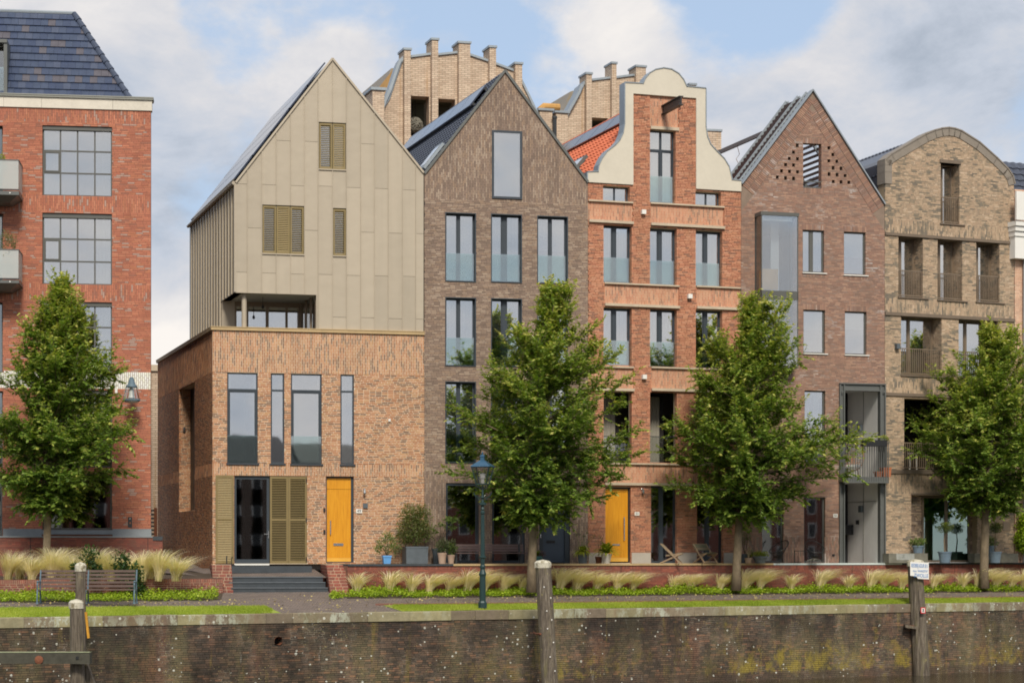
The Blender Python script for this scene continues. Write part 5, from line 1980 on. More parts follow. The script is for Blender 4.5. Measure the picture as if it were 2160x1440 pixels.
    for c_, d_ in ((z0, zs0), (zs1, z1)):
        box_obj('pane', 'glass_bay', bw, a_ + .03, b_ - .03, bo + .01, bo + .022, c_ - .003, d_ + .003)
        box_obj('side_pane', 'glass_clear', bw, a_ + .01, a_ + .022, bo + .03, -.02, c_ - .003, d_ + .003)
        box_obj('side_pane', 'glass_clear', bw, b_ - .022, b_ - .01, bo + .03, -.02, c_ - .003, d_ + .003)
        box_obj('curtain', 'blind', bw, a_ + .78, b_ - .42, .3, .34, c_, d_)
        box_obj('blind', 'white_paint', bw, a_ + .06, b_ - .2, bo + .12, bo + .16, d_ - .18, d_ - .04)
    ch = MB().box(a_ + .1, a_ + .75, bo + .12, bo + .2, zs1 + .05, zs1 + .85).box(a_ + .1, a_ + .2, bo + .2, bo + .5, zs1 + .05, zs1 + .8)
    tag(ch.build('armchair', 'ochre', None), 'ochre armchair with cream back standing in the upper glass bay window', 'armchair').matrix_basis = h.root.matrix_basis
    # entrance frame of riveted steel channels
    zt, zb = h.z(1820, 811), 0.0
    x0, x1, x2, x3 = h.u(1769.5), h.u(1780.5), h.u(1855), h.u(1867)
    ef = MB()
    for a1, a2 in ((x0, x1), (x2, x3)):
        ef.box(a1, a2, -.02, .16, zb, zt).box(a1, a1 + .05, -.09, -.02, zb, zt - .02).box(a2 - .05, a2, -.09, -.02, zb, zt - .02)
    ef.box(x1, x2, -.02, .16, h.z(1820, 824.5), zt).box(x0, x3, -.1, -.02, zt, zt + .05).box(x1, x2, -.09, -.02, h.z(1820, 824.5), h.z(1820, 824.5) + .04)
    eo = ef.build('steel_portal', 'steel_grey', h.root)
    for px in (1774, 1862):
        c = h.uz(px, 826)
        MB().lathe([(.04, 0), (.04, .03)], 8).build('bolt', 'steel_grey', eo).matrix_basis = Matrix.Translation((c[0], -.12, c[1])) @ Matrix.Rotation(R(90), 4, 'X')
    # recess: concrete side wall, dark back, ceilings
    dl = h.dir[0]
    dep = 2.6
    zf = h.z(1820, 1005)
    sd = MB()
    sd.hexa([(x2, .16, 0), (x2 + .1, .16, 0), (x2 + .1 + dl * dep, dep, 0), (x2 + dl * dep, dep, 0), (x2, .16, zt), (x2 + .1, .16, zt), (x2 + .1 + dl * dep, dep, zt), (x2 + dl * dep, dep, zt)])
    cw = sd.build('concrete_wall', 'concrete', h.root)
    jl = MB()
    for t in (.45,):
        y = .16 + (dep - .16) * t
        jl.box(x2 + dl * y - .02, x2 + dl * y - .006, y - .008, y + .008, 0.05, zt - .1)
    yy = lambda px: (px_along(h, x2, Vector((dl, 1, 0)), px, 0.0))
    zj = h.z(1840, 1056)
    jl.hexa([(x2 - .012 + dl * .2, .2, zj - .01), (x2 + .01 + dl * .2, .2, zj - .01), (x2 + .01 + dl * dep, dep, zj - .01), (x2 - .012 + dl * dep, dep, zj - .01), (x2 - .012 + dl * .2, .2, zj + .006), (x2 + .01 + dl * .2, .2, zj + .006), (x2 + .01 + dl * dep, dep, zj + .006), (x2 - .012 + dl * dep, dep, zj + .006)])
    jl.build('panel_joint', 'concrete_old', cw)
    MB().box(x0 - 1.2, x2 + dl * dep - .45, dep - .02, dep + .1, 0, zt).hexa([(x1 - .08, .17, 0), (x1 - .01, .17, 0), (x1 - .01 + dl * dep, dep, 0), (x1 - .08 + dl * dep, dep, 0), (x1 - .08, .17, zt), (x1 - .01, .17, zt), (x1 - .01 + dl * dep, dep, zt), (x1 - .08 + dl * dep, dep, zt)]).build('recess_wall', 'concrete', h.root)
    box_obj('entrance_door', 'black', h.root, x2 + dl * dep - .44, x2 + dl * dep + .02, dep - .02, dep + .1, 0, zt)
    box_obj('recess_ceiling', 'concrete', h.root, x0 - .9, x2, .17, dep, zt - .12, zt - .02)
    for px, py, s, m in ((1817, 902, .11, 'concrete'), (1819, 1073, .11, 'concrete'), (1810.5, 1101, .07, 'black')):
        y = yy(px)
        D = h.Y0 + h.s * (x2 + dl * y) + h.c * y
        z = EYE + (HY - py) / F * D - ZT
        box_obj('wall_light' if m == 'concrete' else 'intercom', 'pot_zinc' if m == 'concrete' else m, h.root, x2 + dl * y - .13 * (s / .11), x2 + dl * y - .0, y - s, y + s, z - s * 1.2, z + s * 1.2)
    y = yy(1795)
    z = EYE + (HY - 1117) / F * (h.Y0 + h.s * (x2 + dl * y) + h.c * y) - ZT
    lb = MB().box(x2 + dl * y - .35, x2 + dl * y - .02, y - .25, y + .2, z - .2, z + .2)
    lb.build('letterbox', 'black', h.root)
    # number
    q = h.rect(1757.5, 1766.5, 1083, 1091)
    pl = box_obj('number_plate', 'white_paint', h.root, q[0], q[1], -.02, 0.0, q[2], q[3])
    text_obj('digits', '55', .12, 'ink_black', pl, ((q[0] + q[1]) / 2, -.022, (q[2] + q[3]) / 2))
    q = h.rect(1755, 1760, 1168, 1172)
    box_obj('wall_socket', 'black', h.root, q[0], q[1], -.05, 0.0, q[2], q[3])
    # balcony
    bo = -.55
    bz0, bz1 = h.z(1825, 1017, bo), h.z(1825, 1005, bo)
    rt = h.z(1825, 933, bo)
    ba, bb = h.u(1779, bo), h.u(1875.5, bo)
    bal = MB().box(ba + .04, bb - .04, bo + .04, .17, bz0 + .03, bz1).build('balcony', 'steel_grey', h.root)
    MB().box(ba, bb, bo, bo + .05, rt - .03, rt).box(ba, bb, bo, bo + .05, bz0 - .02, bz0 + .03).box(bb - .05, bb, bo + .05, -.02, rt - .03, rt).box(ba, ba + .05, bo + .05, -.02, rt - .03, rt).build('handrail', 'steel_grey', bal)
    n_ = 19
    for k in range(n_ + 1):
        x = ba + .02 + (bb - ba - .04) * k / n_
        box_obj('baluster', 'steel_grey', bal, x - .014, x + .014, bo + .01, bo + .035, bz0 + .03, rt - .03)
    for k in range(4):
        box_obj('baluster', 'steel_grey', bal, bb - .035, bb - .01, bo + .14 + k * .11, bo + .16 + k * .11, bz0 + .03, rt - .03)
    box_obj('recess_floor', 'concrete', h.root, x0 - .5, x2, .17, dep, bz0 + .03, bz1 - .01)
    return dict(bo=bo, bz=bz1, rt=rt)


M['slat_wood'] = plain('slat_wood', srgb(78, 66, 62), 0.8, var=.2, scale=5)
M['ochre'] = plain('ochre', srgb(206, 160, 74), 0.8, var=.1)
G55 = build_55()


# ------------------------------------------------------------------ sandy brick house with the rounded gable
def railing(parent, a, b, y, c, d, n, mat):
    rl = MB().box(a, b, y, y + .04, d - .04, d).build('railing', mat, parent)
    box_obj('bottom_rail', mat, rl, a, b, y, y + .04, c, c + .04)
    for k in range(n + 1):
        x = a + .012 + (b - a - .024) * k / n
        box_obj('baluster', mat, rl, x - .012, x + .012, y + .006, y + .034, c + .04, d - .04)
    return rl


def build_57():
    h = H57
    ur = h.u(2139)
    RD = .62
    pts = [(1848.5, 385), (1848.5, 361), (1854, 347), (1864, 337), (1880, 326), (1934, 294.5), (1952, 284), (1971, 276), (1986, 272), (2001, 270.5), (2014, 272.5), (2027, 277), (2065, 301), (2102, 334), (2125, 357), (2135, 372), (2139, 388)]
    out = [h.uz(x, y) for x, y in pts]
    out[0] = (0.02, out[0][1])
    out = [(max(0.02, x), z) for x, z in out]
    outer = [(.004, 0), (ur, 0)] + out[::-1]
    wz = [(1895, 1947, 503, 627), (1977.5, 2030, 508, 633), (2059, 2108.5, 514, 637)]
    wins = []
    for a, b, c, d in wz:
        r = h.rect(a, b, c - 4, d)
        r = (r[0], r[1], r[2], h.z((a + b) / 2, c - 7))
        wins.append((r, 14))
        h.window(r, rec=RD, t=.055, mull=[(.42, .1)], frame='frame_bronze', back='curtain', backs=((.62, .95),), sash=.03)
    for a, b, c, d in ((1900.5, 1986.5, 664, 792), (2022, 2105, 670, 798)):
        r = h.rect(a, b, c, d)
        wins.append((r, 20))
        h.window(r, rec=RD, t=.07, mull=[(.4, .1)], frame='frame_bronze', back='curtain', backs=((.5, .8),), sash=.03)
    r = h.rect(1984, 2024, 345, 472)
    wins.append((r, 9))
    h.window(r, rec=RD * .8, t=.055, mull=[(.45, .08)], frame='frame_bronze', back='curtain', backs=((.6, .95),))
    # dark loggia of the first floor
    r = h.rect(1907, 2082, 843, 991)
    h.holes.append(r)
    wins.append((r, 42))
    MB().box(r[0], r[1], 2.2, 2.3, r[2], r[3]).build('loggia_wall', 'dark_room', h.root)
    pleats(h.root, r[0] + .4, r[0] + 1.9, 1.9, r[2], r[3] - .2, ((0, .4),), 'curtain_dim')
    tb = MB().box(r[0] + 1.0, r[0] + 1.9, .6, 1.2, r[2] + .68, r[2] + .72)
    for x, y in ((1.05, .65), (1.85, .65), (1.05, 1.15), (1.85, 1.15)):
        tb.box(r[0] + x - .02, r[0] + x + .02, y - .02, y + .02, r[2] + .01, r[2] + .68)
    tag(tb.build('balcony_table', 'white_paint', None), 'white table behind the railing of the sandy brick loggia', 'table').matrix_basis = h.root.matrix_basis
    gr = h.rect(1922, 2062, 1044, 1188)
    h.holes.append(gr)
    w = h.wall(outer, 'mortar_sand', depth=.5)
    b = Bricks(57)
    zl = lambda y: h.z(1925, y)
    # ledges and upright bands; slopes follow from the plane itself
    lv = [(494, 500, 466), (660.5, 667.5, 632), (829.5, 836, 798), (991, 999, None)]
    bands = [h.rect(1925 - 50, 1925 + 50, a, b_)[2:] for a, b_ in ((466, 494), (632, 660.5), (798, 829.5), (999, 1041))]
    segs = [(bands[3][1] + .0, None)]
    for z0, z1 in bands:
        b.lay((0, 0, 0), X3, Z3, FRONT, rect(.004, ur - .003, z0, z1), h.holes, vertical=True, L=.23, h=.052, j=.011)
    def hz(z0, z1, poly=None, x0=.004, x1=None, y=0, hl=None):
        b.lay((0, y, 0), X3, Z3, FRONT, poly or rect(x0, x1 or ur - .003, z0, z1), hl if hl is not None else h.holes, L=.24, h=.052, j=.011)
    zz = [0] + [v for bb in bands[::-1] for v in bb]
    hz(0, bands[3][0])
    hz(bands[3][1], bands[2][0])
    hz(bands[2][1], bands[1][0])
    hz(bands[1][1], bands[0][0])
    top = [(.004, bands[0][1]), (ur - .003, bands[0][1])] + [(min(x, ur - .003), z - .28 + .1 * (abs(x - ur * .55) / ur)) for x, z in out[::-1]]
    hz(0, 0, poly=top)
    for r, n in wins:
        rd = RD if n != 9 else RD * .8
        b.lay((r[1], 0, 0), Y3, Z3, (-1, 0, 0), rect(.012, rd + .1, r[2], r[3]), (), L=.2, h=.052, j=.011, proud=.004, depth=.05)
        b.lay((r[0], 0, 0), Y3, Z3, (1, 0, 0), rect(.012, rd + .1, r[2], r[3]), (), L=.2, h=.052, j=.011, proud=.004, depth=.05)
    # ground floor recess with ribbed brick either side of the doors
    rb = Bricks(58)
    d0, d1 = h.u(1944, .35), h.u(2045.5, .35)
    bpoly = [(gr[0], d0), (d1, gr[1])]
    for a_, c_ in bpoly:
        b.lay((0, .36, 0), X3, Z3, FRONT, rect(a_, c_, 0, gr[3]), (), L=.21, h=.052, j=.011, jit=.03, depth=.06)
        MB().box(a_, c_, .372, .45, 0, gr[3]).build('recess_wall', 'mortar_grey', h.root)
    b.build('brick_sand', w, h.root)
    q = (d0, d1, 0.03, gr[3] - .02)
    h.window(q, rec=.32, t=.09, mull=[(.5, .13)], frame='frame_bronze', glass='glass_green', back='blind', add_hole=False, name='sliding_door', dep=.09)
    box_obj('sill', 'white_paint', h.root, d0, d1, .2, .32, 0, .035)
    box_obj('lintel', 'ledge_brown', h.root, gr[0] - .02, gr[1] + .02, -.03, .3, gr[3] - .0, gr[3] + .07)
    for i, (a_, c_, _) in enumerate(lv):
        z0, z1 = h.rect(1875, 1975, a_, c_)[2:]
        if i < 3:
            box_obj('ledge', 'ledge_brown', h.root, -.0, ur + .02, -.06, RD, z0, z1)
        else:
            box_obj('ledge', 'ledge_brown', h.root, -.0, ur + .02, -.06, .4, z0, z1)
    z0 = h.rect(1984, 2024, 338, 345)
    box_obj('lintel', 'ledge_brown', h.root, z0[0] - .05, z0[1] + .06, -.05, .4, z0[2], z0[3])
    for r, n in wins:
        y = .05
        wid = r[1] - r[0]
        x1 = r[1] - (.32 if n == 14 else .25 if n == 20 else 0)
        railing(h.root, r[0] + .01, r[1] - .02, y, r[2] + .05, r[2] + 1.08, n if n != 42 else 42, 'frame_bronze')
        box_obj('sill', 'ledge_brown', h.root, r[0] - .03, r[1] + .25, -.06, .3, r[2] - .05, r[2] - .002)
    # metal edging round the gable
    eg = MB()
    for P, Q in zip(out[:-1], out[1:]):
        d = Vector((Q[0] - P[0], 0, Q[1] - P[1])).normalized()
        n = Vector((d.z, 0, -d.x))
        e = d * .01
        A, B = Vector((P[0], 0, P[1])) - e, Vector((Q[0], 0, Q[1])) + e
        wd = .30
        eg.hexa([tuple(v) for v in (A + n * wd - Y3 * .03, B + n * wd - Y3 * .03, B + n * wd + Y3 * .3, A + n * wd + Y3 * .3, A - Y3 * .03, B - Y3 * .03, B + Y3 * .3, A + Y3 * .3)])
        eg.hexa([tuple(v) for v in (A - Y3 * .06, B - Y3 * .06, B + Y3 * .5, A + Y3 * .5, A - n * .05 - Y3 * .06, B - n * .05 - Y3 * .06, B - n * .05 + Y3 * .5, A - n * .05 + Y3 * .5)])
    eg.build('gable_edging', 'gutter_brown', h.root)
    # lamp and plate
    q = h.rect(1887, 1894, 725, 736)
    box_obj('wall_light', 'pot_zinc', h.root, q[0], q[1], -.18, 0.0, q[2], q[3])
    q = h.rect(2115, 2131, 1100, 1119)
    box_obj('wall_plate', 'frame_bronze', h.root, q[0], q[1], -.03, 0.0, q[2], q[3])
    # roof behind: dark tiles on both slopes under the curve
    YB = 10
    bk = lambda p, y: (p[0] + h.dir[0] * y, y, p[1])
    rb_ = MB()
    rp = [(x, z - .08) for x, z in out]
    for P, Q in zip(rp[:-1], rp[1:]):
        rb_.add([bk(P, .45), bk(Q, .45), bk(Q, YB), bk(P, YB)], [(0, 1, 2, 3)])
    rf = rb_.build('roof', 'pantile_dark', h.root)
    pantiles([bk(rp[1], .6), bk(rp[1], YB), bk(rp[6], YB), bk(rp[6], .6)], 12, 32, 'pantile_dark', rf, .04)
    h.shell([(x, z - .2 if z > 1 else z) for x, z in outer], YB, y0=.5, mat='mortar_grey')
    h.floors(0, ur, [0, h.z(2000, 1010), h.z(2000, 815), h.z(2000, 650), h.z(2000, 482)], dep=5)


M['gutter_brown'] = plain('gutter_brown', srgb(142, 132, 120), 0.55, 0.2, var=.12)
build_57()


# ------------------------------------------------------------------ neighbour at the right edge, towers behind, building in the gap
def build_59():
    h = House('white_trimmed_house', 'pinkish brick house with white balcony front cut by the right edge', 'house', 2140, H57.D(2139.5), 24.0, ZT, vp=-424)
    ur = h.u(2420)
    zt = h.z(2150, 400)
    h.holes.append(h.rect(2220, 2290, 470, 640))
    h.window(h.holes[0], rec=.2, mull=[(.5, .1)], add_hole=False)
    w = h.wall(rect(.02, ur, 0, zt), 'mortar_light')
    b = Bricks(59)
    b.lay((0, 0, 0), X3, Z3, FRONT, rect(.02, ur, 0, zt), h.holes)
    b.build('brick_pink', w, h.root, single=150)
    z0, z1, z2 = h.z(2150, 548), h.z(2150, 476), h.z(2150, 410)
    e = h.u(2141, -.5)
    bc = MB().box(e + .12, ur, -.35, 0, z0, z1 - .5)
    for k in range(3):
        bc.box(e + .08 - .03 * k, ur, -.4 - .07 * k, 0, z1 - .5 + .2 * k, z1 - .31 + .2 * k)
    bal = bc.build('balcony', 'white_paint', h.root)
    rl = MB().box(e, ur, -.6, -.5, z1 + .12, z1 + .25).box(e, ur, -.6, -.5, z2 - .12, z2).box(e, e + .6, -.6, -.5, z1 + .25, z2 - .12)
    rl.build('balustrade', 'white_paint', bal)
    MB().tube([(.42, -.1, 0), (.42, -.1, z0)], .06, 8).build('downpipe', 'zinc', h.root)
    zr = h.z(2150, 347, 2.0)
    rf = MB().add([(-.35, .8, zt), (ur, .8, zt), (ur, 2.6, zr + .2), (-.15, 2.0, zr), (-.35, 6, zt), (ur, 6, zt)], [(0, 1, 2, 3), (0, 3, 4), (3, 2, 5, 4)]).build('roof', 'pantile_dark', h.root)
    pantiles([(-.35, .75, zt + .03), (ur, .75, zt + .03), (ur, 2.5, zr + .2), (-.12, 1.95, zr)], 5, 18, 'pantile_dark', rf, .04)
    h.shell(rect(0.02, ur, 0, zt), 9)


M['brick_pink'] = brick_mat('brick_pink', [srgb(206, 150, 122), srgb(194, 136, 110), srgb(214, 164, 138), srgb(182, 130, 108)], stain_amt=.15)
build_59()


def tower(name, label, D, phi, piers, wall_pts, openings, lamp=None, extra=None, vp=-380):
    """one block of the building behind: brick screen with piers that rise above a sloping parapet"""
    h = House(name, label, 'tower', piers[0][0], D, phi, 0.0, vp=vp)
    base = 8.0
    poly = [h.uz(x, y) for x, y in wall_pts]
    poly = [(poly[0][0], base)] + poly + [(poly[-1][0], base)]
    h.holes = [h.rect(*o) for o in openings]
    DP = 9.0
    wall_mesh(m := MB(), poly, h.holes, .35, 1.2)
    w = m.build('wall', 'tower', h.root)
    dv = h.dir
    cp = MB()
    for P, Q in zip(poly[1:-2], poly[2:-1]):
        cp.bar((P[0], .75, P[1] + .05), (Q[0], .75, Q[1] + .05), 1.0, .12)
    cp.build('coping', 'zinc', w)
    for (x0, x1, yt) in piers:
        a, b, z = h.u(x0), h.u(x1), h.z((x0 + x1) / 2, yt)
        dz = 1.15
        pr = MB()
        pr.hexa([(a, 0, base), (b, 0, base), (b + dv[0] * dz, dz, base), (a + dv[0] * dz, dz, base), (a, 0, z), (b, 0, z), (b + dv[0] * dz, dz, z), (a + dv[0] * dz, dz, z)])
        po = pr.build('pier', 'tower', h.root)
        c = MB()
        e = .06
        c.hexa([(a - e, -e, z), (b + e, -e, z), (b + e + dv[0] * dz, dz + e, z), (a - e + dv[0] * dz, dz + e, z), (a - e, -e, z + .12), (b + e, -e, z + .12), (b + e + dv[0] * dz, dz + e, z + .12), (a - e + dv[0] * dz, dz + e, z + .12)])
        c.build('cap', 'zinc', po)
    # body behind the screen
    mb = MB().prism([(x, z - .05) for x, z in poly], 2.6, DP, dv)
    mb.build('body', 'roof_copper', h.root)
    for hl in h.holes:
        MB().box(hl[0] - .1, hl[1] + .1, 2.3, 2.4, hl[2], hl[3]).build('loggia_wall', 'loggia_olive', h.root)
        MB().box(hl[0] - .1, hl[1] + .1, 1.2, 2.4, hl[3], hl[3] + .1).build('loggia_ceiling', 'loggia_olive', h.root)
        uc = hl[0] + (hl[1] - hl[0]) * .42
        MB().box(uc - .06, uc + .06, 2.2, 2.29, hl[2], hl[3]).build('post', 'black', h.root)
    return h


M['loggia_olive'] = plain('loggia_olive', srgb(96, 96, 78), 0.8, var=.1)


def build_towers():
    tA = tower('brick_tower', 'pale brick tower with rising chimney-like piers behind the yellow-door house and its neighbour', 112.0, 14.0,
               [(853, 866.5, 106), (911.5, 924.5, 85), (968, 992, 92), (1033, 1046.5, 101), (1087, 1101.5, 136)],
               [(811, 226), (822, 208), (838, 160), (852, 120), (866, 119), (908, 113.5), (925, 114.5), (966, 110), (992, 114), (1028, 126), (1047, 133), (1087, 148), (1101, 165), (1118, 200), (1137, 240)],
               [(867, 908, 200, 285), (924.5, 963, 206, 285)])
    h = tA
    # curved flank with metal edge on the left
    L_ = [h.uz(x, y) for x, y in ((811, 232), (818, 212), (828, 190), (838, 160), (846, 136), (851, 124))]
    mb = MB()
    for P, Q in zip(L_[:-1], L_[1:]):
        mb.bar((P[0] - .12, .7, P[1]), (Q[0] - .12, .7, Q[1]), 1.2, .16)
    mb.build('flank_edging', 'zinc', h.root)
    fl = MB().add([(L_[0][0] - .1, 1.2, L_[0][1]), (L_[-1][0] - .1, 1.2, L_[-1][1]), (L_[-1][0] - 1.3, 5.2, L_[-1][1] - 1.6), (L_[0][0] - 1.4, 5.0, L_[0][1] + .2)], [(0, 1, 2, 3)]).build('flank_roof', 'stain_ochre', h.root)
    # low chimney block at the left of this tower
    for (x0, x1, yt, w0) in ((786, 811, 190, -1.2),):
        a, b, z = h.u(x0, w0), h.u(x1, w0), h.z(x0, yt, w0)
        po = MB().hexa([(a, w0, 8), (b, w0, 8), (b + h.dir[0] * 2.6, w0 + 2.6, 8), (a + h.dir[0] * 2.6, w0 + 2.6, 8), (a, w0, z), (b, w0, z), (b + h.dir[0] * 2.6, w0 + 2.6, z), (a + h.dir[0] * 2.6, w0 + 2.6, z)]).build('pier', 'tower', h.root)
        MB().hexa([(a - .1, w0 - .1, z), (b + .1, w0 - .1, z), (b + .1 + h.dir[0] * 2.7, w0 + 2.7, z), (a - .1 + h.dir[0] * 2.7, w0 + 2.7, z), (a - .1, w0 - .1, z + .15), (b + .1, w0 - .1, z + .15), (b + .1 + h.dir[0] * 2.7, w0 + 2.7, z + .15), (a - .1 + h.dir[0] * 2.7, w0 + 2.7, z + .15)]).build('cap', 'zinc', po)
    # wicker globe lamp in the loggia
    u, z = h.uz(887, 253)
    rg = random.Random(4)
    sp = MB()
    for k in range(16):
        ax = Vector((rg.uniform(-1, 1), rg.uniform(-1, 1), rg.uniform(-1, 1))).normalized()
        a = ax.orthogonal().normalized()
        b = ax.cross(a)
        sp.tube([tuple(Vector((u, 1.5, z)) + (a * math.cos(t) + b * math.sin(t)) * .44) for t in [i * math.pi / 8 for i in range(17)]], .03, 4, cap=False)
    sp.lathe([(.05, -.40), (.28, -.30), (.40, 0), (.28, .30), (.05, .40)], 14, (u, 1.5, z))
    g = sp.build('globe_lamp', 'wicker_grey', None)
    tag(g, 'grey woven globe lamp hanging in the loggia of the pale brick tower', 'lamp')
    g.matrix_basis = h.root.matrix_basis
    cdm = MB().tube([(u, 1.5, z + .4), (u, 1.5, h.holes[0][3])], .015, 5).build('cable', 'black', g)
    tB = tower('brick_tower', 'pale brick tower with piers showing behind the white bell gable', 122.0, 16.0,
               [(1237, 1248.5, 157), (1291, 1300.5, 135), (1342, 1362.5, 142), (1404, 1416, 150), (1455, 1468, 180)],
               [(1199, 245), (1204, 232), (1215, 214), (1226, 196), (1236, 172), (1248, 168.5), (1286, 164), (1301, 163), (1338, 158), (1363, 162), (1404, 176), (1455, 200), (1470, 230)],
               [(1248.5, 1286, 246, 300)], vp=-424)
    h = tB
    L_ = [h.uz(x, y) for x, y in ((1199, 246), (1207, 232), (1218, 213), (1228, 194), (1234, 178))]
    mb = MB()
    for P, Q in zip(L_[:-1], L_[1:]):
        mb.bar((P[0] - .15, .7, P[1]), (Q[0] - .15, .7, Q[1]), 1.3, .16)
    mb.build('flank_edging', 'zinc', h.root)
    fr = MB().add([(L_[0][0] - .2, 1.2, L_[0][1] - .4), (L_[-1][0] - .1, 1.2, L_[-1][1] - .3), (L_[-1][0] - .9, 4.2, L_[-1][1] - 1.0), (L_[0][0] - 1.2, 4.2, L_[0][1] - .3)], [(0, 1, 2, 3)]).build('flank_roof', 'roof_copper', h.root)
    for (x0, x1, yt, w0) in ((1173, 1198, 238, -1.4), (1138.5, 1165, 233, -2.2)):
        a, b, z = h.u(x0, w0), h.u(x1, w0), h.z(x0, yt, w0)
        q = 1.6
        po = MB().hexa([(a, w0, 8), (b, w0, 8), (b + h.dir[0] * q, w0 + q, 8), (a + h.dir[0] * q, w0 + q, 8), (a, w0, z), (b, w0, z), (b + h.dir[0] * q, w0 + q, z), (a + h.dir[0] * q, w0 + q, z)]).build('pier', 'tower', h.root)
        MB().hexa([(a - .1, w0 - .1, z), (b + .1, w0 - .1, z), (b + .1 + h.dir[0] * q, w0 + q, z), (a - .1 + h.dir[0] * q, w0 + q, z), (a - .1, w0 - .1, z + .13), (b + .1, w0 - .1, z + .13), (b + .1 + h.dir[0] * q, w0 + q, z + .13), (a - .1 + h.dir[0] * q, w0 + q, z + .13)]).build('cap', 'zinc', po)
    u, z = h.uz(1149, 227, -1.4)
    MB().tube([(u - .3, -1.4, z - .2), (u - .05, -1.4, z + .05), (u + .9, -1.4, z + .05)], .22, 10).build('duct', 'stain_ochre', h.root)
    u, z = h.uz(1170, 250, -2.4)
    MB().tube([(u, -2.4, z - 4), (u, -2.4, z)], .12, 8).lathe([(.16, 0), (.16, .12)], 8, (u, -2.4, z)).build('flue_pipe', 'steel_dark', h.root)
    # chimney beyond the bell gable's right shoulder
    D = 100.0
    X = lambda x: (x - CX) / F * D
    Z = lambda y: EYE + (HY - y) / F * D
    ch = empty('chimney_stack', (X(1503), D, 3.0), 'pale brick chimney just right of the white bell gable', 'chimney', R(12))
    zt = Z(277) - 3.0
    st = MB().box(-.45, .45, 0, 1.1, 0, zt).build('stack', 'tower', ch)
    MB().box(-.5, .5, -.05, 1.15, zt, zt + .1).build('cap', 'zinc', ch)


M['wicker_grey'] = plain('wicker_grey', srgb(128, 124, 114), 0.9, var=.3, scale=12)
build_towers()


def build_gap():
    D = 98.0
    X = lambda x: (x - CX) / F * D
    Z = lambda y: EYE + (HY - y) / F * D
    b = empty('narrow_building', (X(298), D, 1.5), 'pale brick building glimpsed in the gap beside the corner house', 'building', R(8))
    w = MB().box(0, X(420) - X(298), 0, 10, 0, Z(782) - 1.5).build('wall', 'tower', b)
    MB().box(-.1, X(420) - X(298) + .1, -.1, 10, Z(782) - 1.5, Z(769) - 1.5).build('parapet', 'ledge', b)
    MB().box(X(308) - X(298), X(318.8) - X(298), -.03, .02, Z(1010) - 1.5, Z(948) - 1.5).build('window', 'black', b)
    D = 79.0
    X = lambda x: (x - CX) / F * D
    Z = lambda y: EYE + (HY - y) / F * D
    g = empty('garden_gate', (X(312), D, 2.2), 'dark louvred gate with a brown post between the red building and corner house', 'gate', R(6))
    zt = Z(1070) - 2.2
    for k in range(9):
        MB().box(0, X(325) - X(312), 0, .04, .1 + k * (zt - .1) / 9, .06 + (k + .75) * (zt - .1) / 9).build('board', 'steel_dark', g)
    MB().box(X(325) - X(312), X(331) - X(312), -.06, .1, 0, zt).build('post', 'rust', g)


build_gap()

# ------------------------------------------------------------------ ground, quay and terrace
def lerp_table(tab, x):
    for (x0, *a), (x1, *b) in zip(tab[:-1], tab[1:]):
        if x <= x1:
            t = (x - x0) / (x1 - x0)
            return [p + (q - p) * t for p, q in zip(a, b)]
    (x0, *a), (x1, *b) = tab[-2:]
    t = (x - x0) / (x1 - x0)
    return [p + (q - p) * t for p, q in zip(a, b)]


QA = Vector(((0 - CX) / F * 60.0, 60.0, 0))
QB = Vector(((2160 - CX) / F * 79.0, 79.0, 0))
QD = (QB - QA).normalized()
QN = Vector((QD.y, -QD.x, 0))            # towards the water
QLEN = (QB - QA).length


def qpt(px):
    k = (px - CX) / F
    t = (k * QA.y - QA.x) / (QD.x - k * QD.y)
    return QA + QD * t


BACK = [(-420, 65.0), (0, 67.6), (490, 70.7), (697, 70.9), (735, 72.0), (2160, 82.6), (2620, 88.0)]


def bpt(px):
    D = lerp_table(BACK, px)[0]
    return Vector(((px - CX) / F * D, D, .5))


def gpt(px, t, dz=0.0):
    a, b = qpt(px) - QN * .45, bpt(px)
    p = a.lerp(b, t)
    return Vector((p.x, p.y, .5 * t + dz))


def strip(name, mat, x0, x1, t0, t1, dz, kind='structure', n=60, parent=None, th=0.0):
    f0 = t0 if callable(t0) else (lambda x: t0)
    f1 = t1 if callable(t1) else (lambda x: t1)
    V, Fc = [], []
    for i in range(n + 1):
        x = x0 + (x1 - x0) * i / n
        for t in (f0(x), f1(x)):
            V.append(gpt(x, t, dz))
        if th:
            for t in (f0(x), f1(x)):
                V.append(gpt(x, t, dz - th))
    k = 4 if th else 2
    for i in range(n):
        a, b = i * k, (i + 1) * k
        Fc.append((a, b, b + 1, a + 1))
        if th:
            Fc.append((a, a + 2, b + 2, b))
            Fc.append((a + 1, b + 1, b + 3, a + 3))
    o = mesh_obj(name, np_mesh(name, V, Fc, mat), parent)
    return tag(o, kind=kind)


M['edging'] = plain('edging', srgb(122, 84, 70), 0.85, var=.25, scale=6)
strip('path', 'path', -420, 2620, -.06, 1.25, 0.0)
TG = lambda x: .40 - .12 * min(1, max(0, x / 1000))
strip('lawn', 'lawn', -420, 567, -.02, TG, .012)
_l2 = [(816, .0), (861, 0)]
strip('lawn', 'lawn', 861, 2620, -.02, lambda x: TG(x), .012)
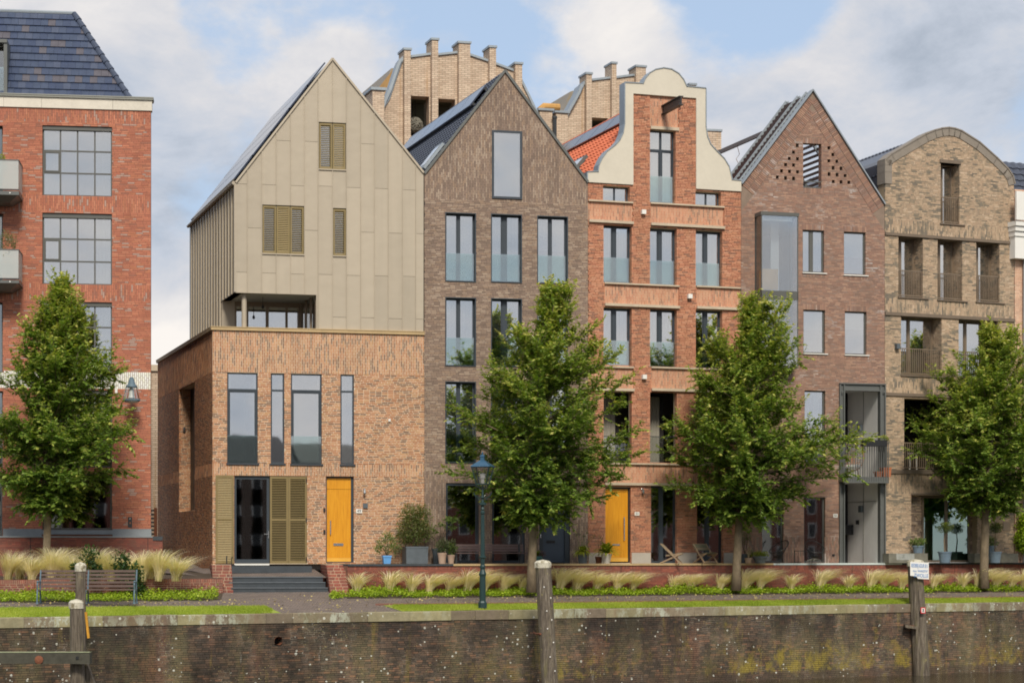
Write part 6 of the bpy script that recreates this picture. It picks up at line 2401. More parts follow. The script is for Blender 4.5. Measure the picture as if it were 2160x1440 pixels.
# pointed ends of the two lawns
for (xa, xb, flip) in ((567, 606, 0), (816, 861, 1)):
    V = [gpt(xa, TG(xa) if not flip else TG(xa), .012), gpt(xb, TG(xb) if flip else -.02, .012), gpt(xa if not flip else xb, -.02, .012)]
    tag(mesh_obj('lawn', np_mesh('lawn', V, [(0, 1, 2)], 'lawn')), kind='structure')
strip('path_edging', 'edging', 800, 2620, lambda x: TG(x) + .005, lambda x: TG(x) + .03, .05, th=.06)
strip('planting_soil', 'soil', -420, 470, .66, 1.02, .016)
strip('planting_soil', 'soil', 735, 2620, .68, 1.02, .016)


# ground behind the houses out to the horizon, and the canal
g = MB()
g.add([(-3000, 95, .9), (3000, 95, .9), (3000, 6000, .9), (-3000, 6000, .9)], [(0, 1, 2, 3)])
P = [bpt(x) for x in (-420, 0, 490, 735, 2160, 2620)]
for a, b in zip(P[:-1], P[1:]):
    g.add([(a.x, a.y + .2, .42), (b.x, b.y + .2, .42), (b.x, 95, .9), (a.x, 95, .9)], [(0, 1, 2, 3)])
tag(g.build('ground', 'soil', None), kind='structure')
w = MB().add([(-400, -14, -2.66), (400, -14, -2.66), (400, 140, -2.66), (-400, 140, -2.66)], [(0, 1, 2, 3)])
tag(w.build('canal_water', 'water', None), kind='structure')
ob_ = MB().box(-400, 400, -400, -14, -4, .2)
tag(ob_.build('opposite_bank', 'path', None), kind='structure')


def build_quay():
    q = empty('quay_wall', qpt(-330), 'old dark brick quay wall with mossy stone coping along the canal', 'quay wall', math.atan2(QD.y, QD.x), kind='thing')
    q.matrix_basis = Matrix.Translation(qpt(-330)) @ Matrix.Rotation(math.atan2(QD.y, QD.x), 4, 'Z')
    LQ = (qpt(2560) - qpt(-330)).length
    hole = []
    o = qpt(587)
    uo = (o - qpt(-330)).length
    zo = EYE + (HY - 1351) / F * o.y
    hole = [(uo - .13, uo + .13, zo - .13, zo + .13)]
    wall_mesh(m := MB(), rect(0, LQ, -3.2, -.32), hole, .012, .5)
    w = m.build('wall', 'quay_mortar', q)
    b = Bricks(70)
    b.lay((0, 0, 0), X3, Z3, FRONT, rect(0, LQ, -3.2, -.325), hole, L=.215, h=.058, j=.012, jit=.006, depth=.1)
    b.build('quay_brick', w, q)
    MB().tube([(uo, -.02, zo), (uo, .4, zo)], .14, 16, cap=False).build('drain_pipe', 'rust', w)
    box_obj('drain_back', 'black', w, uo - .13, uo + .13, .35, .38, zo - .13, zo + .13)
    rg = random.Random(9)
    u = 0
    while u < LQ:
        ln = rg.choice((.9, 1.1, 1.3, 1.5, 1.25))
        y0 = -.04 + rg.uniform(-.012, .012)
        z1 = rg.uniform(-.008, .008)
        c = .018
        mb = MB().add([(u + .004, y0 + c, -.32), (u + ln - .004, y0 + c, -.32), (u + ln - .004, y0, -.32 + c), (u + .004, y0, -.32 + c), (u + .004, y0, z1 - c), (u + ln - .004, y0, z1 - c), (u + ln - .004, y0 + c, z1), (u + .004, y0 + c, z1), (u + ln - .004, .46, z1), (u + .004, .46, z1), (u + .004, .46, -.32), (u + ln - .004, .46, -.32)],
                      [(0, 1, 2, 3), (3, 2, 5, 4), (4, 5, 6, 7), (7, 6, 8, 9), (0, 3, 4, 7, 9, 10), (1, 11, 8, 6, 5, 2)])
        mb.build('coping_stone', 'coping', q)
        u += ln


def quay_mortar():
    m, t, p = new_mat('quay_mortar')
    pos = t.node('ShaderNodeNewGeometry').outputs['Position']
    lime = t.smooth(t.noise(t.vmath('MULTIPLY', pos, (1, 1, .7)), 1.1, 7, .7), .5, .62)
    t.put(p.inputs['Base Color'], t.mix(lime, srgb(52, 47, 42), srgb(168, 158, 140)))
    p.inputs['Roughness'].default_value = 0.95
    return m


M['quay_mortar'] = quay_mortar()
build_quay()


def line_frame(a, b):
    a, b = Vector(a), Vector(b)
    d = (b - a)
    ln = d.length
    return Matrix.Translation(a) @ Matrix.Rotation(math.atan2(d.y, d.x), 4, 'Z'), ln


def build_terrace():
    # front wall of the raised terrace
    a, b = bpt(733), bpt(2620)
    a.z = b.z = .3
    mt, ln = line_frame(a, b)
    t = empty('terrace_wall', a, 'low maroon brick wall with stone edge carrying the terrace in front of the houses', 'wall', kind='thing')
    t.matrix_basis = mt
    H = ZT - .3
    w = MB().box(0, ln, .012, .5, 0, H - .06).build('wall', 'mortar_red', t)
    bk = Bricks(71)
    bk.lay((0, 0, 0), X3, Z3, FRONT, rect(0, ln, 0, H - .19), (), L=.21, h=.052, j=.011)
    bk.lay((0, 0, 0), X3, Z3, FRONT, rect(0, ln, H - .19, H - .065), (), L=.12, h=.052, j=.011, vertical=True, wild=0, half=0)
    bk.build('brick_maroon', w, t)
    upx = lambda px: (bpt(px) - bpt(733)).xy.length
    u = 0.0
    rg = random.Random(2)
    while u < ln:
        s = rg.choice((.9, 1.0, 1.1))
        mat = 'dark_stone' if u < upx(925) else ('coping_beige' if u < upx(1612) else ('bluestone_light' if u < upx(1890) else 'dark_stone'))
        pr = .05 if mat != 'bluestone_light' else .03
        box_obj('coping_stone', mat, t, u + .003, u + s - .003, -pr, .5, H - .058, H + .012 + rg.uniform(-.003, .003))
        u += s
    # control joints
    for px in (1040, 1308, 1565, 1805, 2030):
        box_obj('control_joint', 'black', w, upx(px) - .008, upx(px) + .008, -.006, .02, 0, H - .07)
    # terrace floor up to the fronts
    V = []
    xs = list(range(735, 2621, 60))
    for x in xs:
        p = bpt(x)
        V.append((p.x, p.y + .3, ZT - .004))
    mb = MB()
    n = len(V)
    for x in xs:
        p = bpt(x)
        V.append(((x - CX) / F * (p.y + 9), p.y + 9, ZT - .004))
    mb.add(V, [(i, i + 1, n + i + 1, n + i) for i in range(n - 1)])
    tag(mb.build('terrace', 'path', None), kind='structure')
    # steps of black stone, sloping landing, door step
    P = lambda px, D, z: Vector(((px - CX) / F * D, D, z))
    st = empty('steps', P(590, 70.8, .3), 'four black stone steps up to the landing of the yellow-door house', 'steps', R(8))
    inv = (Matrix.Translation(P(590, 70.8, .3)) @ Matrix.Rotation(R(8), 4, 'Z'))
    st.matrix_basis = inv
    inv = inv.inverted()
    for k in range(4):
        D = 70.8 + k * .34
        z0 = .3 + k * .185
        xl, xr = 493 - k * 4.7, 697.5 - k * 5.5
        pts = []
        for z in (z0 - .02, z0 + .185):
            pts += [P(xl, D, z), P(xr, D + .25, z), P(xr - 6, D + .95, z), P(xl - 6, D + .7, z)]
        xm = (xl + xr) / 2 + (-22, 18, -6, 30)[k]
        half = lambda q, lo, hi: [q[0].lerp(q[1], lo), q[0].lerp(q[1], hi), q[3].lerp(q[2], hi), q[3].lerp(q[2], lo)]
        for lo, hi in ((0, .36 + .1 * (k % 2)), (.362 + .1 * (k % 2), 1)):
            q = half(pts[:4], lo, hi) + half(pts[4:], lo, hi)
            sp = MB().hexa([tuple(inv @ v) for v in q]).build('step', 'dark_stone', st)
            dq = [v + Vector((0, -.03 if i % 4 < 2 else 0, -.002 if i < 4 else .03)) for i, v in enumerate([x.copy() for x in q[4:]] + [x.copy() for x in q[4:]])]
            MB().hexa([tuple(inv @ v) for v in dq]).build('tread', 'tread_stone', sp)
    lg = MB()
    f0, f1 = P(470, 72.1, 1.035), P(690, 72.4, 1.035)
    b0, b1 = P(380, 74.9, 1.34), P(660, 75.6, 1.34)
    lg.add([f0, f1, b1, b0], [(0, 1, 2, 3)])
    lg.add([P(343, 72.8, 1.2), P(470, 72.1, 1.035), P(440, 76, 1.34), P(300, 88, 2.0), P(425, 88, 2.0)], [(0, 1, 2, 4, 3)])
    tag(lg.build('landing', 'path', None), kind='structure')
    ds = H49
    u0, u1 = ds.u(452), ds.u(651)
    s = MB().box(u0, u1, -.95, 0.0, -.32, -.07)
    o = tag(s.build('door_step', 'dark_stone', None), 'dark stone step below the shuttered glass door', 'step')
    o.matrix_basis = ds.root.matrix_basis
    # stepped brick cheeks either side of the steps
    for nm, x0, x1, lab in (('cheek_wall', 450, 492, 'stepped red brick cheek wall on the left side of the black steps'), ('cheek_wall', 697.5, 737, 'stepped red brick cheek wall on the right side of the black steps')):
        c = empty(nm, P(x0, 70.7, .3), lab, 'wall', kind='thing')
        c.matrix_basis = Matrix.Translation(P(x0, 70.7, .3)) @ Matrix.Rotation(R(10), 4, 'Z')
        wd = (x1 - x0) / F * 70.7
        bb = Bricks(72)
        core = MB()
        rows = 11
        hh = 1.19 / rows
        for k in range(rows):
            y = .0 + max(0, k - 1) * .19
            core.box(.01, wd - .01 - (.0 if x0 < 500 else 0), y + .012, 4.4, k * hh, (k + 1) * hh - .001)
            bb.lay((0, y, 0), X3, Z3, FRONT, rect(0, wd, k * hh, (k + 1) * hh), (), L=.24, h=hh - .014, j=.014, jit=.006)
            # left-hand face beside the steps
            bb.lay((0, y, 0), Y3, Z3, (-1, 0, 0), rect(.0, 4.3 - y, k * hh, (k + 1) * hh), (), L=.24, h=hh - .014, j=.014)
        w = core.build('wall', 'mortar_mid', c)
        bb.build('brick_maroon', w, c)
    # planting bed wall on the left with its upright course
    a, b = bpt(-420), bpt(470)
    a.z = b.z = .3
    mt, ln = line_frame(a, b)
    p = empty('planter_wall', a, 'low brick planter wall with upright capping bricks behind the street bench', 'wall', kind='thing')
    p.matrix_basis = mt
    w = MB().box(0, ln, .012, .3, 0, .70).build('wall', 'mortar_mid', p)
    bk = Bricks(73)
    bk.lay((0, 0, 0), X3, Z3, FRONT, rect(0, ln, 0, .58), (), L=.21, h=.055, j=.014)
    bk.lay((0, 0, 0), X3, Z3, FRONT, rect(0, ln, .585, .715), (), L=.125, h=.052, j=.011, vertical=True, wild=0, half=0, depth=.3)
    bk.build('brick_maroon', w, p)
    pl = lambda px: (bpt(px) - bpt(-420)).xy.length
    MB().tube([(pl(71), -.05, 0), (pl(71), -.05, .62)], .02, 6).build('stake', 'rust', p)
    # soil of the bed
    V = [bpt(x) for x in range(-420, 471, 89)]
    bed = MB()
    n = len(V)
    W_ = [(v.x, v.y + .2, .95) for v in V] + [((x - CX) / F * 76, 76.0 - (0 if x < 300 else 1.5), 1.25) for x in range(-420, 471, 89)]
    bed.add(W_, [(i, i + 1, n + i + 1, n + i) for i in range(n - 1)])
    tag(bed.build('planting_bed', 'soil', None), kind='structure')
    # higher wall carrying the forecourt of the red building
    a, b = Vector(((-420 - CX) / F * 70.6, 70.6, 1.0)), Vector(((343 - CX) / F * 72.6, 72.6, 1.0))
    mt, ln = line_frame(a, b)
    r_ = empty('forecourt_wall', a, 'dark maroon brick wall below the red apartment building behind the feather grass', 'wall', kind='thing')
    r_.matrix_basis = mt
    zt = 2.5 - 1.0
    w = MB().box(0, ln - .01, .012, .4, 0, zt - .05).build('wall', 'mortar_red', r_)
    bk = Bricks(74)
    bk.lay((0, 0, 0), X3, Z3, FRONT, rect(0, ln, 0, zt - .06), (), L=.21, h=.052, j=.011)
    bk.build('brick_maroon', w, r_)
    ul = (Vector(((312 - CX) / F * 72.5, 72.5, 1)) - a).length
    u = 0
    while u < ln:
        s_ = min(1.0, ln - u)
        box_obj('coping_stone', 'dark_stone' if u > ul - .7 else 'bluestone', r_, u + .003, u + s_ - .003, -.03, .4, zt - .045 - (.1 if u > ul - .7 else 0), zt + .0)
        u += s_
    for px in (64, 310):
        uu = (Vector(((px - CX) / F * 71.8, 71.8, 1)) - a).length
        box_obj('control_joint', 'black', w, uu - .01, uu + .01, -.006, .02, 0, zt - .06)
    tag(MB().add([(a.x, a.y + .3, 2.49), (b.x, b.y + .3, 2.49), ((305 - CX) / F * 90, 90, 2.49), (a.x * 1.2, 90, 2.49)], [(0, 1, 2, 3)]).build('forecourt', 'path', None), kind='structure')


M['tread_stone'] = plain('tread_stone', srgb(92, 98, 104), 0.5, var=0.25, scale=4)
M['bluestone_light'] = plain('bluestone_light', srgb(196, 206, 204), 0.5, var=.08)
build_terrace()


# ------------------------------------------------------------------ mooring posts
def mooring_post(pts, rad, label, n=10, flat=.0, cap=True, seed=0):
    """weathered timber pile; pts are (px, py, D) from top to water"""
    rg = random.Random(seed)
    W3 = [Vector(((x - CX) / F * D, D, EYE + (HY - y) / F * D)) for x, y, D in pts]
    base = W3[-1]
    o = empty('mooring_post', base, label, 'mooring post', group='mooring posts in the canal')
    mb = MB()
    rings = 14
    V = []
    ph = [rg.uniform(0, 6.28) for _ in range(4)]
    for i in range(rings + 1):
        t = i / rings
        p = W3[0].lerp(W3[-1], t) - base
        for k in range(n):
            a = 2 * math.pi * (k + .5) / n
            r = rad * (0.94 + .12 * t) * (1 + .05 * math.sin(3 * a + ph[0]) + .03 * math.sin(7 * a + ph[1] + 5 * t))
            if n == 8:
                pass
            V.append((p.x + r * math.cos(a), p.y + r * math.sin(a), p.z))
    Fc = [(i * n + k, (i + 1) * n + k, (i + 1) * n + (k + 1) % n, i * n + (k + 1) % n) for i in range(rings) for k in range(n)]
    mb.add(V, Fc)
    mb.f.append(tuple(range(n)))
    mb.build('pile', 'post', o)
    if cap:
        t0 = W3[0] - base
        m2 = MB().lathe([(rad * 1.05, -.17), (rad * 1.07, .0), (rad * .8, .06), (rad * .05, .10)], n, tuple(t0), rot=math.pi / n)
        m2.build('painted_top', 'worn_white', o)
    return o, base, W3


def build_posts():
    o, base, W3 = mooring_post([(1145, 1186, 66.6), (1162, 1480, 66.2)], .27, 'leaning timber mooring post with white top in front of the street lamp side', seed=1)
    for k, (x, y) in enumerate(((1147.5, 1237), (1161.5, 1259.5), (1153, 1287), (1163.5, 1305.5), (1154.5, 1324), (1167, 1352.5), (1160, 1383), (1170, 1412))):
        t = (y - 1186) / 294
        D = 66.5
        p = Vector(((x - CX) / F * D, D, EYE + (HY - y) / F * D)) - base
        ctr = (W3[0].lerp(W3[1], t) - base)
        MB().lathe([(.022, 0), (.022, .02)], 8).build('stud', 'white_paint', o).matrix_basis = Matrix.Translation((p.x, ctr.y - .29, p.z)) @ Matrix.Rotation(R(90), 4, 'X')
    p = Vector(((1140 - CX) / F * 66.3, 66.2, EYE + (HY - 1336) / F * 66.3)) - base
    MB().tube([p, p + Vector((-.12, .5, -.02)), p + Vector((-.2, 1.9, -.03))], .035, 6).build('iron_strap', 'rust', o)
    o, base, W3 = mooring_post([(1931, 1184, 76.4), (1944, 1424, 76.2)], .30, 'timber mooring post at the right carrying the company sign', seed=2)
    p = Vector(((1925 - CX) / F * 76.2, 76.0, EYE + (HY - 1320) / F * 76.2)) - base
    MB().tube([p, p + Vector((-.1, .3, 0)), p + Vector((-.2, 1.6, 0))], .04, 6).build('iron_strap', 'rust', o)
    MB().hexa([tuple(p + Vector(v)) for v in ((-.35, -.2, -.03), (.1, -.2, -.1), (.1, .15, -.1), (-.35, .15, -.03), (-.35, -.2, .07), (.1, -.2, .0), (.1, .15, .0), (-.35, .15, .07))]).build('wood_chock', 'post', o)
    # company sign, tilted on the post
    D = 75.95
    C = Vector(((1940 - CX) / F * D, D, EYE + (HY - 1202.5) / F * D))
    s = empty('company_sign', C, 'white tilted sign with blue lettering fixed to the right mooring post', 'sign')
    s.matrix_basis = Matrix.Translation(C) @ Matrix.Rotation(R(6), 4, 'Z') @ Matrix.Rotation(R(3), 4, 'Y')
    wd, hh = .70, .62
    MB().add([(-wd / 2, 0, -hh / 2 + .1), (-wd / 2 + .23, 0, -hh / 2 + .09), (-wd / 2 + .3, 0, -hh / 2), (wd / 2 + .02, 0, -hh / 2), (wd / 2 - .02, 0, hh / 2), (-wd / 2 - .03, 0, hh / 2),
              (-wd / 2, .02, -hh / 2 + .1), (-wd / 2 + .23, .02, -hh / 2 + .09), (-wd / 2 + .3, .02, -hh / 2), (wd / 2 + .02, .02, -hh / 2), (wd / 2 - .02, .02, hh / 2), (-wd / 2 - .03, .02, hh / 2)],
             [(0, 1, 2, 3, 4, 5), (11, 10, 9, 8, 7, 6)] + [(i, (i + 1) % 6, 6 + (i + 1) % 6, 6 + i) for i in range(6)]).build('board', 'white_paint', s)
    text_obj('lettering', 'REDERIJ KEUR B.V.', .20, 'ink_blue', s, (-.01, -.006, .17), width=.40)
    text_obj('lettering', 'm.p.s. "AVANZOTA"', .12, 'ink_blue', s, (.03, -.006, -.02), width=.55)
    text_obj('lettering', 'ZWOLLE', .19, 'ink_blue', s, (.06, -.006, -.19), width=.72)
    # square no-mooring sign
    D = 75.86
    C = Vector(((1947.3 - CX) / F * D, D, EYE + (HY - 1286.5) / F * D))
    s = empty('mooring_sign', C, 'small square red-bordered sign with black bollard symbol on the right mooring post', 'sign')
    s.matrix_basis = Matrix.Translation(C) @ Matrix.Rotation(R(15), 4, 'Z')
    MB().box(-.095, .095, 0, .015, -.11, .11).build('plate', 'ink_red', s)
    MB().box(-.065, .065, -.003, 0, -.08, .08).build('field', 'white_paint', s)
    MB().box(-.035, .035, -.006, -.003, .03, .055).box(-.02, .02, -.006, -.003, -.04, .03).box(-.045, .045, -.006, -.003, -.055, -.04).build('symbol', 'ink_black', s)
    # pair at the lower left with a cross beam
    mooring_post([(170, 1192, 59.2), (168, 1540, 59.2)], .155, 'dark timber mooring post standing behind the shorter mossy post', seed=3)
    o, base, W3 = mooring_post([(161, 1270, 57.4), (165, 1540, 57.4)], .20, 'short mossy mooring post with pointed white cap at lower left', seed=4)
    # leaning yellow strip and brace
    P = lambda x, y, D: Vector(((x - CX) / F * D, D, EYE + (HY - y) / F * D)) - base
    MB().bar(P(181, 1290, 57.9), P(187, 1345, 57.9), .09, .06).build('fender_strip', 'yellow_paint', o)
    MB().bar(P(176, 1395, 57.7), P(205, 1475, 57.7), .22, .2).build('brace', 'post', o)
    D = 57.2
    b = empty('timber_beam', P(0, 1387, D) + base, 'horizontal dark timber beam bolted to the mossy post at lower left', 'beam')
    X = lambda x: (x - CX) / F * D
    L0 = X(0)
    MB().bar((X(-260) - L0, -.15, .03), (X(194) - L0, -.15, 0.0), .32, .30).build('timber', 'post_dark', b)
    MB().box(X(-260) - L0, X(193) - L0, -.30, .0, .168, .18).build('moss_cover', 'moss_pale', b)
    c = X(88) - L0
    MB().lathe([(.0, 0), (.12, 0), (.12, .03), (.05, .05)], 10).build('iron_plate', 'rust', b).matrix_basis = Matrix.Translation((c, -.32, -.03)) @ Matrix.Rotation(R(90), 4, 'X')
    box_obj('bolt', 'black', b, X(165) - L0, X(171) - L0, -.33, -.3, -.02, .06)


M['yellow_paint'] = plain('yellow_paint', srgb(206, 150, 50), 0.8, var=.35, scale=8)
M['post_dark'] = plain('post_dark', srgb(72, 70, 60), 0.9, var=.4, scale=5, bump=.5)
M['moss_pale'] = plain('moss_pale', srgb(150, 156, 124), 0.95, var=.4, scale=9)
build_posts()


# ------------------------------------------------------------------ vegetation
def leaf_mesh(name, P, Dr, Sd, L, Wd, mat, leaf_tone, parent, fold=.0):
    """one diamond-shaped leaf per row: base P, direction Dr, side Sd"""
    n = len(P)
    L = np.asarray(L)[:, None]
    Wd = np.asarray(Wd)[:, None]
    N = np.cross(Dr, Sd)
    V = np.empty((n, 4, 3))
    V[:, 0] = P
    V[:, 1] = P + Dr * L * .45 + Sd * Wd * .5 + N * L * fold
    V[:, 2] = P + Dr * L
    V[:, 3] = P + Dr * L * .45 - Sd * Wd * .5 + N * L * fold
    Fc = np.arange(n * 4).reshape(-1, 4)
    me = np_mesh(name, V.reshape(-1, 3), Fc, mat)
    add_attr(me, 'leaf_tone', np.repeat(leaf_tone, 4))
    return mesh_obj(name, me, parent)


def unit(v):
    return v / np.maximum(np.linalg.norm(v, axis=-1, keepdims=True), 1e-9)


def make_tree(label, base, top, crown0, prof, seed, n_limb=165, trunk_r=.15, lean=(0, 0), leaf=.148, dens=2.05):
    """street tree: tapered trunk, ascending limbs ending on an uneven envelope, twigs with rows of leaves
    prof: (height fraction of the crown, radius left/right of the trunk)"""
    rng = np.random.default_rng(seed)
    root = empty('street_tree', base, label, 'tree', group='street trees along the quay')
    Ht = top - .75
    mb = MB()
    zs = np.linspace(0, Ht * .97, 14)
    wob = np.cumsum(rng.normal(0, .035, (14, 2)), axis=0)
    wob[:5] *= .3
    lead = np.stack([wob[:, 0] + lean[0] * (zs / Ht) ** 1.3, wob[:, 1] + lean[1] * (zs / Ht), zs], 1)
    rad = np.interp(zs, [0, .25, crown0, Ht * .6, Ht], [trunk_r * 1.25, trunk_r, trunk_r * .86, trunk_r * .45, .015])
    mb.tube([tuple(p) for p in lead], list(rad), 12)
    pf = np.array(prof)
    hc = Ht - crown0
    P, Dv, Tn = [], [], []
    tw = MB()
    ga = 2.399963
    for i in range(n_limb):
        f = (i + .5) / n_limb
        z0 = crown0 * .97 + hc * .86 * f ** 1.12
        az = i * ga + rng.normal(0, .35)
        ca, sa = math.cos(az), math.sin(az)
        # target on the envelope
        rise = hc * (.02 + .28 * f) * rng.uniform(.3, 1.5) - (hc * .06 if f < .2 else 0)
        zt = min(z0 + rise, Ht * 1.0)
        ft = (zt - crown0) / hc
        rl, rr = np.interp(ft, pf[:, 0], pf[:, 1]), np.interp(ft, pf[:, 0], pf[:, 2])
        re = (rr if ca > 0 else rl) * abs(ca) + .5 * (rl + rr) * abs(sa)
        re = re / max(abs(ca) + abs(sa), .01) * (.86 + .34 * abs(ca)) * (rng.uniform(.45, 1.05) if rng.random() < .7 else rng.uniform(.85, 1.16))
        b = np.array([np.interp(z0, zs, lead[:, 0]), np.interp(z0, zs, lead[:, 1]), z0])
        axis_t = np.array([np.interp(zt, zs, lead[:, 0]), np.interp(zt, zs, lead[:, 1]), zt])
        e = axis_t + np.array([ca * re, sa * re, 0])
        m = (b + e) / 2 + np.array([ca, sa, 0]) * re * .08 + np.array([0, 0, -.06 * re + rng.normal(0, .1)])
        t = np.linspace(0, 1, 7)[:, None]
        cv = (1 - t) ** 2 * b + 2 * t * (1 - t) * m + t * t * e
        r0 = .018 + .022 * re / 2.5 * (1.3 - f)
        mb.tube([tuple(p) for p in cv], list(np.linspace(r0, .007, 7)), 5, cap=False)
        nt = int((7 + 9 * re / 2.5) * dens)
        for k in range(nt):
            tt = .18 + .84 * (k + rng.random()) / nt
            tt = min(tt, 1.0)
            q = (1 - tt) ** 2 * b + 2 * tt * (1 - tt) * m + tt * tt * e
            dl = 2 * (1 - tt) * (m - b) + 2 * tt * (e - m)
            dl /= np.linalg.norm(dl) + 1e-9
            rd = rng.normal(0, 1, 3)
            dv = dl * rng.uniform(.35, 1.0) + rd * .55 + np.array([0, 0, .22 + .45 * f])
            dv /= np.linalg.norm(dv)
            ln = rng.uniform(.32, .70) * (1.0 if tt < .9 else 1.15) * (1.0 if f < .8 else .8)
            bend = np.array([0, 0, rng.uniform(-.25, .2)])
            nl = int(rng.integers(13, 21))
            s = np.linspace(.08, 1, nl)[:, None]
            pts = q + dv * s * ln + bend * (s ** 2) * ln
            tw.tube([tuple(q), tuple(q + dv * ln * .5 + bend * .25 * ln), tuple(q + dv * ln + bend * ln)], [.007, .005, .003], 3, cap=False)
            P.append(pts)
            td = dv + bend * 2 * s
            sd = np.cross(dv, np.array([0, 0, 1.0]))
            sd /= np.linalg.norm(sd) + 1e-9
            sg = np.where(np.arange(nl) % 2 == 0, 1.0, -1.0)[:, None]
            dd = unit(td * .55 + sg * sd * .75 + np.array([0, 0, -.30]) + rng.normal(0, .28, (nl, 3)))
            Dv.append(dd)
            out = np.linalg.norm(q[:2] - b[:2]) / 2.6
            up = .55 * max(0, f - .2)  # height term paints sunlit highlights of the crown top into the leaf colour
            Tn.append(np.clip(.06 + .42 * s[:, 0] ** 2.2 * rng.uniform(.2, 1.25) + .16 * out + up + rng.normal(0, .09, nl), 0, 1))  # young growth yellows the twig ends and outer leaves
    P = np.concatenate(P)
    Dv = np.concatenate(Dv)
    Tn = np.concatenate(Tn)
    n = len(P)
    Sd = unit(np.cross(Dv, rng.normal(0, .35, (n, 3)) + np.array([0, 0, 1.0])))
    mb.build('trunk', 'bark', root, smooth=True)
    tw.build('twigs', 'twig', root, kind='stuff')
    sc = rng.uniform(.75, 1.25, n)
    leaf_mesh('crown', P, Dv, Sd, leaf * sc, leaf * .56 * sc, 'leaf_tree', Tn, root, fold=.06)
    return root, n


def at(px, py, D):
    return Vector(((px - CX) / F * D, D, EYE + (HY - py) / F * D))


def build_trees():
    # (trunk px, base z, D, top py, crown bottom py, profile in px left/right of the trunk)
    specs = [
        (97, .95, 69.6, 556, 1050, [(0, 40, 40), (.06, 105, 120), (.16, 120, 178), (.3, 118, 188), (.42, 130, 130), (.55, 115, 125), (.68, 90, 95), (.8, 60, 62), (.9, 30, 48), (1, 6, 10)], 21, 'street tree before the red apartment building, rising from the feather grass bed', (.55, 0)),
        (1122, .5, 72.6, 574, 1082, [(0, 40, 60), (.08, 105, 150), (.2, 170, 195), (.32, 172, 195), (.45, 150, 185), (.55, 165, 160), (.66, 105, 195), (.76, 80, 120), (.86, 45, 85), (.94, 10, 68), (1, 2, 40)], 22, 'street tree before the purple-brown gabled house and the yellow door 53', (.5, 0)),
        (1552, .5, 76.6, 603, 1078, [(0, 50, 60), (.08, 125, 175), (.2, 150, 205), (.32, 150, 245), (.45, 145, 175), (.58, 100, 160), (.68, 95, 95), (.78, 85, 110), (.88, 30, 75), (.95, -5, 80), (1, -25, 66)], 23, 'street tree before the house with perforated gable, beside the folding chairs', (.65, 0)),
        (2075, .5, 81.0, 664, 1058, [(0, 50, 60), (.1, 130, 130), (.25, 150, 160), (.4, 165, 150), (.52, 165, 140), (.65, 130, 110), (.78, 90, 95), (.9, 40, 75), (1, 0, 55)], 24, 'street tree before the sandy brick house at the right edge', (.35, 0)),
    ]
    for px, zb, D, yt, yb, prof, seed, lab, lean in specs:
        s = D / F
        b = Vector(((px - CX) / F * D, D, zb))
        top = EYE + (HY - yt) * s - zb
        c0 = EYE + (HY - yb) * s - zb
        pf = [(f, max(l, 2) * s * .92, r * s * .95) for f, l, r in prof]
        make_tree(lab, b, top, c0, pf, seed, lean=lean, trunk_r=.5 * 19 * s if px > 100 else .5 * 17 * s)


build_trees()


def tuft_mesh(seed, n, hgt, lean, spread, curl):
    """feather grass: thin arching blades, green at the foot and straw-coloured plumes"""
    rng = np.random.default_rng(seed)
    seg = 6
    V, Fc, A = [], [], []
    for i in range(n):
        az = rng.uniform(0, 2 * math.pi)
        r0 = abs(rng.normal(0, .06))
        b = np.array([r0 * math.cos(az), r0 * math.sin(az), 0])
        h = hgt * rng.uniform(.55, 1.08)
        out = np.array([math.cos(az), math.sin(az) * .8, 0]) * spread * rng.uniform(.3, 1.1) + np.array([lean * rng.uniform(.5, 1.3), rng.normal(0, .08), 0])
        w = rng.uniform(.005, .012)
        sd = np.array([math.cos(az + 1.57), math.sin(az + 1.57) * .3, 0]) * w
        col = rng.uniform(-.12, .12)
        for k in range(seg + 1):
            t = k / seg
            p = b + out * (t ** 1.9) * h * 1.1 + np.array([0, 0, h * (t - curl * t ** 3)])
            ww = (1 - .75 * t) * (1 + .9 * math.sin(t * 3.14))
            V += [p - sd * ww, p + sd * ww]
            A += [min(1, max(0, t * .95 + col))] * 2
        base = len(V) - 2 * (seg + 1)
        for k in range(seg):
            a = base + 2 * k
            Fc.append((a, a + 1, a + 3, a + 2))
    me = np_mesh('grass_tuft', V, Fc, 'grass_straw')
    add_attr(me, 'leaf_tone', A)
    return me


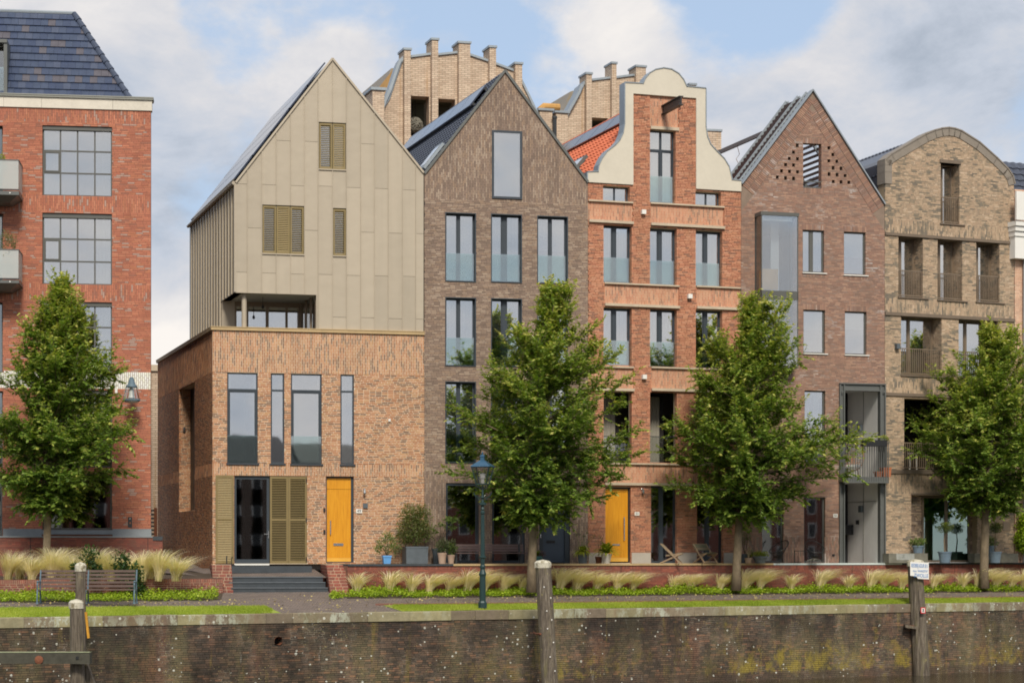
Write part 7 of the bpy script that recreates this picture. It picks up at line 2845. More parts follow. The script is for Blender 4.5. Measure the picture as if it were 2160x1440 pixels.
def build_tufts():
    rg = random.Random(31)
    big = [tuft_mesh(100 + k, 470, 1.3, .22, .72, .24) for k in range(3)]
    low = [tuft_mesh(110 + k, 330, 1.22, .7, .8, .40) for k in range(4)]
    thin = [tuft_mesh(120 + k, 220, 1.05, .25, .85, .34) for k in range(2)]
    for i, px in enumerate((-60, 18, 66, 108, 152, 196, 236, 268, 300, 335, 372, 40, 128, 215, 316)):
        D = (68.6 if i < 11 else 69.6) + rg.uniform(-.1, .4)
        p = Vector(((px - CX) / F * D, D, .95))
        o = tag(mesh_obj('grass_tuft', big[i % 3]), 'tall straw-coloured feather grass in the raised bed behind the street bench', 'ornamental grass', 'feather grass in the raised bed')
        o.location = p
        o.rotation_euler = (0, 0, rg.uniform(-.9, .9))
        o.scale = (rg.uniform(.8, 1.1), 1.0, rg.uniform(.75, 1.12))
    xs = [752, 822, 868, 905, 948, 985, 1062, 1100, 1128, 1180, 1258, 1335, 1420, 1518, 1570, 1602, 1668, 1728, 1790, 1862, 1902, 1968, 2030, 2062, 2100, 2132, 2160, 2200, 2260, 1020, 1215, 1300, 1455, 1835]
    for i, px in enumerate(xs):
        b = bpt(px)
        D = b.y - rg.uniform(.45, .75)
        p = Vector(((px - CX) / F * D, D, .47))
        t = thin if px in (752, 822, 868, 1668, 1790, 2030) else low
        o = tag(mesh_obj('grass_tuft', t[i % len(t)]), 'windswept pale feather grass at the foot of the terrace wall', 'ornamental grass', 'feather grass along the terrace wall')
        o.location = p
        o.rotation_euler = (0, 0, rg.uniform(-.35, .35))
        s = rg.uniform(.82, 1.2)
        o.scale = (s, s, s * rg.uniform(.9, 1.08))


build_tufts()


def scatter_leaves(name, label_kind, pts, hfun, L, mat, seed, up=.55):
    rng = np.random.default_rng(seed)
    P = np.array(pts)
    n = len(P)
    P = P.copy()
    P[:, 2] += hfun(P, rng)
    D = unit(rng.normal(0, 1, (n, 3)) * np.array([1, 1, .35]) + np.array([0, 0, up * .4]))
    S = unit(np.cross(D, rng.normal(0, .5, (n, 3)) + np.array([0, 0, 1.0])))
    sc = rng.uniform(.7, 1.3, n)
    leaf_tone = np.clip(rng.normal(.45, .22, n), 0, 1)
    o = leaf_mesh(name, P, D, S, L * sc, L * .8 * sc, mat, leaf_tone, None, fold=.05)
    o['kind'] = label_kind
    return o


def build_cover():
    rng = np.random.default_rng(8)
    pts = []
    for (x0, x1, t0, t1, n) in ((-260, 462, .60, 1.0, 12000), (700, 2330, .66, .985, 34000)):
        xs = rng.uniform(x0, x1, n)
        ts = rng.uniform(t0, t1, n)
        for x, t in zip(xs, ts):
            edge = .03 * math.sin(x * .07) + .02 * math.sin(x * .19 + 1)
            if t < t0 + .03 + edge:
                continue
            p = gpt(x, t)
            pts.append((p.x, p.y, p.z))
    P = np.array(pts)
    bump = lambda P, r: np.abs(r.normal(.06, .06, len(P))) * (1.0 + .7 * np.sin(P[:, 0] * 1.7) * np.sin(P[:, 0] * .63 + 1)) + .02
    scatter_leaves('ground_cover', 'stuff', P, bump, .075, 'leaf_cover', 5)
    # short lawn
    n = 90000
    xs = np.concatenate([rng.uniform(-260, 585, n // 3), rng.uniform(838, 2330, n * 2 // 3)])
    V, Fc, A = [], [], []
    qa = {}
    pts = []
    for x in xs:
        t = rng.uniform(-.02, TG(x))
        if 567 < x < 606 and t > TG(x) * (606 - x) / 39:
            continue
        if 816 < x < 861 and t < TG(x) * (861 - x) / 45:
            continue
        p = gpt(x, t, .01)
        pts.append((p.x, p.y, p.z))
    P = np.array(pts)
    m = len(P)
    az = rng.uniform(0, 6.28, m)
    h = rng.uniform(.025, .075, m)
    w = rng.uniform(.006, .012, m)
    V = np.empty((m, 3, 3))
    sd = np.stack([np.cos(az), np.sin(az), np.zeros(m)], 1) * w[:, None]
    V[:, 0] = P - sd
    V[:, 1] = P + sd
    V[:, 2] = P + np.stack([rng.normal(0, .02, m), rng.normal(0, .02, m), h], 1)
    me = np_mesh('lawn_grass', V.reshape(-1, 3), np.arange(m * 3).reshape(-1, 3), 'grass_lawn')
    patch = .5 + .28 * np.sin(P[:, 0] * 1.3) * np.sin(P[:, 0] * .41 + P[:, 1]) + rng.normal(0, .18, m)
    add_attr(me, 'leaf_tone', np.repeat(np.clip(patch, 0, 1), 3))
    mesh_obj('lawn_grass', me, kind='stuff')
    # fallen leaves on the path
    n = 1500
    xs = rng.uniform(-200, 2250, n)
    pts = []
    for x in xs:
        t = rng.uniform(.3, .68) if not 560 < x < 860 else rng.uniform(.0, .98)
        p = gpt(x, t, .012)
        pts.append((p.x, p.y, p.z))
    scatter_leaves('fallen_leaves', 'stuff', pts, lambda P, r: r.uniform(0, .01, len(P)), .07, 'leaf_fallen', 6, up=0)


M['leaf_fallen'] = plain('leaf_fallen', srgb(176, 160, 104), 0.9, var=.3, scale=5)
build_cover()


def bush(parent, c, rad, n, mat, seed, L=.07, name='foliage', up=.2, ratio=.45, droop=0.0, hollow=.35):
    """leaves through an ellipsoid, thicker near its uneven skin"""
    rng = np.random.default_rng(seed)
    u = unit(rng.normal(0, 1, (n, 3)))
    lump = 1 + .16 * np.sin(u[:, 0] * 5 + seed) * np.cos(u[:, 2] * 4 + seed) + .10 * np.sin(u[:, 1] * 9 + u[:, 2] * 7)
    r = (hollow + (1 - hollow) * rng.random(n) ** .6) * lump
    P = np.array(c) + u * r[:, None] * np.array(rad)
    D = unit(u * .6 + rng.normal(0, .6, (n, 3)) + np.array([0, 0, up - droop]))
    S = unit(np.cross(D, rng.normal(0, .5, (n, 3)) + np.array([0, 0, 1.0])))
    sc = rng.uniform(.7, 1.3, n)
    leaf_tone = np.clip(.25 + .35 * (r - .5) + .25 * u[:, 2] + rng.normal(0, .16, n), 0, 1)  # ramp value rises towards the skin and the top of the bush
    return leaf_mesh(name, P, D, S, L * sc, L * ratio * sc, mat, leaf_tone, parent, fold=.05)


def strap_leaves(parent, c, n, ln, w, mat, seed, spread=.8, name='leaves', stiff=.5):
    rng = np.random.default_rng(seed)
    V, Fc, A = [], [], []
    seg = 5
    for i in range(n):
        az = rng.uniform(0, 6.283)
        el = rng.uniform(.35, 1.35)
        l = ln * rng.uniform(.6, 1.1)
        d = np.array([math.cos(az) * math.cos(el) * spread, math.sin(az) * math.cos(el) * spread, math.sin(el)])
        sd = np.array([-math.sin(az), math.cos(az), 0]) * w
        for k in range(seg + 1):
            t = k / seg
            p = np.array(c) + d * l * t + np.array([0, 0, -(1 - stiff) * l * t * t * .8])
            ww = math.sin(min(1, .15 + t * .85) * 3.1)
            V += [p - sd * ww, p + sd * ww]
            A += [np.clip(.3 + .4 * t + rng.normal(0, .1), 0, 1)] * 2
        b = len(V) - 2 * (seg + 1)
        for k in range(seg):
            a = b + 2 * k
            Fc.append((a, a + 1, a + 3, a + 2))
    me = np_mesh(name, V, Fc, mat)
    add_attr(me, 'leaf_tone', A)
    return mesh_obj(name, me, parent)


def pot(name, label, loc, r_top, r_bot, h, mat, group=None, rim=.03, sq=False, cat='plant pot'):
    o = empty(name, loc, label, cat, R(14) if sq else 0, group)
    if sq:
        MB().hexa([(-r_bot, -r_bot, 0), (r_bot, -r_bot, 0), (r_bot, r_bot, 0), (-r_bot, r_bot, 0), (-r_top, -r_top, h), (r_top, -r_top, h), (r_top, r_top, h), (-r_top, r_top, h)]).build('pot', mat, o)
        box_obj('soil', 'soil', o, -r_top + .03, r_top - .03, -r_top + .03, r_top - .03, h - .01, h + .004)
        MB().box(-r_top - .012, r_top + .012, -r_top - .012, -r_top + .03, h - .05, h + .012).box(-r_top - .012, r_top + .012, r_top - .03, r_top + .012, h - .05, h + .012).box(-r_top - .012, -r_top + .03, -r_top + .03, r_top - .03, h - .05, h + .012).box(r_top - .03, r_top + .012, -r_top + .03, r_top - .03, h - .05, h + .012).build('rim', mat, o)
    else:
        MB().lathe([(r_bot, 0), ((r_bot * .5 + r_top * .5), h * .5), (r_top, h - rim * 2), (r_top * 1.06, h - rim * 2), (r_top * 1.08, h), (r_top * .9, h), (r_top * .88, h - .05)], 20).build('pot', mat, o, smooth=False)
        MB().lathe([(r_top * .9, h - .05), (.01, h - .03)], 16).build('soil', 'soil', o)
    return o


def stems(parent, c, tips, r=.012, mat='twig', name='stem'):
    mb = MB()
    for t in tips:
        t = Vector(t)
        m = (Vector(c) + t) / 2 + Vector((random.uniform(-.04, .04), random.uniform(-.04, .04), .05))
        mb.tube([c, m, t], [r, r * .8, r * .5], 5, cap=False)
    return mb.build(name, mat, parent)


def on_terrace(H, px, w, dz=0.012):
    u = H.u(px, w)
    return H.world(u, w, dz)


def build_pots():
    T = on_terrace
    S = 56.5
    # corner house and its neighbour
    o = pot('plant_pot', 'small bright blue pot with a young oleander right of the yellow door 49', T(H49, 815.5, -.9), .155, .12, .29, 'pot_blue', sq=True)
    stems(o, (0, 0, .28), [(-.2, .0, .75), (.02, 0, 1.05), (.2, .05, .8), (-.05, .1, .9), (.36, 0, .55)])
    for k, (x, z, r_) in enumerate(((-.15, .72, .2), (0.02, .98, .17), (.2, .78, .22), (.36, .5, .17), (-.28, .5, .14), (.1, .5, .2))):
        bush(o, (x, 0, z), (r_, r_, r_ * 1.15), 110, 'leaf_shrub', 200 + k, L=.13, ratio=.2, up=.6, hollow=.1)
    o = pot('planter', 'large square dark zinc planter with a tall reddish photinia shrub', T(H49, 875.5, -.75), .41, .40, .62, 'pot_zinc', sq=True)
    stems(o, (0, 0, .6), [(-.3, 0, 1.5), (.3, 0, 1.6), (0, .1, 1.9), (-.1, -.1, 1.3)], r=.02)
    for k, (x, y, z, rx, rz, n) in enumerate(((-.05, 0, 1.25, .62, .6, 1700), (-.15, 0, 1.8, .46, .40, 900), (.25, 0, 1.75, .42, .42, 800), (.38, 0, 1.15, .4, .4, 600), (-.45, 0, .95, .34, .3, 450))):
        bush(o, (x, y, z), (rx, rx * .8, rz), n, 'leaf_red', 210 + k, L=.085, hollow=.2)
    o = pot('plant_pot', 'tall grey round pot with a sparse small tree behind the pale terracotta pots', T(H51, 923, -.55), .21, .15, .56, 'pot_zinc')
    stems(o, (0, 0, .55), [(.15, 0, 1.15), (.35, 0, 1.5), (.12, 0, 1.35), (.62, 0, 1.55)], r=.016, mat='twig')
    for k, (x, z, r_, n) in enumerate(((.12, 1.42, .16, 70), (.4, 1.62, .2, 90), (.62, 1.6, .17, 70), (-.08, 1.2, .13, 50), (.55, 1.35, .13, 50))):
        bush(o, (x, 0, z), (r_, r_, r_ * .5), n, 'leaf_shrub', 220 + k, L=.11, hollow=.1)
    for k, (px, r_, h_, dz) in enumerate(((932.5, .165, .40, .28), (951.5, .14, .33, .22))):
        o = pot('plant_pot', ('pale terracotta pot with variegated shrub, beside the zinc planter', 'pale terracotta pot with green shrub, next to the wooden terrace bench')[k], T(H51, px, -1.25), r_, r_ * .72, h_, 'terracotta_pale')
        bush(o, (0, 0, h_ + .2), (.27, .24, .22), 420, ('leaf_pale', 'leaf_shrub')[k], 230 + k, L=.08, hollow=.15)
        bush(o, (.05, 0, h_ + .36), (.2, .2, .2), 150, 'leaf_pale', 240 + k, L=.08, hollow=.1)
        stems(o, (0, 0, h_), [(-.1, 0, h_ + .3), (.12, 0, h_ + .4)])
    o = pot('plant_pot', 'teal glazed pot with yellow and pink foliage beside the dark blue door', T(H51, 1134, -.9), .18, .12, .27, 'pot_teal')
    strap_leaves(o, (-.05, 0, .27), 30, .5, .05, 'leaf_lime', 250)
    bush(o, (.14, 0, .36), (.18, .15, .12), 130, 'leaf_mauve', 251, L=.07, hollow=.1)
    # at the bell-gable house
    o = pot('plant_pot', 'grey bucket pot with flowering agapanthus left of the yellow door 53', T(H53, 1229, -1.1), .19, .15, .40, 'pot_zinc')
    strap_leaves(o, (0, 0, .38), 90, .8, .04, 'leaf_lime', 260, stiff=.2)
    tips = [(-.24, 0, 1.08), (-.1, .05, 1.12), (.05, 0, 1.0), (.16, 0, 1.15), (.3, .04, .98), (.42, 0, 1.02)]
    stems(o, (0, 0, .4), tips, r=.008, mat='stem_green')
    for k, t in enumerate(tips):
        bush(o, t, (.07, .07, .05), 26, 'leaf_pale', 262 + k, L=.05, name='flower_head', hollow=.1)
    o = pot('plant_pot', 'small copper pot between the grey bucket and the white yucca pot', T(H53, 1263, -.9), .13, .11, .26, 'rust')
    stems(o, (0, 0, .25), [(.0, 0, .95), (.1, 0, .75), (-.06, 0, .8), (.2, 0, 1.1)], r=.007)
    bush(o, (.05, 0, .8), (.16, .1, .25), 40, 'leaf_olive', 270, L=.06, hollow=.1)
    o = pot('plant_pot', 'tapered white pot with spiky yellow-green yucca before the yellow door 53', T(H53, 1279, -1.2), .20, .13, .37, 'pot_pale')
    strap_leaves(o, (0, 0, .36), 120, 1.0, .04, 'leaf_lime', 272, stiff=.35)
    # between the houses 53 and 55
    o = pot('plant_pot', 'dark pot with a small round-headed olive tree behind the tree trunk', T(H55, 1571, -.6), .17, .13, .36, 'pot_zinc')
    stems(o, (0, 0, .35), [(.02, 0, .9), (-.1, 0, 1.0), (.12, 0, 1.0)], r=.012)
    bush(o, (0, 0, 1.02), (.3, .28, .3), 420, 'leaf_olive', 280, L=.07, ratio=.3, hollow=.1)
    o = pot('plant_pot', 'pale pot with dried allium seed heads beside the grey sedum bowl', T(H55, 1578.5, -1.1), .135, .11, .21, 'terracotta_pale')
    tips = [(-.12, 0, .5), (.0, .03, .58), (.1, 0, .52), (.16, 0, .46), (-.05, 0, .42)]
    stems(o, (0, 0, .2), tips, r=.008, mat='straw')
    for k, t in enumerate(tips):
        bush(o, t, (.05, .05, .04), 26, 'leaf_dry', 282 + k, L=.04, name='seed_head', hollow=.1)
    strap_leaves(o, (.1, .25, .2), 50, .55, .012, 'leaf_olive', 286, stiff=.7)
    o = pot('plant_pot', 'wide grey bowl overflowing with yellow sedum', T(H55, 1603, -1.2), .27, .19, .27, 'pot_zinc')
    bush(o, (0, 0, .33), (.34, .26, .13), 700, 'leaf_lime', 290, L=.055, hollow=.2)
    # at the sandy brick house
    for k, (a, b) in enumerate(((1875, 1957), (2056, 2148))):
        q = T(H57, a, -.45)
        ln = H57.u(b, -.45) - H57.u(a, -.45)
        o = empty('stone_trough', q, ('stained concrete trough bench left of the sliding doors', 'concrete trough bench right of the sliding doors behind the tree trunk')[k], 'trough', H57.phi)
        MB().box(0, ln, 0, .42, 0, .38).build('trough', 'concrete_old', o)
        box_obj('paint_patch', 'lime_patch', o, .35, min(ln - .2, 1.2), -.004, .0, .12, .37)
    o = pot('plant_pot', 'blue-grey bowl with green shrub standing on the left concrete trough', T(H57, 1936.5, -.25, .40), .23, .18, .30, 'pot_slate')
    bush(o, (0, 0, .42), (.34, .26, .17), 600, 'leaf_shrub', 300, L=.075, hollow=.2)
    for k, px in enumerate((1993, 2098.5)):
        o = pot('plant_pot', ('tall blue-grey pot with a standard tree before the glass sliding doors', 'blue-grey pot with a standard tree beside the right street tree trunk')[k], T(H57, px, -.95), .26, .20, .45, 'pot_slate')
        stems(o, (0, 0, .44), [(.02, 0, 1.25)], r=.03, mat='bark')
        bush(o, (.02, 0, 1.38), (.34, .3, .19), 640, 'leaf_olive', 302 + k, L=.07, hollow=.15)
        bush(o, (.1, 0, 1.48), (.22, .2, .14), 160, 'leaf_lime', 306 + k, L=.07, hollow=.15)
    o = pot('plant_pot', 'blue-grey bowl with shrub on the right concrete trough', T(H57, 2089, -.25, .40), .22, .17, .3, 'pot_slate')
    bush(o, (0, 0, .45), (.3, .24, .2), 420, 'leaf_shrub', 310, L=.075, hollow=.2)
    # ivy at the right edge
    iv = empty('ivy', T(H57, 2152, -.2), 'bright green ivy climbing beside the sandy brick house at the right edge', 'climbing plant')
    stems(iv, (0, 0, 0), [(.1, 0, 1.8), (.3, 0, 1.6), (-.1, 0, 1.2)])
    for k, (x, z, rx, rz) in enumerate(((.25, 1.6, .4, .5), (.1, .9, .35, .5), (.5, 1.0, .4, .6))):
        bush(iv, (x, 0, z), (rx, .2, rz), 700, 'leaf_cover', 312 + k, L=.11, ratio=.8, droop=.6, hollow=.2)
    # balcony plants of the perforated gable house
    bo, bz, rt = G55['bo'], G55['bz'], G55['rt']
    u0, u1 = H55.u(1816, bo), H55.u(1866, bo)
    pb = empty('planter_box', H55.world(u0, bo - .12, rt - .15), 'long black planter box hung on the balcony railing', 'planter', H55.phi)
    MB().box(0, u1 - u0, -.1, .14, 0, .24).build('box', 'black', pb)
    bush(pb, (u1 - u0 - .02, 0, .3), (.17, .12, .12), 120, 'leaf_lime', 320, L=.07, hollow=.1)
    for k, (px, wd, h_) in enumerate(((1852, .13, .2), (1868, .17, .36))):
        o = pot('plant_pot', ('low terracotta trough with seed heads on the balcony', 'square terracotta pot in the corner of the balcony')[k], H55.world(H55.u(px, bo + .3), bo + .3, bz + .01), wd, wd * .9, h_, 'terracotta', sq=True)
        if k == 0:
            strap_leaves(o, (0, 0, .2), 14, .25, .01, 'leaf_olive', 322)
    # plant on the balcony of the red building
    p = HR.world(HR.u(17, -1.0), -1.0, HR.z(17, 586, -1.0) + .12)
    o = pot('plant_pot', 'bushy olive plant standing on the lower balcony of the red building', p, .2, .16, .35, 'pot_zinc')
    bush(o, (0, 0, 1.0), (.36, .3, .55), 900, 'leaf_olive', 330, L=.08, ratio=.3)
    stems(o, (0, 0, .3), [(-.1, 0, .9), (.1, 0, .9)])
    p = HR.world(HR.u(-4, -1.0), -1.0, HR.z(-4, 398, -1.0) + .12)
    o = pot('plant_pot', 'climbing plant behind the glass of the upper balcony of the red building', p, .18, .14, .3, 'pot_zinc')
    bush(o, (0.1, 0, .7), (.22, .2, .5), 400, 'leaf_lime', 332, L=.08)
    # rose bushes behind the street bench
    for k, (px, n, parts) in enumerate(((190, 0, ((0, .75, .33, .42), (-.4, .35, .22, .25), (.25, .3, .25, .25))), (256, 0, ((0, .6, .36, .42), (.15, .25, .3, .25))), (289, 0, ((0, .45, .26, .36), (.1, -.1, .24, .4), (-.1, .1, .2, .3))))):
        D = 68.0
        b = Vector(((px - CX) / F * D, D, 1.0 if k < 2 else .75))
        o = empty('rose_bush', b, ('dark green rose bush behind the middle of the street bench', 'dark green rose bush behind the right half of the street bench', 'dark green rose bush hanging over the planter wall at the bench end')[k], 'shrub')
        stems(o, (0, 0, -.1), [(x, 0, z + .2) for x, z, _, _ in parts])
        for j, (x, z, rx, rz) in enumerate(parts):
            bush(o, (x, -.05, z), (rx, rx, rz), 260, 'leaf_rose', 340 + k * 5 + j, L=.105, ratio=.7, hollow=.15)


M['leaf_mauve'] = leaf_mat('leaf_mauve', [(0, (.12, .06, .07)), (1, (.32, .22, .22))])
M['leaf_dry'] = leaf_mat('leaf_dry', [(0, (.3, .24, .16)), (1, (.55, .48, .36))])
M['leaf_rose'] = leaf_mat('leaf_rose', [(0, (.025, .055, .02)), (.6, (.055, .11, .03)), (1, (.14, .2, .05))])
M['stem_green'] = plain('stem_green', srgb(110, 130, 70), .7)
M['straw'] = plain('straw', srgb(190, 170, 130), .8)
M['lime_patch'] = plain('lime_patch', srgb(150, 152, 148), .9, var=.45, scale=5)
build_pots()


# ------------------------------------------------------------------ street furniture
def build_lamp():
    p = Vector(((1018 - CX) / F * 68.4, 68.4, .05))
    o = empty('street_lamp', p, 'dark green cast-iron street lamp with four-sided lantern on the quay', 'street lamp')
    k = 5.25 / 1385
    hz = lambda y: (1395 - y) * k
    rr = lambda w: w * k / 2
    MB().lathe([(rr(82), 0), (rr(80), hz(1345)), (rr(72), hz(1338)), (rr(60), hz(1328))], 8, rot=math.pi / 8).build('base', 'lamp_green', o)
    MB().lathe([(rr(56), hz(1330)), (rr(54), hz(1110)), (rr(64), hz(1102)), (rr(66), hz(1090)), (rr(52), hz(1070)), (rr(40), hz(1050)), (rr(50), hz(1035)), (rr(50), hz(1022)), (rr(38), hz(1010)), (rr(42), hz(955)), (rr(62), hz(948)), (rr(62), hz(936)), (rr(40), hz(928)),
                (rr(36), hz(700)), (rr(28), hz(565)), (rr(40), hz(556)), (rr(40), hz(540)), (rr(26), hz(530)), (rr(38), hz(518)), (rr(26), hz(500)), (rr(30), hz(486)), (rr(64), hz(480)), (rr(64), hz(466)), (rr(26), hz(455)),
                (rr(20), hz(430)), (rr(40), hz(415)), (rr(20), hz(400)), (rr(16), hz(310))], 16).build('column', 'lamp_green', o)
    MB().lathe([(rr(42) * 1.0, hz(920)), (rr(33), hz(570))], 8).build('fluting', 'lamp_green', o)
    lb = MB()
    for s in (-1, 1):
        pts = [(0, 0, hz(410)), (s * rr(70), 0, hz(418)), (s * rr(130), 0, hz(402)), (s * rr(152), 0, hz(380))]
        lb.tube(pts, .018, 6)
        lb.tube([(s * rr(40), 0, hz(430)), (s * rr(70), 0, hz(436)), (s * rr(84), 0, hz(424)), (s * rr(60), 0, hz(416))], .014, 5)
        lb.lathe([(.0, -.03), (.03, 0), (0, .03)], 8, (s * rr(154), 0, hz(376)))
    lb.build('ladder_bar', 'lamp_green', o)
    az = R(30)
    lt = MB()
    rb, rt_ = rr(125) * 1.05, rr(214) * 1.05
    zb, zt = hz(297), hz(142)
    cs = [(math.cos(az + i * math.pi / 2), math.sin(az + i * math.pi / 2)) for i in range(4)]
    for c, s in cs:
        lt.bar((c * rb, s * rb, zb), (c * rt_, s * rt_, zt), .028, .028)
        lt.tube([(c * rb * .9, s * rb * .9, zb - .01), (c * rb * .7, s * rb * .7, zb - .1), (c * .05, s * .05, hz(345))], .014, 5)
    for (r, z) in ((rb, zb), (rt_, zt)):
        for i in range(4):
            (c, s), (c2, s2) = cs[i], cs[(i + 1) % 4]
            lt.bar((c * r, s * r, z), (c2 * r, s2 * r, z), .03, .03)
    lan = lt.build('lantern', 'lamp_green', o)
    for i in range(4):
        (c, s), (c2, s2) = cs[i], cs[(i + 1) % 4]
        MB().add([(c * rb, s * rb, zb), (c2 * rb, s2 * rb, zb), (c2 * rt_, s2 * rt_, zt), (c * rt_, s * rt_, zt)], [(0, 1, 2, 3)]).build('pane', 'glass_lamp', lan)
    re = rr(236) * 1.05
    MB().lathe([(re, zt - .01), (re * .98, zt + .02), (rr(62), hz(88)), (rr(46), hz(84)), (rr(46), hz(58)), (rr(60), hz(52)), (rr(40), hz(40)), (rr(14), hz(34)), (rr(18), hz(22)), (rr(4), hz(8))], 4, rot=az).build('roof', 'lamp_roof', lan)
    MB().lathe([(.03, hz(296)), (.06, hz(290)), (.06, hz(250)), (.09, hz(245)), (.10, hz(205)), (.02, hz(198))], 12).build('burner', 'white_paint', lan)


M['lamp_roof'] = plain('lamp_roof', srgb(60, 96, 122), .3, .3, var=.15)
build_lamp()


def build_bell_lamp():
    D = 72.6
    s = D / F
    c = Vector(((277.5 - CX) / F * D, D, EYE + (HY - 850) / F * D))
    o = empty('bell_lamp', c, 'blue-grey bell-shaped street lamp hanging before the red building corner', 'street lamp')
    h = 55 * s
    r = 17.5 * s
    MB().lathe([(.02, h), (.07, h * .98), (.14, h * .72), (.20, h * .66), (.22, h * .60)], 16).build('cone', 'iron_blue', o, smooth=True)
    MB().lathe([(.21, h * .6), (r * .72, h * .45), (r * .95, h * .22), (r, h * .13)], 18, cap=False).build('glass', 'glass_clear', o, smooth=True)
    MB().lathe([(r * .98, h * .07), (r * 1.05, h * .09), (r * 1.05, h * .15), (r * .98, h * .16)], 20).build('ring', 'iron_blue', o)
    MB().lathe([(r * .96, h * .07), (r * .7, h * .02), (.05, -.01), (.03, -.05)], 18).build('bowl', 'glass_milk', o, smooth=True)
    MB().lathe([(.05, h * .62), (.09, h * .5), (.10, h * .3), (.12, h * .2)], 12).build('bulb', 'white_paint', o)
    rb = MB()
    for k in range(4):
        a = k * math.pi / 2 + .4
        rb.tube([(math.cos(a) * .21, math.sin(a) * .21, h * .6), (math.cos(a) * r * .76, math.sin(a) * r * .76, h * .42), (math.cos(a) * r, math.sin(a) * r, h * .12)], .012, 5)
    rb.build('rib', 'iron_blue', o)
    # bracket running straight back to the wall, hidden by the cone from the front
    e = Vector((c.x * (HR.D(279) / D) - c.x, HR.D(279) - D + .05, 0))
    MB().tube([(0, 0, h * .97), (e.x, e.y, h * .97)], .022, 6).build('bracket', 'iron_blue', o)


build_bell_lamp()


def build_street_bench():
    D = 64.8
    s = D / F
    g = gpt(184, .60)
    x0, x1 = (80 - CX) * s, (288 - CX) * s
    W_ = x1 - x0
    o = empty('street_bench', (x0 + W_ / 2, D, EYE + (HY - 1272.5) * s), 'long brown slatted street bench with blue-grey cast-iron ends', 'bench', R(4))
    hw = W_ / 2
    sc = 66 * s
    for k in range(5):
        z = .52 + k * .118
        y = .30 + k * .035
        MB().box(-hw + .05, hw - .1, y, y + .035, z, z + .075).build('slat', 'wood_bench', o)
    for k in range(4):
        MB().box(-hw + .05, hw - .05, -.22 + k * .125, -.12 + k * .125, .43, .465).build('slat', 'wood_bench', o)
    for i, x in enumerate((-hw + .04, -.02, hw - .06)):
        mb = MB()
        for (y0, y1) in ((-.22, -.27), (.30, .40)):
            mb.tube([(x, y0, .44), (x, (y0 + y1) / 2 + (.03 if y0 > 0 else -.03), .22), (x, y1, .0)], [.028, .024, .032], 8)
            mb.lathe([(.05, 0), (.04, .05)], 8, (x, y1, 0))
        mb.bar((x, -.24, .42), (x, .34, .42), .05, .05)
        mb.tube([(x, .30, .42), (x, .36, .8), (x, .47, 1.07)], [.028, .026, .024], 8)
        if i != 1:
            mb.tube([(x, .36, .70), (x, .1, .70), (x, -.18, .68), (x, -.25, .60), (x, -.22, .44)], .026, 8)
            mb.lathe([(.0, -.045), (.045, 0), (0, .045)], 10, (x, -.2, .70))
        mb.build('end_frame' if i != 1 else 'middle_frame', 'iron_blue', o)


build_street_bench()


def build_terrace_bench():
    p = on_terrace(H51, 955, -1.15)
    w = H51.u(1110, -1.15) - H51.u(955, -1.15)
    o = empty('terrace_bench', p, 'long dark brown plank bench under the ground-floor windows', 'bench', H51.phi)
    for k in range(3):
        MB().box(0, w, .46 + k * .03, .50 + k * .03, .45 + k * .095, .53 + k * .095).build('plank', 'wood_dark', o)
    for k in range(4):
        MB().box(-.03, w + .05, -.05 + k * .125, .06 + k * .125, .37, .41).build('plank', 'wood_dark', o)
    for x in (.1, w - .2):
        MB().box(x, x + .07, 0, .06, 0, .37).box(x, x + .07, .38, .45, 0, .37).box(x, x + .07, .06, .38, .3, .37).bar((x + .035, .43, .37), (x + .035, .53, .72), .06, .05, up=(0, 1, 0)).build('leg', 'steel_dark', o)


build_terrace_bench()


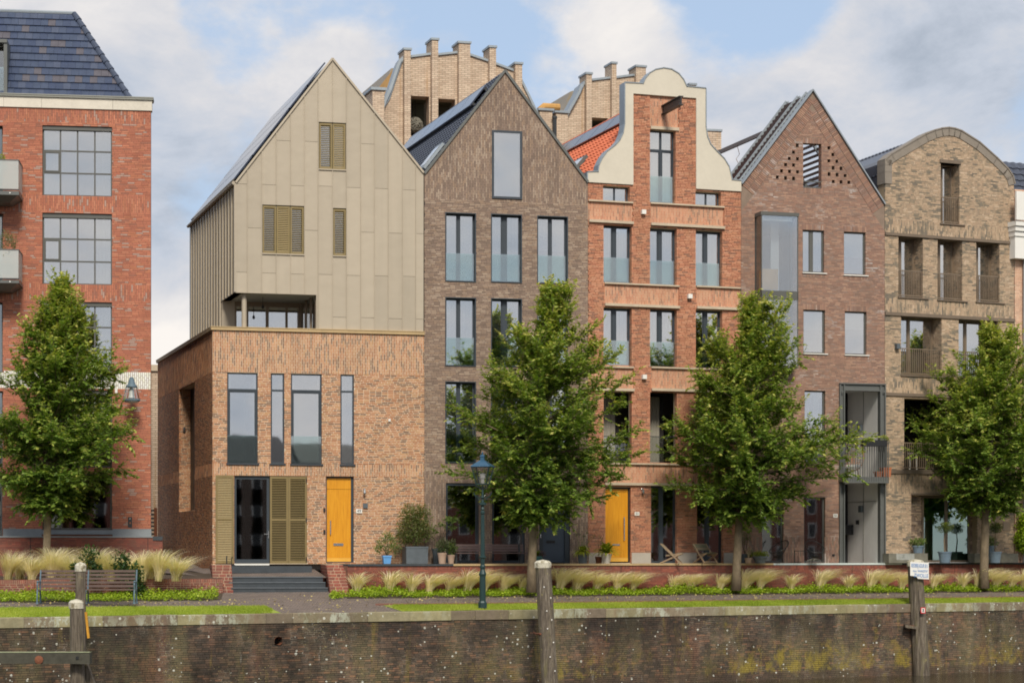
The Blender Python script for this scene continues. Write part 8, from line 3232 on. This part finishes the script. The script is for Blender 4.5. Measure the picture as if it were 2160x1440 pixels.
def folding_chair(px, w, rz, label):
    o = empty('folding_chair', on_terrace(H53, px, w), label, 'chair', rz, 'folding terrace chairs')
    hw = .30
    for s in (-1, 1):
        x = s * hw
        MB().bar((x, -.36, .01), (x, .40, .74), .035, .05).build('frame_rail', 'teak', o)      # back rail, runs from front foot up to the backrest
        MB().bar((x * .9, .42, .01), (x * .9, -.36, .36), .035, .05).build('frame_rail', 'teak', o)
        MB().bar((x * .84, -.42, .37), (x * .84, .20, .29), .03, .04).build('seat_rail', 'teak', o)
    for y, z in ((-.30, .06), (.36, .04)):
        MB().bar((-hw, y, z), (hw, y, z), .03, .03).build('crossbar', 'teak', o)
    MB().bar((-hw, .395, .735), (hw, .395, .735), .04, .04).build('crossbar', 'teak', o)
    MB().bar((-hw, .215, .56), (hw, .215, .56), .03, .03).build('crossbar', 'teak', o)
    # woven backrest and seat
    a, b = Vector((0, .18, .50)), Vector((0, .40, .75))
    d = (b - a)
    n = 8
    for k in range(n):
        p0, p1 = a + d * (k / n), a + d * ((k + .8) / n)
        MB().add([(-hw - .03, p0.y, p0.z), (hw + .03, p0.y, p0.z), (hw + .03, p1.y, p1.z), (-hw - .03, p1.y, p1.z), (-hw - .03, p0.y + .012, p0.z - .01), (hw + .03, p0.y + .012, p0.z - .01), (hw + .03, p1.y + .012, p1.z - .01), (-hw - .03, p1.y + .012, p1.z - .01)],
                 [(0, 1, 2, 3), (7, 6, 5, 4), (0, 4, 5, 1), (1, 5, 6, 2), (2, 6, 7, 3), (3, 7, 4, 0)]).build('webbing_strap', 'webbing', o)
    for k in range(9):
        x = -hw + .06 + k * (2 * hw - .12) / 8
        MB().hexa([(x - .02, a.y - .012, a.z), (x + .02, a.y - .012, a.z), (x + .02, a.y - .004, a.z), (x - .02, a.y - .004, a.z), (x - .02, b.y - .012, b.z), (x + .02, b.y - .012, b.z), (x + .02, b.y - .004, b.z), (x - .02, b.y - .004, b.z)]).build('webbing_strap', 'webbing', o)
    for k in range(9):
        t = k / 9
        y, z = -.42 + .62 * t, .40 - .08 * t
        MB().box(-hw * .9, hw * .9, y, y + .055, z, z + .012).build('webbing_strap', 'webbing', o)
    return o


folding_chair(1417, -1.15, H53.phi + R(62), 'folding chair with woven back seen from the side, left of the pair')
folding_chair(1488, -1.1, H53.phi + R(12), 'folding chair with woven back facing the canal, right of the pair')


def wire_chair(px, rz, label):
    """round string chair: tilted hoop, hanging shell of cords, three thin legs"""
    o = empty('string_chair', on_terrace(H55, px, -1.0), label, 'chair', rz, 'black string chairs')
    # hoop in a tilted plane
    n = 28
    hoop = []
    for k in range(n + 1):
        a = 2 * math.pi * k / n
        x, v = .38 * math.cos(a), math.sin(a)
        y = -.28 + .36 * (v + 1)
        z = .40 + .24 * (v + 1) - .04 * math.cos(a) ** 2
        hoop.append((x, y, z))
    MB().tube(hoop, .016, 6, cap=False).build('hoop', 'black', o)
    c = (0, .02, .24)
    sh = MB()
    for k in range(n):
        p, q = Vector(hoop[k]), Vector(c)
        m = (p + q) / 2 + Vector((0, .02, -.10))
        sh.tube([p, m, q], .0045, 4, cap=False)
    for f in (.35, .65):
        sh.tube([tuple(Vector(c).lerp(Vector(h), f) + Vector((0, .012, -.16 * f * (1 - f) * 2))) for h in hoop], .004, 4, cap=False)
    sh.build('cord_shell', 'black', o)
    MB().lathe([(.15, -.02), (.2, .02)], 16, (0, .02, .22)).build('seat_ring', 'black', o)
    for a in (R(210), R(330), R(90)):
        MB().tube([(.16 * math.cos(a), .02 + .16 * math.sin(a), .22), (.30 * math.cos(a), .02 + .34 * math.sin(a), 0)], .010, 5).build('leg', 'black', o)


wire_chair(1640, H55.phi - R(68), 'black string chair turned sideways before the left glazed opening')
wire_chair(1720, H55.phi, 'black round string chair facing the canal before the right glazed opening')


def build_small():
    p = on_terrace(H55, 1683, -.9)
    o = empty('side_table', p, 'thin black side table between the two string chairs', 'table', H55.phi)
    MB().box(0, .5, 0, .4, .46, .485).build('tabletop', 'black', o)
    for x, y in ((.02, .02), (.48, .02), (.02, .38), (.48, .38)):
        MB().box(x - .01, x + .01, y - .01, y + .01, 0, .46).build('leg', 'black', o)
    # rattan chair on the balcony
    bo, bz = G55['bo'], G55['bz']
    c = H55.world(H55.u(1800, .5), .5, bz + .01)
    o = empty('rattan_chair', c, 'round rattan chair with white cushion on the balcony', 'chair', H55.phi - R(20))
    n = 26
    hoop = [(.42 * math.cos(2 * math.pi * k / n), .12 + .10 * math.sin(2 * math.pi * k / n), .86 + .60 * math.sin(2 * math.pi * k / n)) for k in range(n + 1)]
    MB().tube(hoop, .022, 6, cap=False).build('hoop', 'rattan', o)
    wv = MB()
    for k in range(n):
        wv.tube([hoop[k], tuple(Vector(hoop[k]).lerp(Vector((0, .5, .7)), .6) + Vector((0, .1, 0))), (0, .52, .7)], .011, 4, cap=False)
    for f in (.3, .5, .7, .85):
        wv.tube([tuple(Vector(h).lerp(Vector((0, .58, .7)), f)) for h in hoop], .012, 4, cap=False)
    wv.build('woven_shell', 'rattan', o)
    MB().lathe([(.3, 0), (.34, .05), (.3, .12)], 16, (0, .15, .38)).build('cushion', 'white_paint', o)
    for a in (.8, 2.3, 3.9, 5.5):
        MB().tube([(.26 * math.cos(a), .2 + .2 * math.sin(a), .38), (.32 * math.cos(a), .2 + .26 * math.sin(a), 0)], .015, 5).build('leg', 'rattan', o)
    # boot scraper and mat by the shutter
    c = H49.world(H49.u(463, -.35), -.45, -.055)
    o = empty('boot_scraper', c, 'black iron boot scraper on a dark mat by the left shutter', 'boot scraper', H49.phi)
    MB().box(-.0, .55, -.15, .15, -.01, .03).build('mat', 'black', o)
    MB().box(.23, .27, -.02, .02, .03, .36).tube([(.42, 0, .03), (.42, 0, .3), (.46, 0, .33), (.47, 0, .25)], .014, 5).box(.1, .5, -.05, .05, .03, .06).build('scraper', 'black', o)


build_small()


# ------------------------------------------------------------------ the other side of the canal, mirrored in the glass
def build_bank():
    rg = random.Random(77)
    x = -46.0
    k = 0
    cols = ['brick_maroon_far', 'brick_brown_far', 'stucco', 'brick_maroon_far', 'brick_brown_far']
    while x < 150:
        wd = rg.uniform(8.5, 13)
        h = rg.uniform(9.5, 12.0)
        o = empty('canal_house', (x, -40, .2), 'old canal house on the opposite bank behind the viewer', 'house', 0, 'canal houses behind the viewer')
        MB().box(0, wd - .05, -9, 0, 0, h).build('wall', cols[k % 5], o)
        rp = h + rg.uniform(2.2, 3.8)
        MB().add([(0, .2, h), (wd - .05, .2, h), (wd - .05, -9, h), (0, -9, h), (0.6, -4.5, rp), (wd - .65, -4.5, rp)], [(0, 1, 5, 4), (2, 3, 4, 5), (1, 2, 5), (3, 0, 4)]).build('roof', 'slate_far', o)
        n = int(wd / 2.2)
        for r in range(4):
            for c in range(n):
                a = .8 + c * (wd - 1.6) / n
                box_obj('window', 'white_paint', o, a, a + 1.1, 0, .04, .8 + r * 2.7, 2.5 + r * 2.7 if .8 + r * 2.7 + 2 < h else .8)
                box_obj('pane', 'black', o, a + .1, a + 1.0, .04, .05, .9 + r * 2.7, 2.4 + r * 2.7 if .8 + r * 2.7 + 2 < h else .9)
        x += wd + (rg.uniform(0, 3) if k % 4 == 3 else 0)
        k += 1


M['brick_maroon_far'] = plain('brick_far_red', srgb(120, 74, 60), .9)
M['brick_brown_far'] = plain('brick_far_brown', srgb(104, 88, 78), .9)
M['slate_far'] = plain('slate_far', srgb(70, 68, 70), .7)
build_bank()
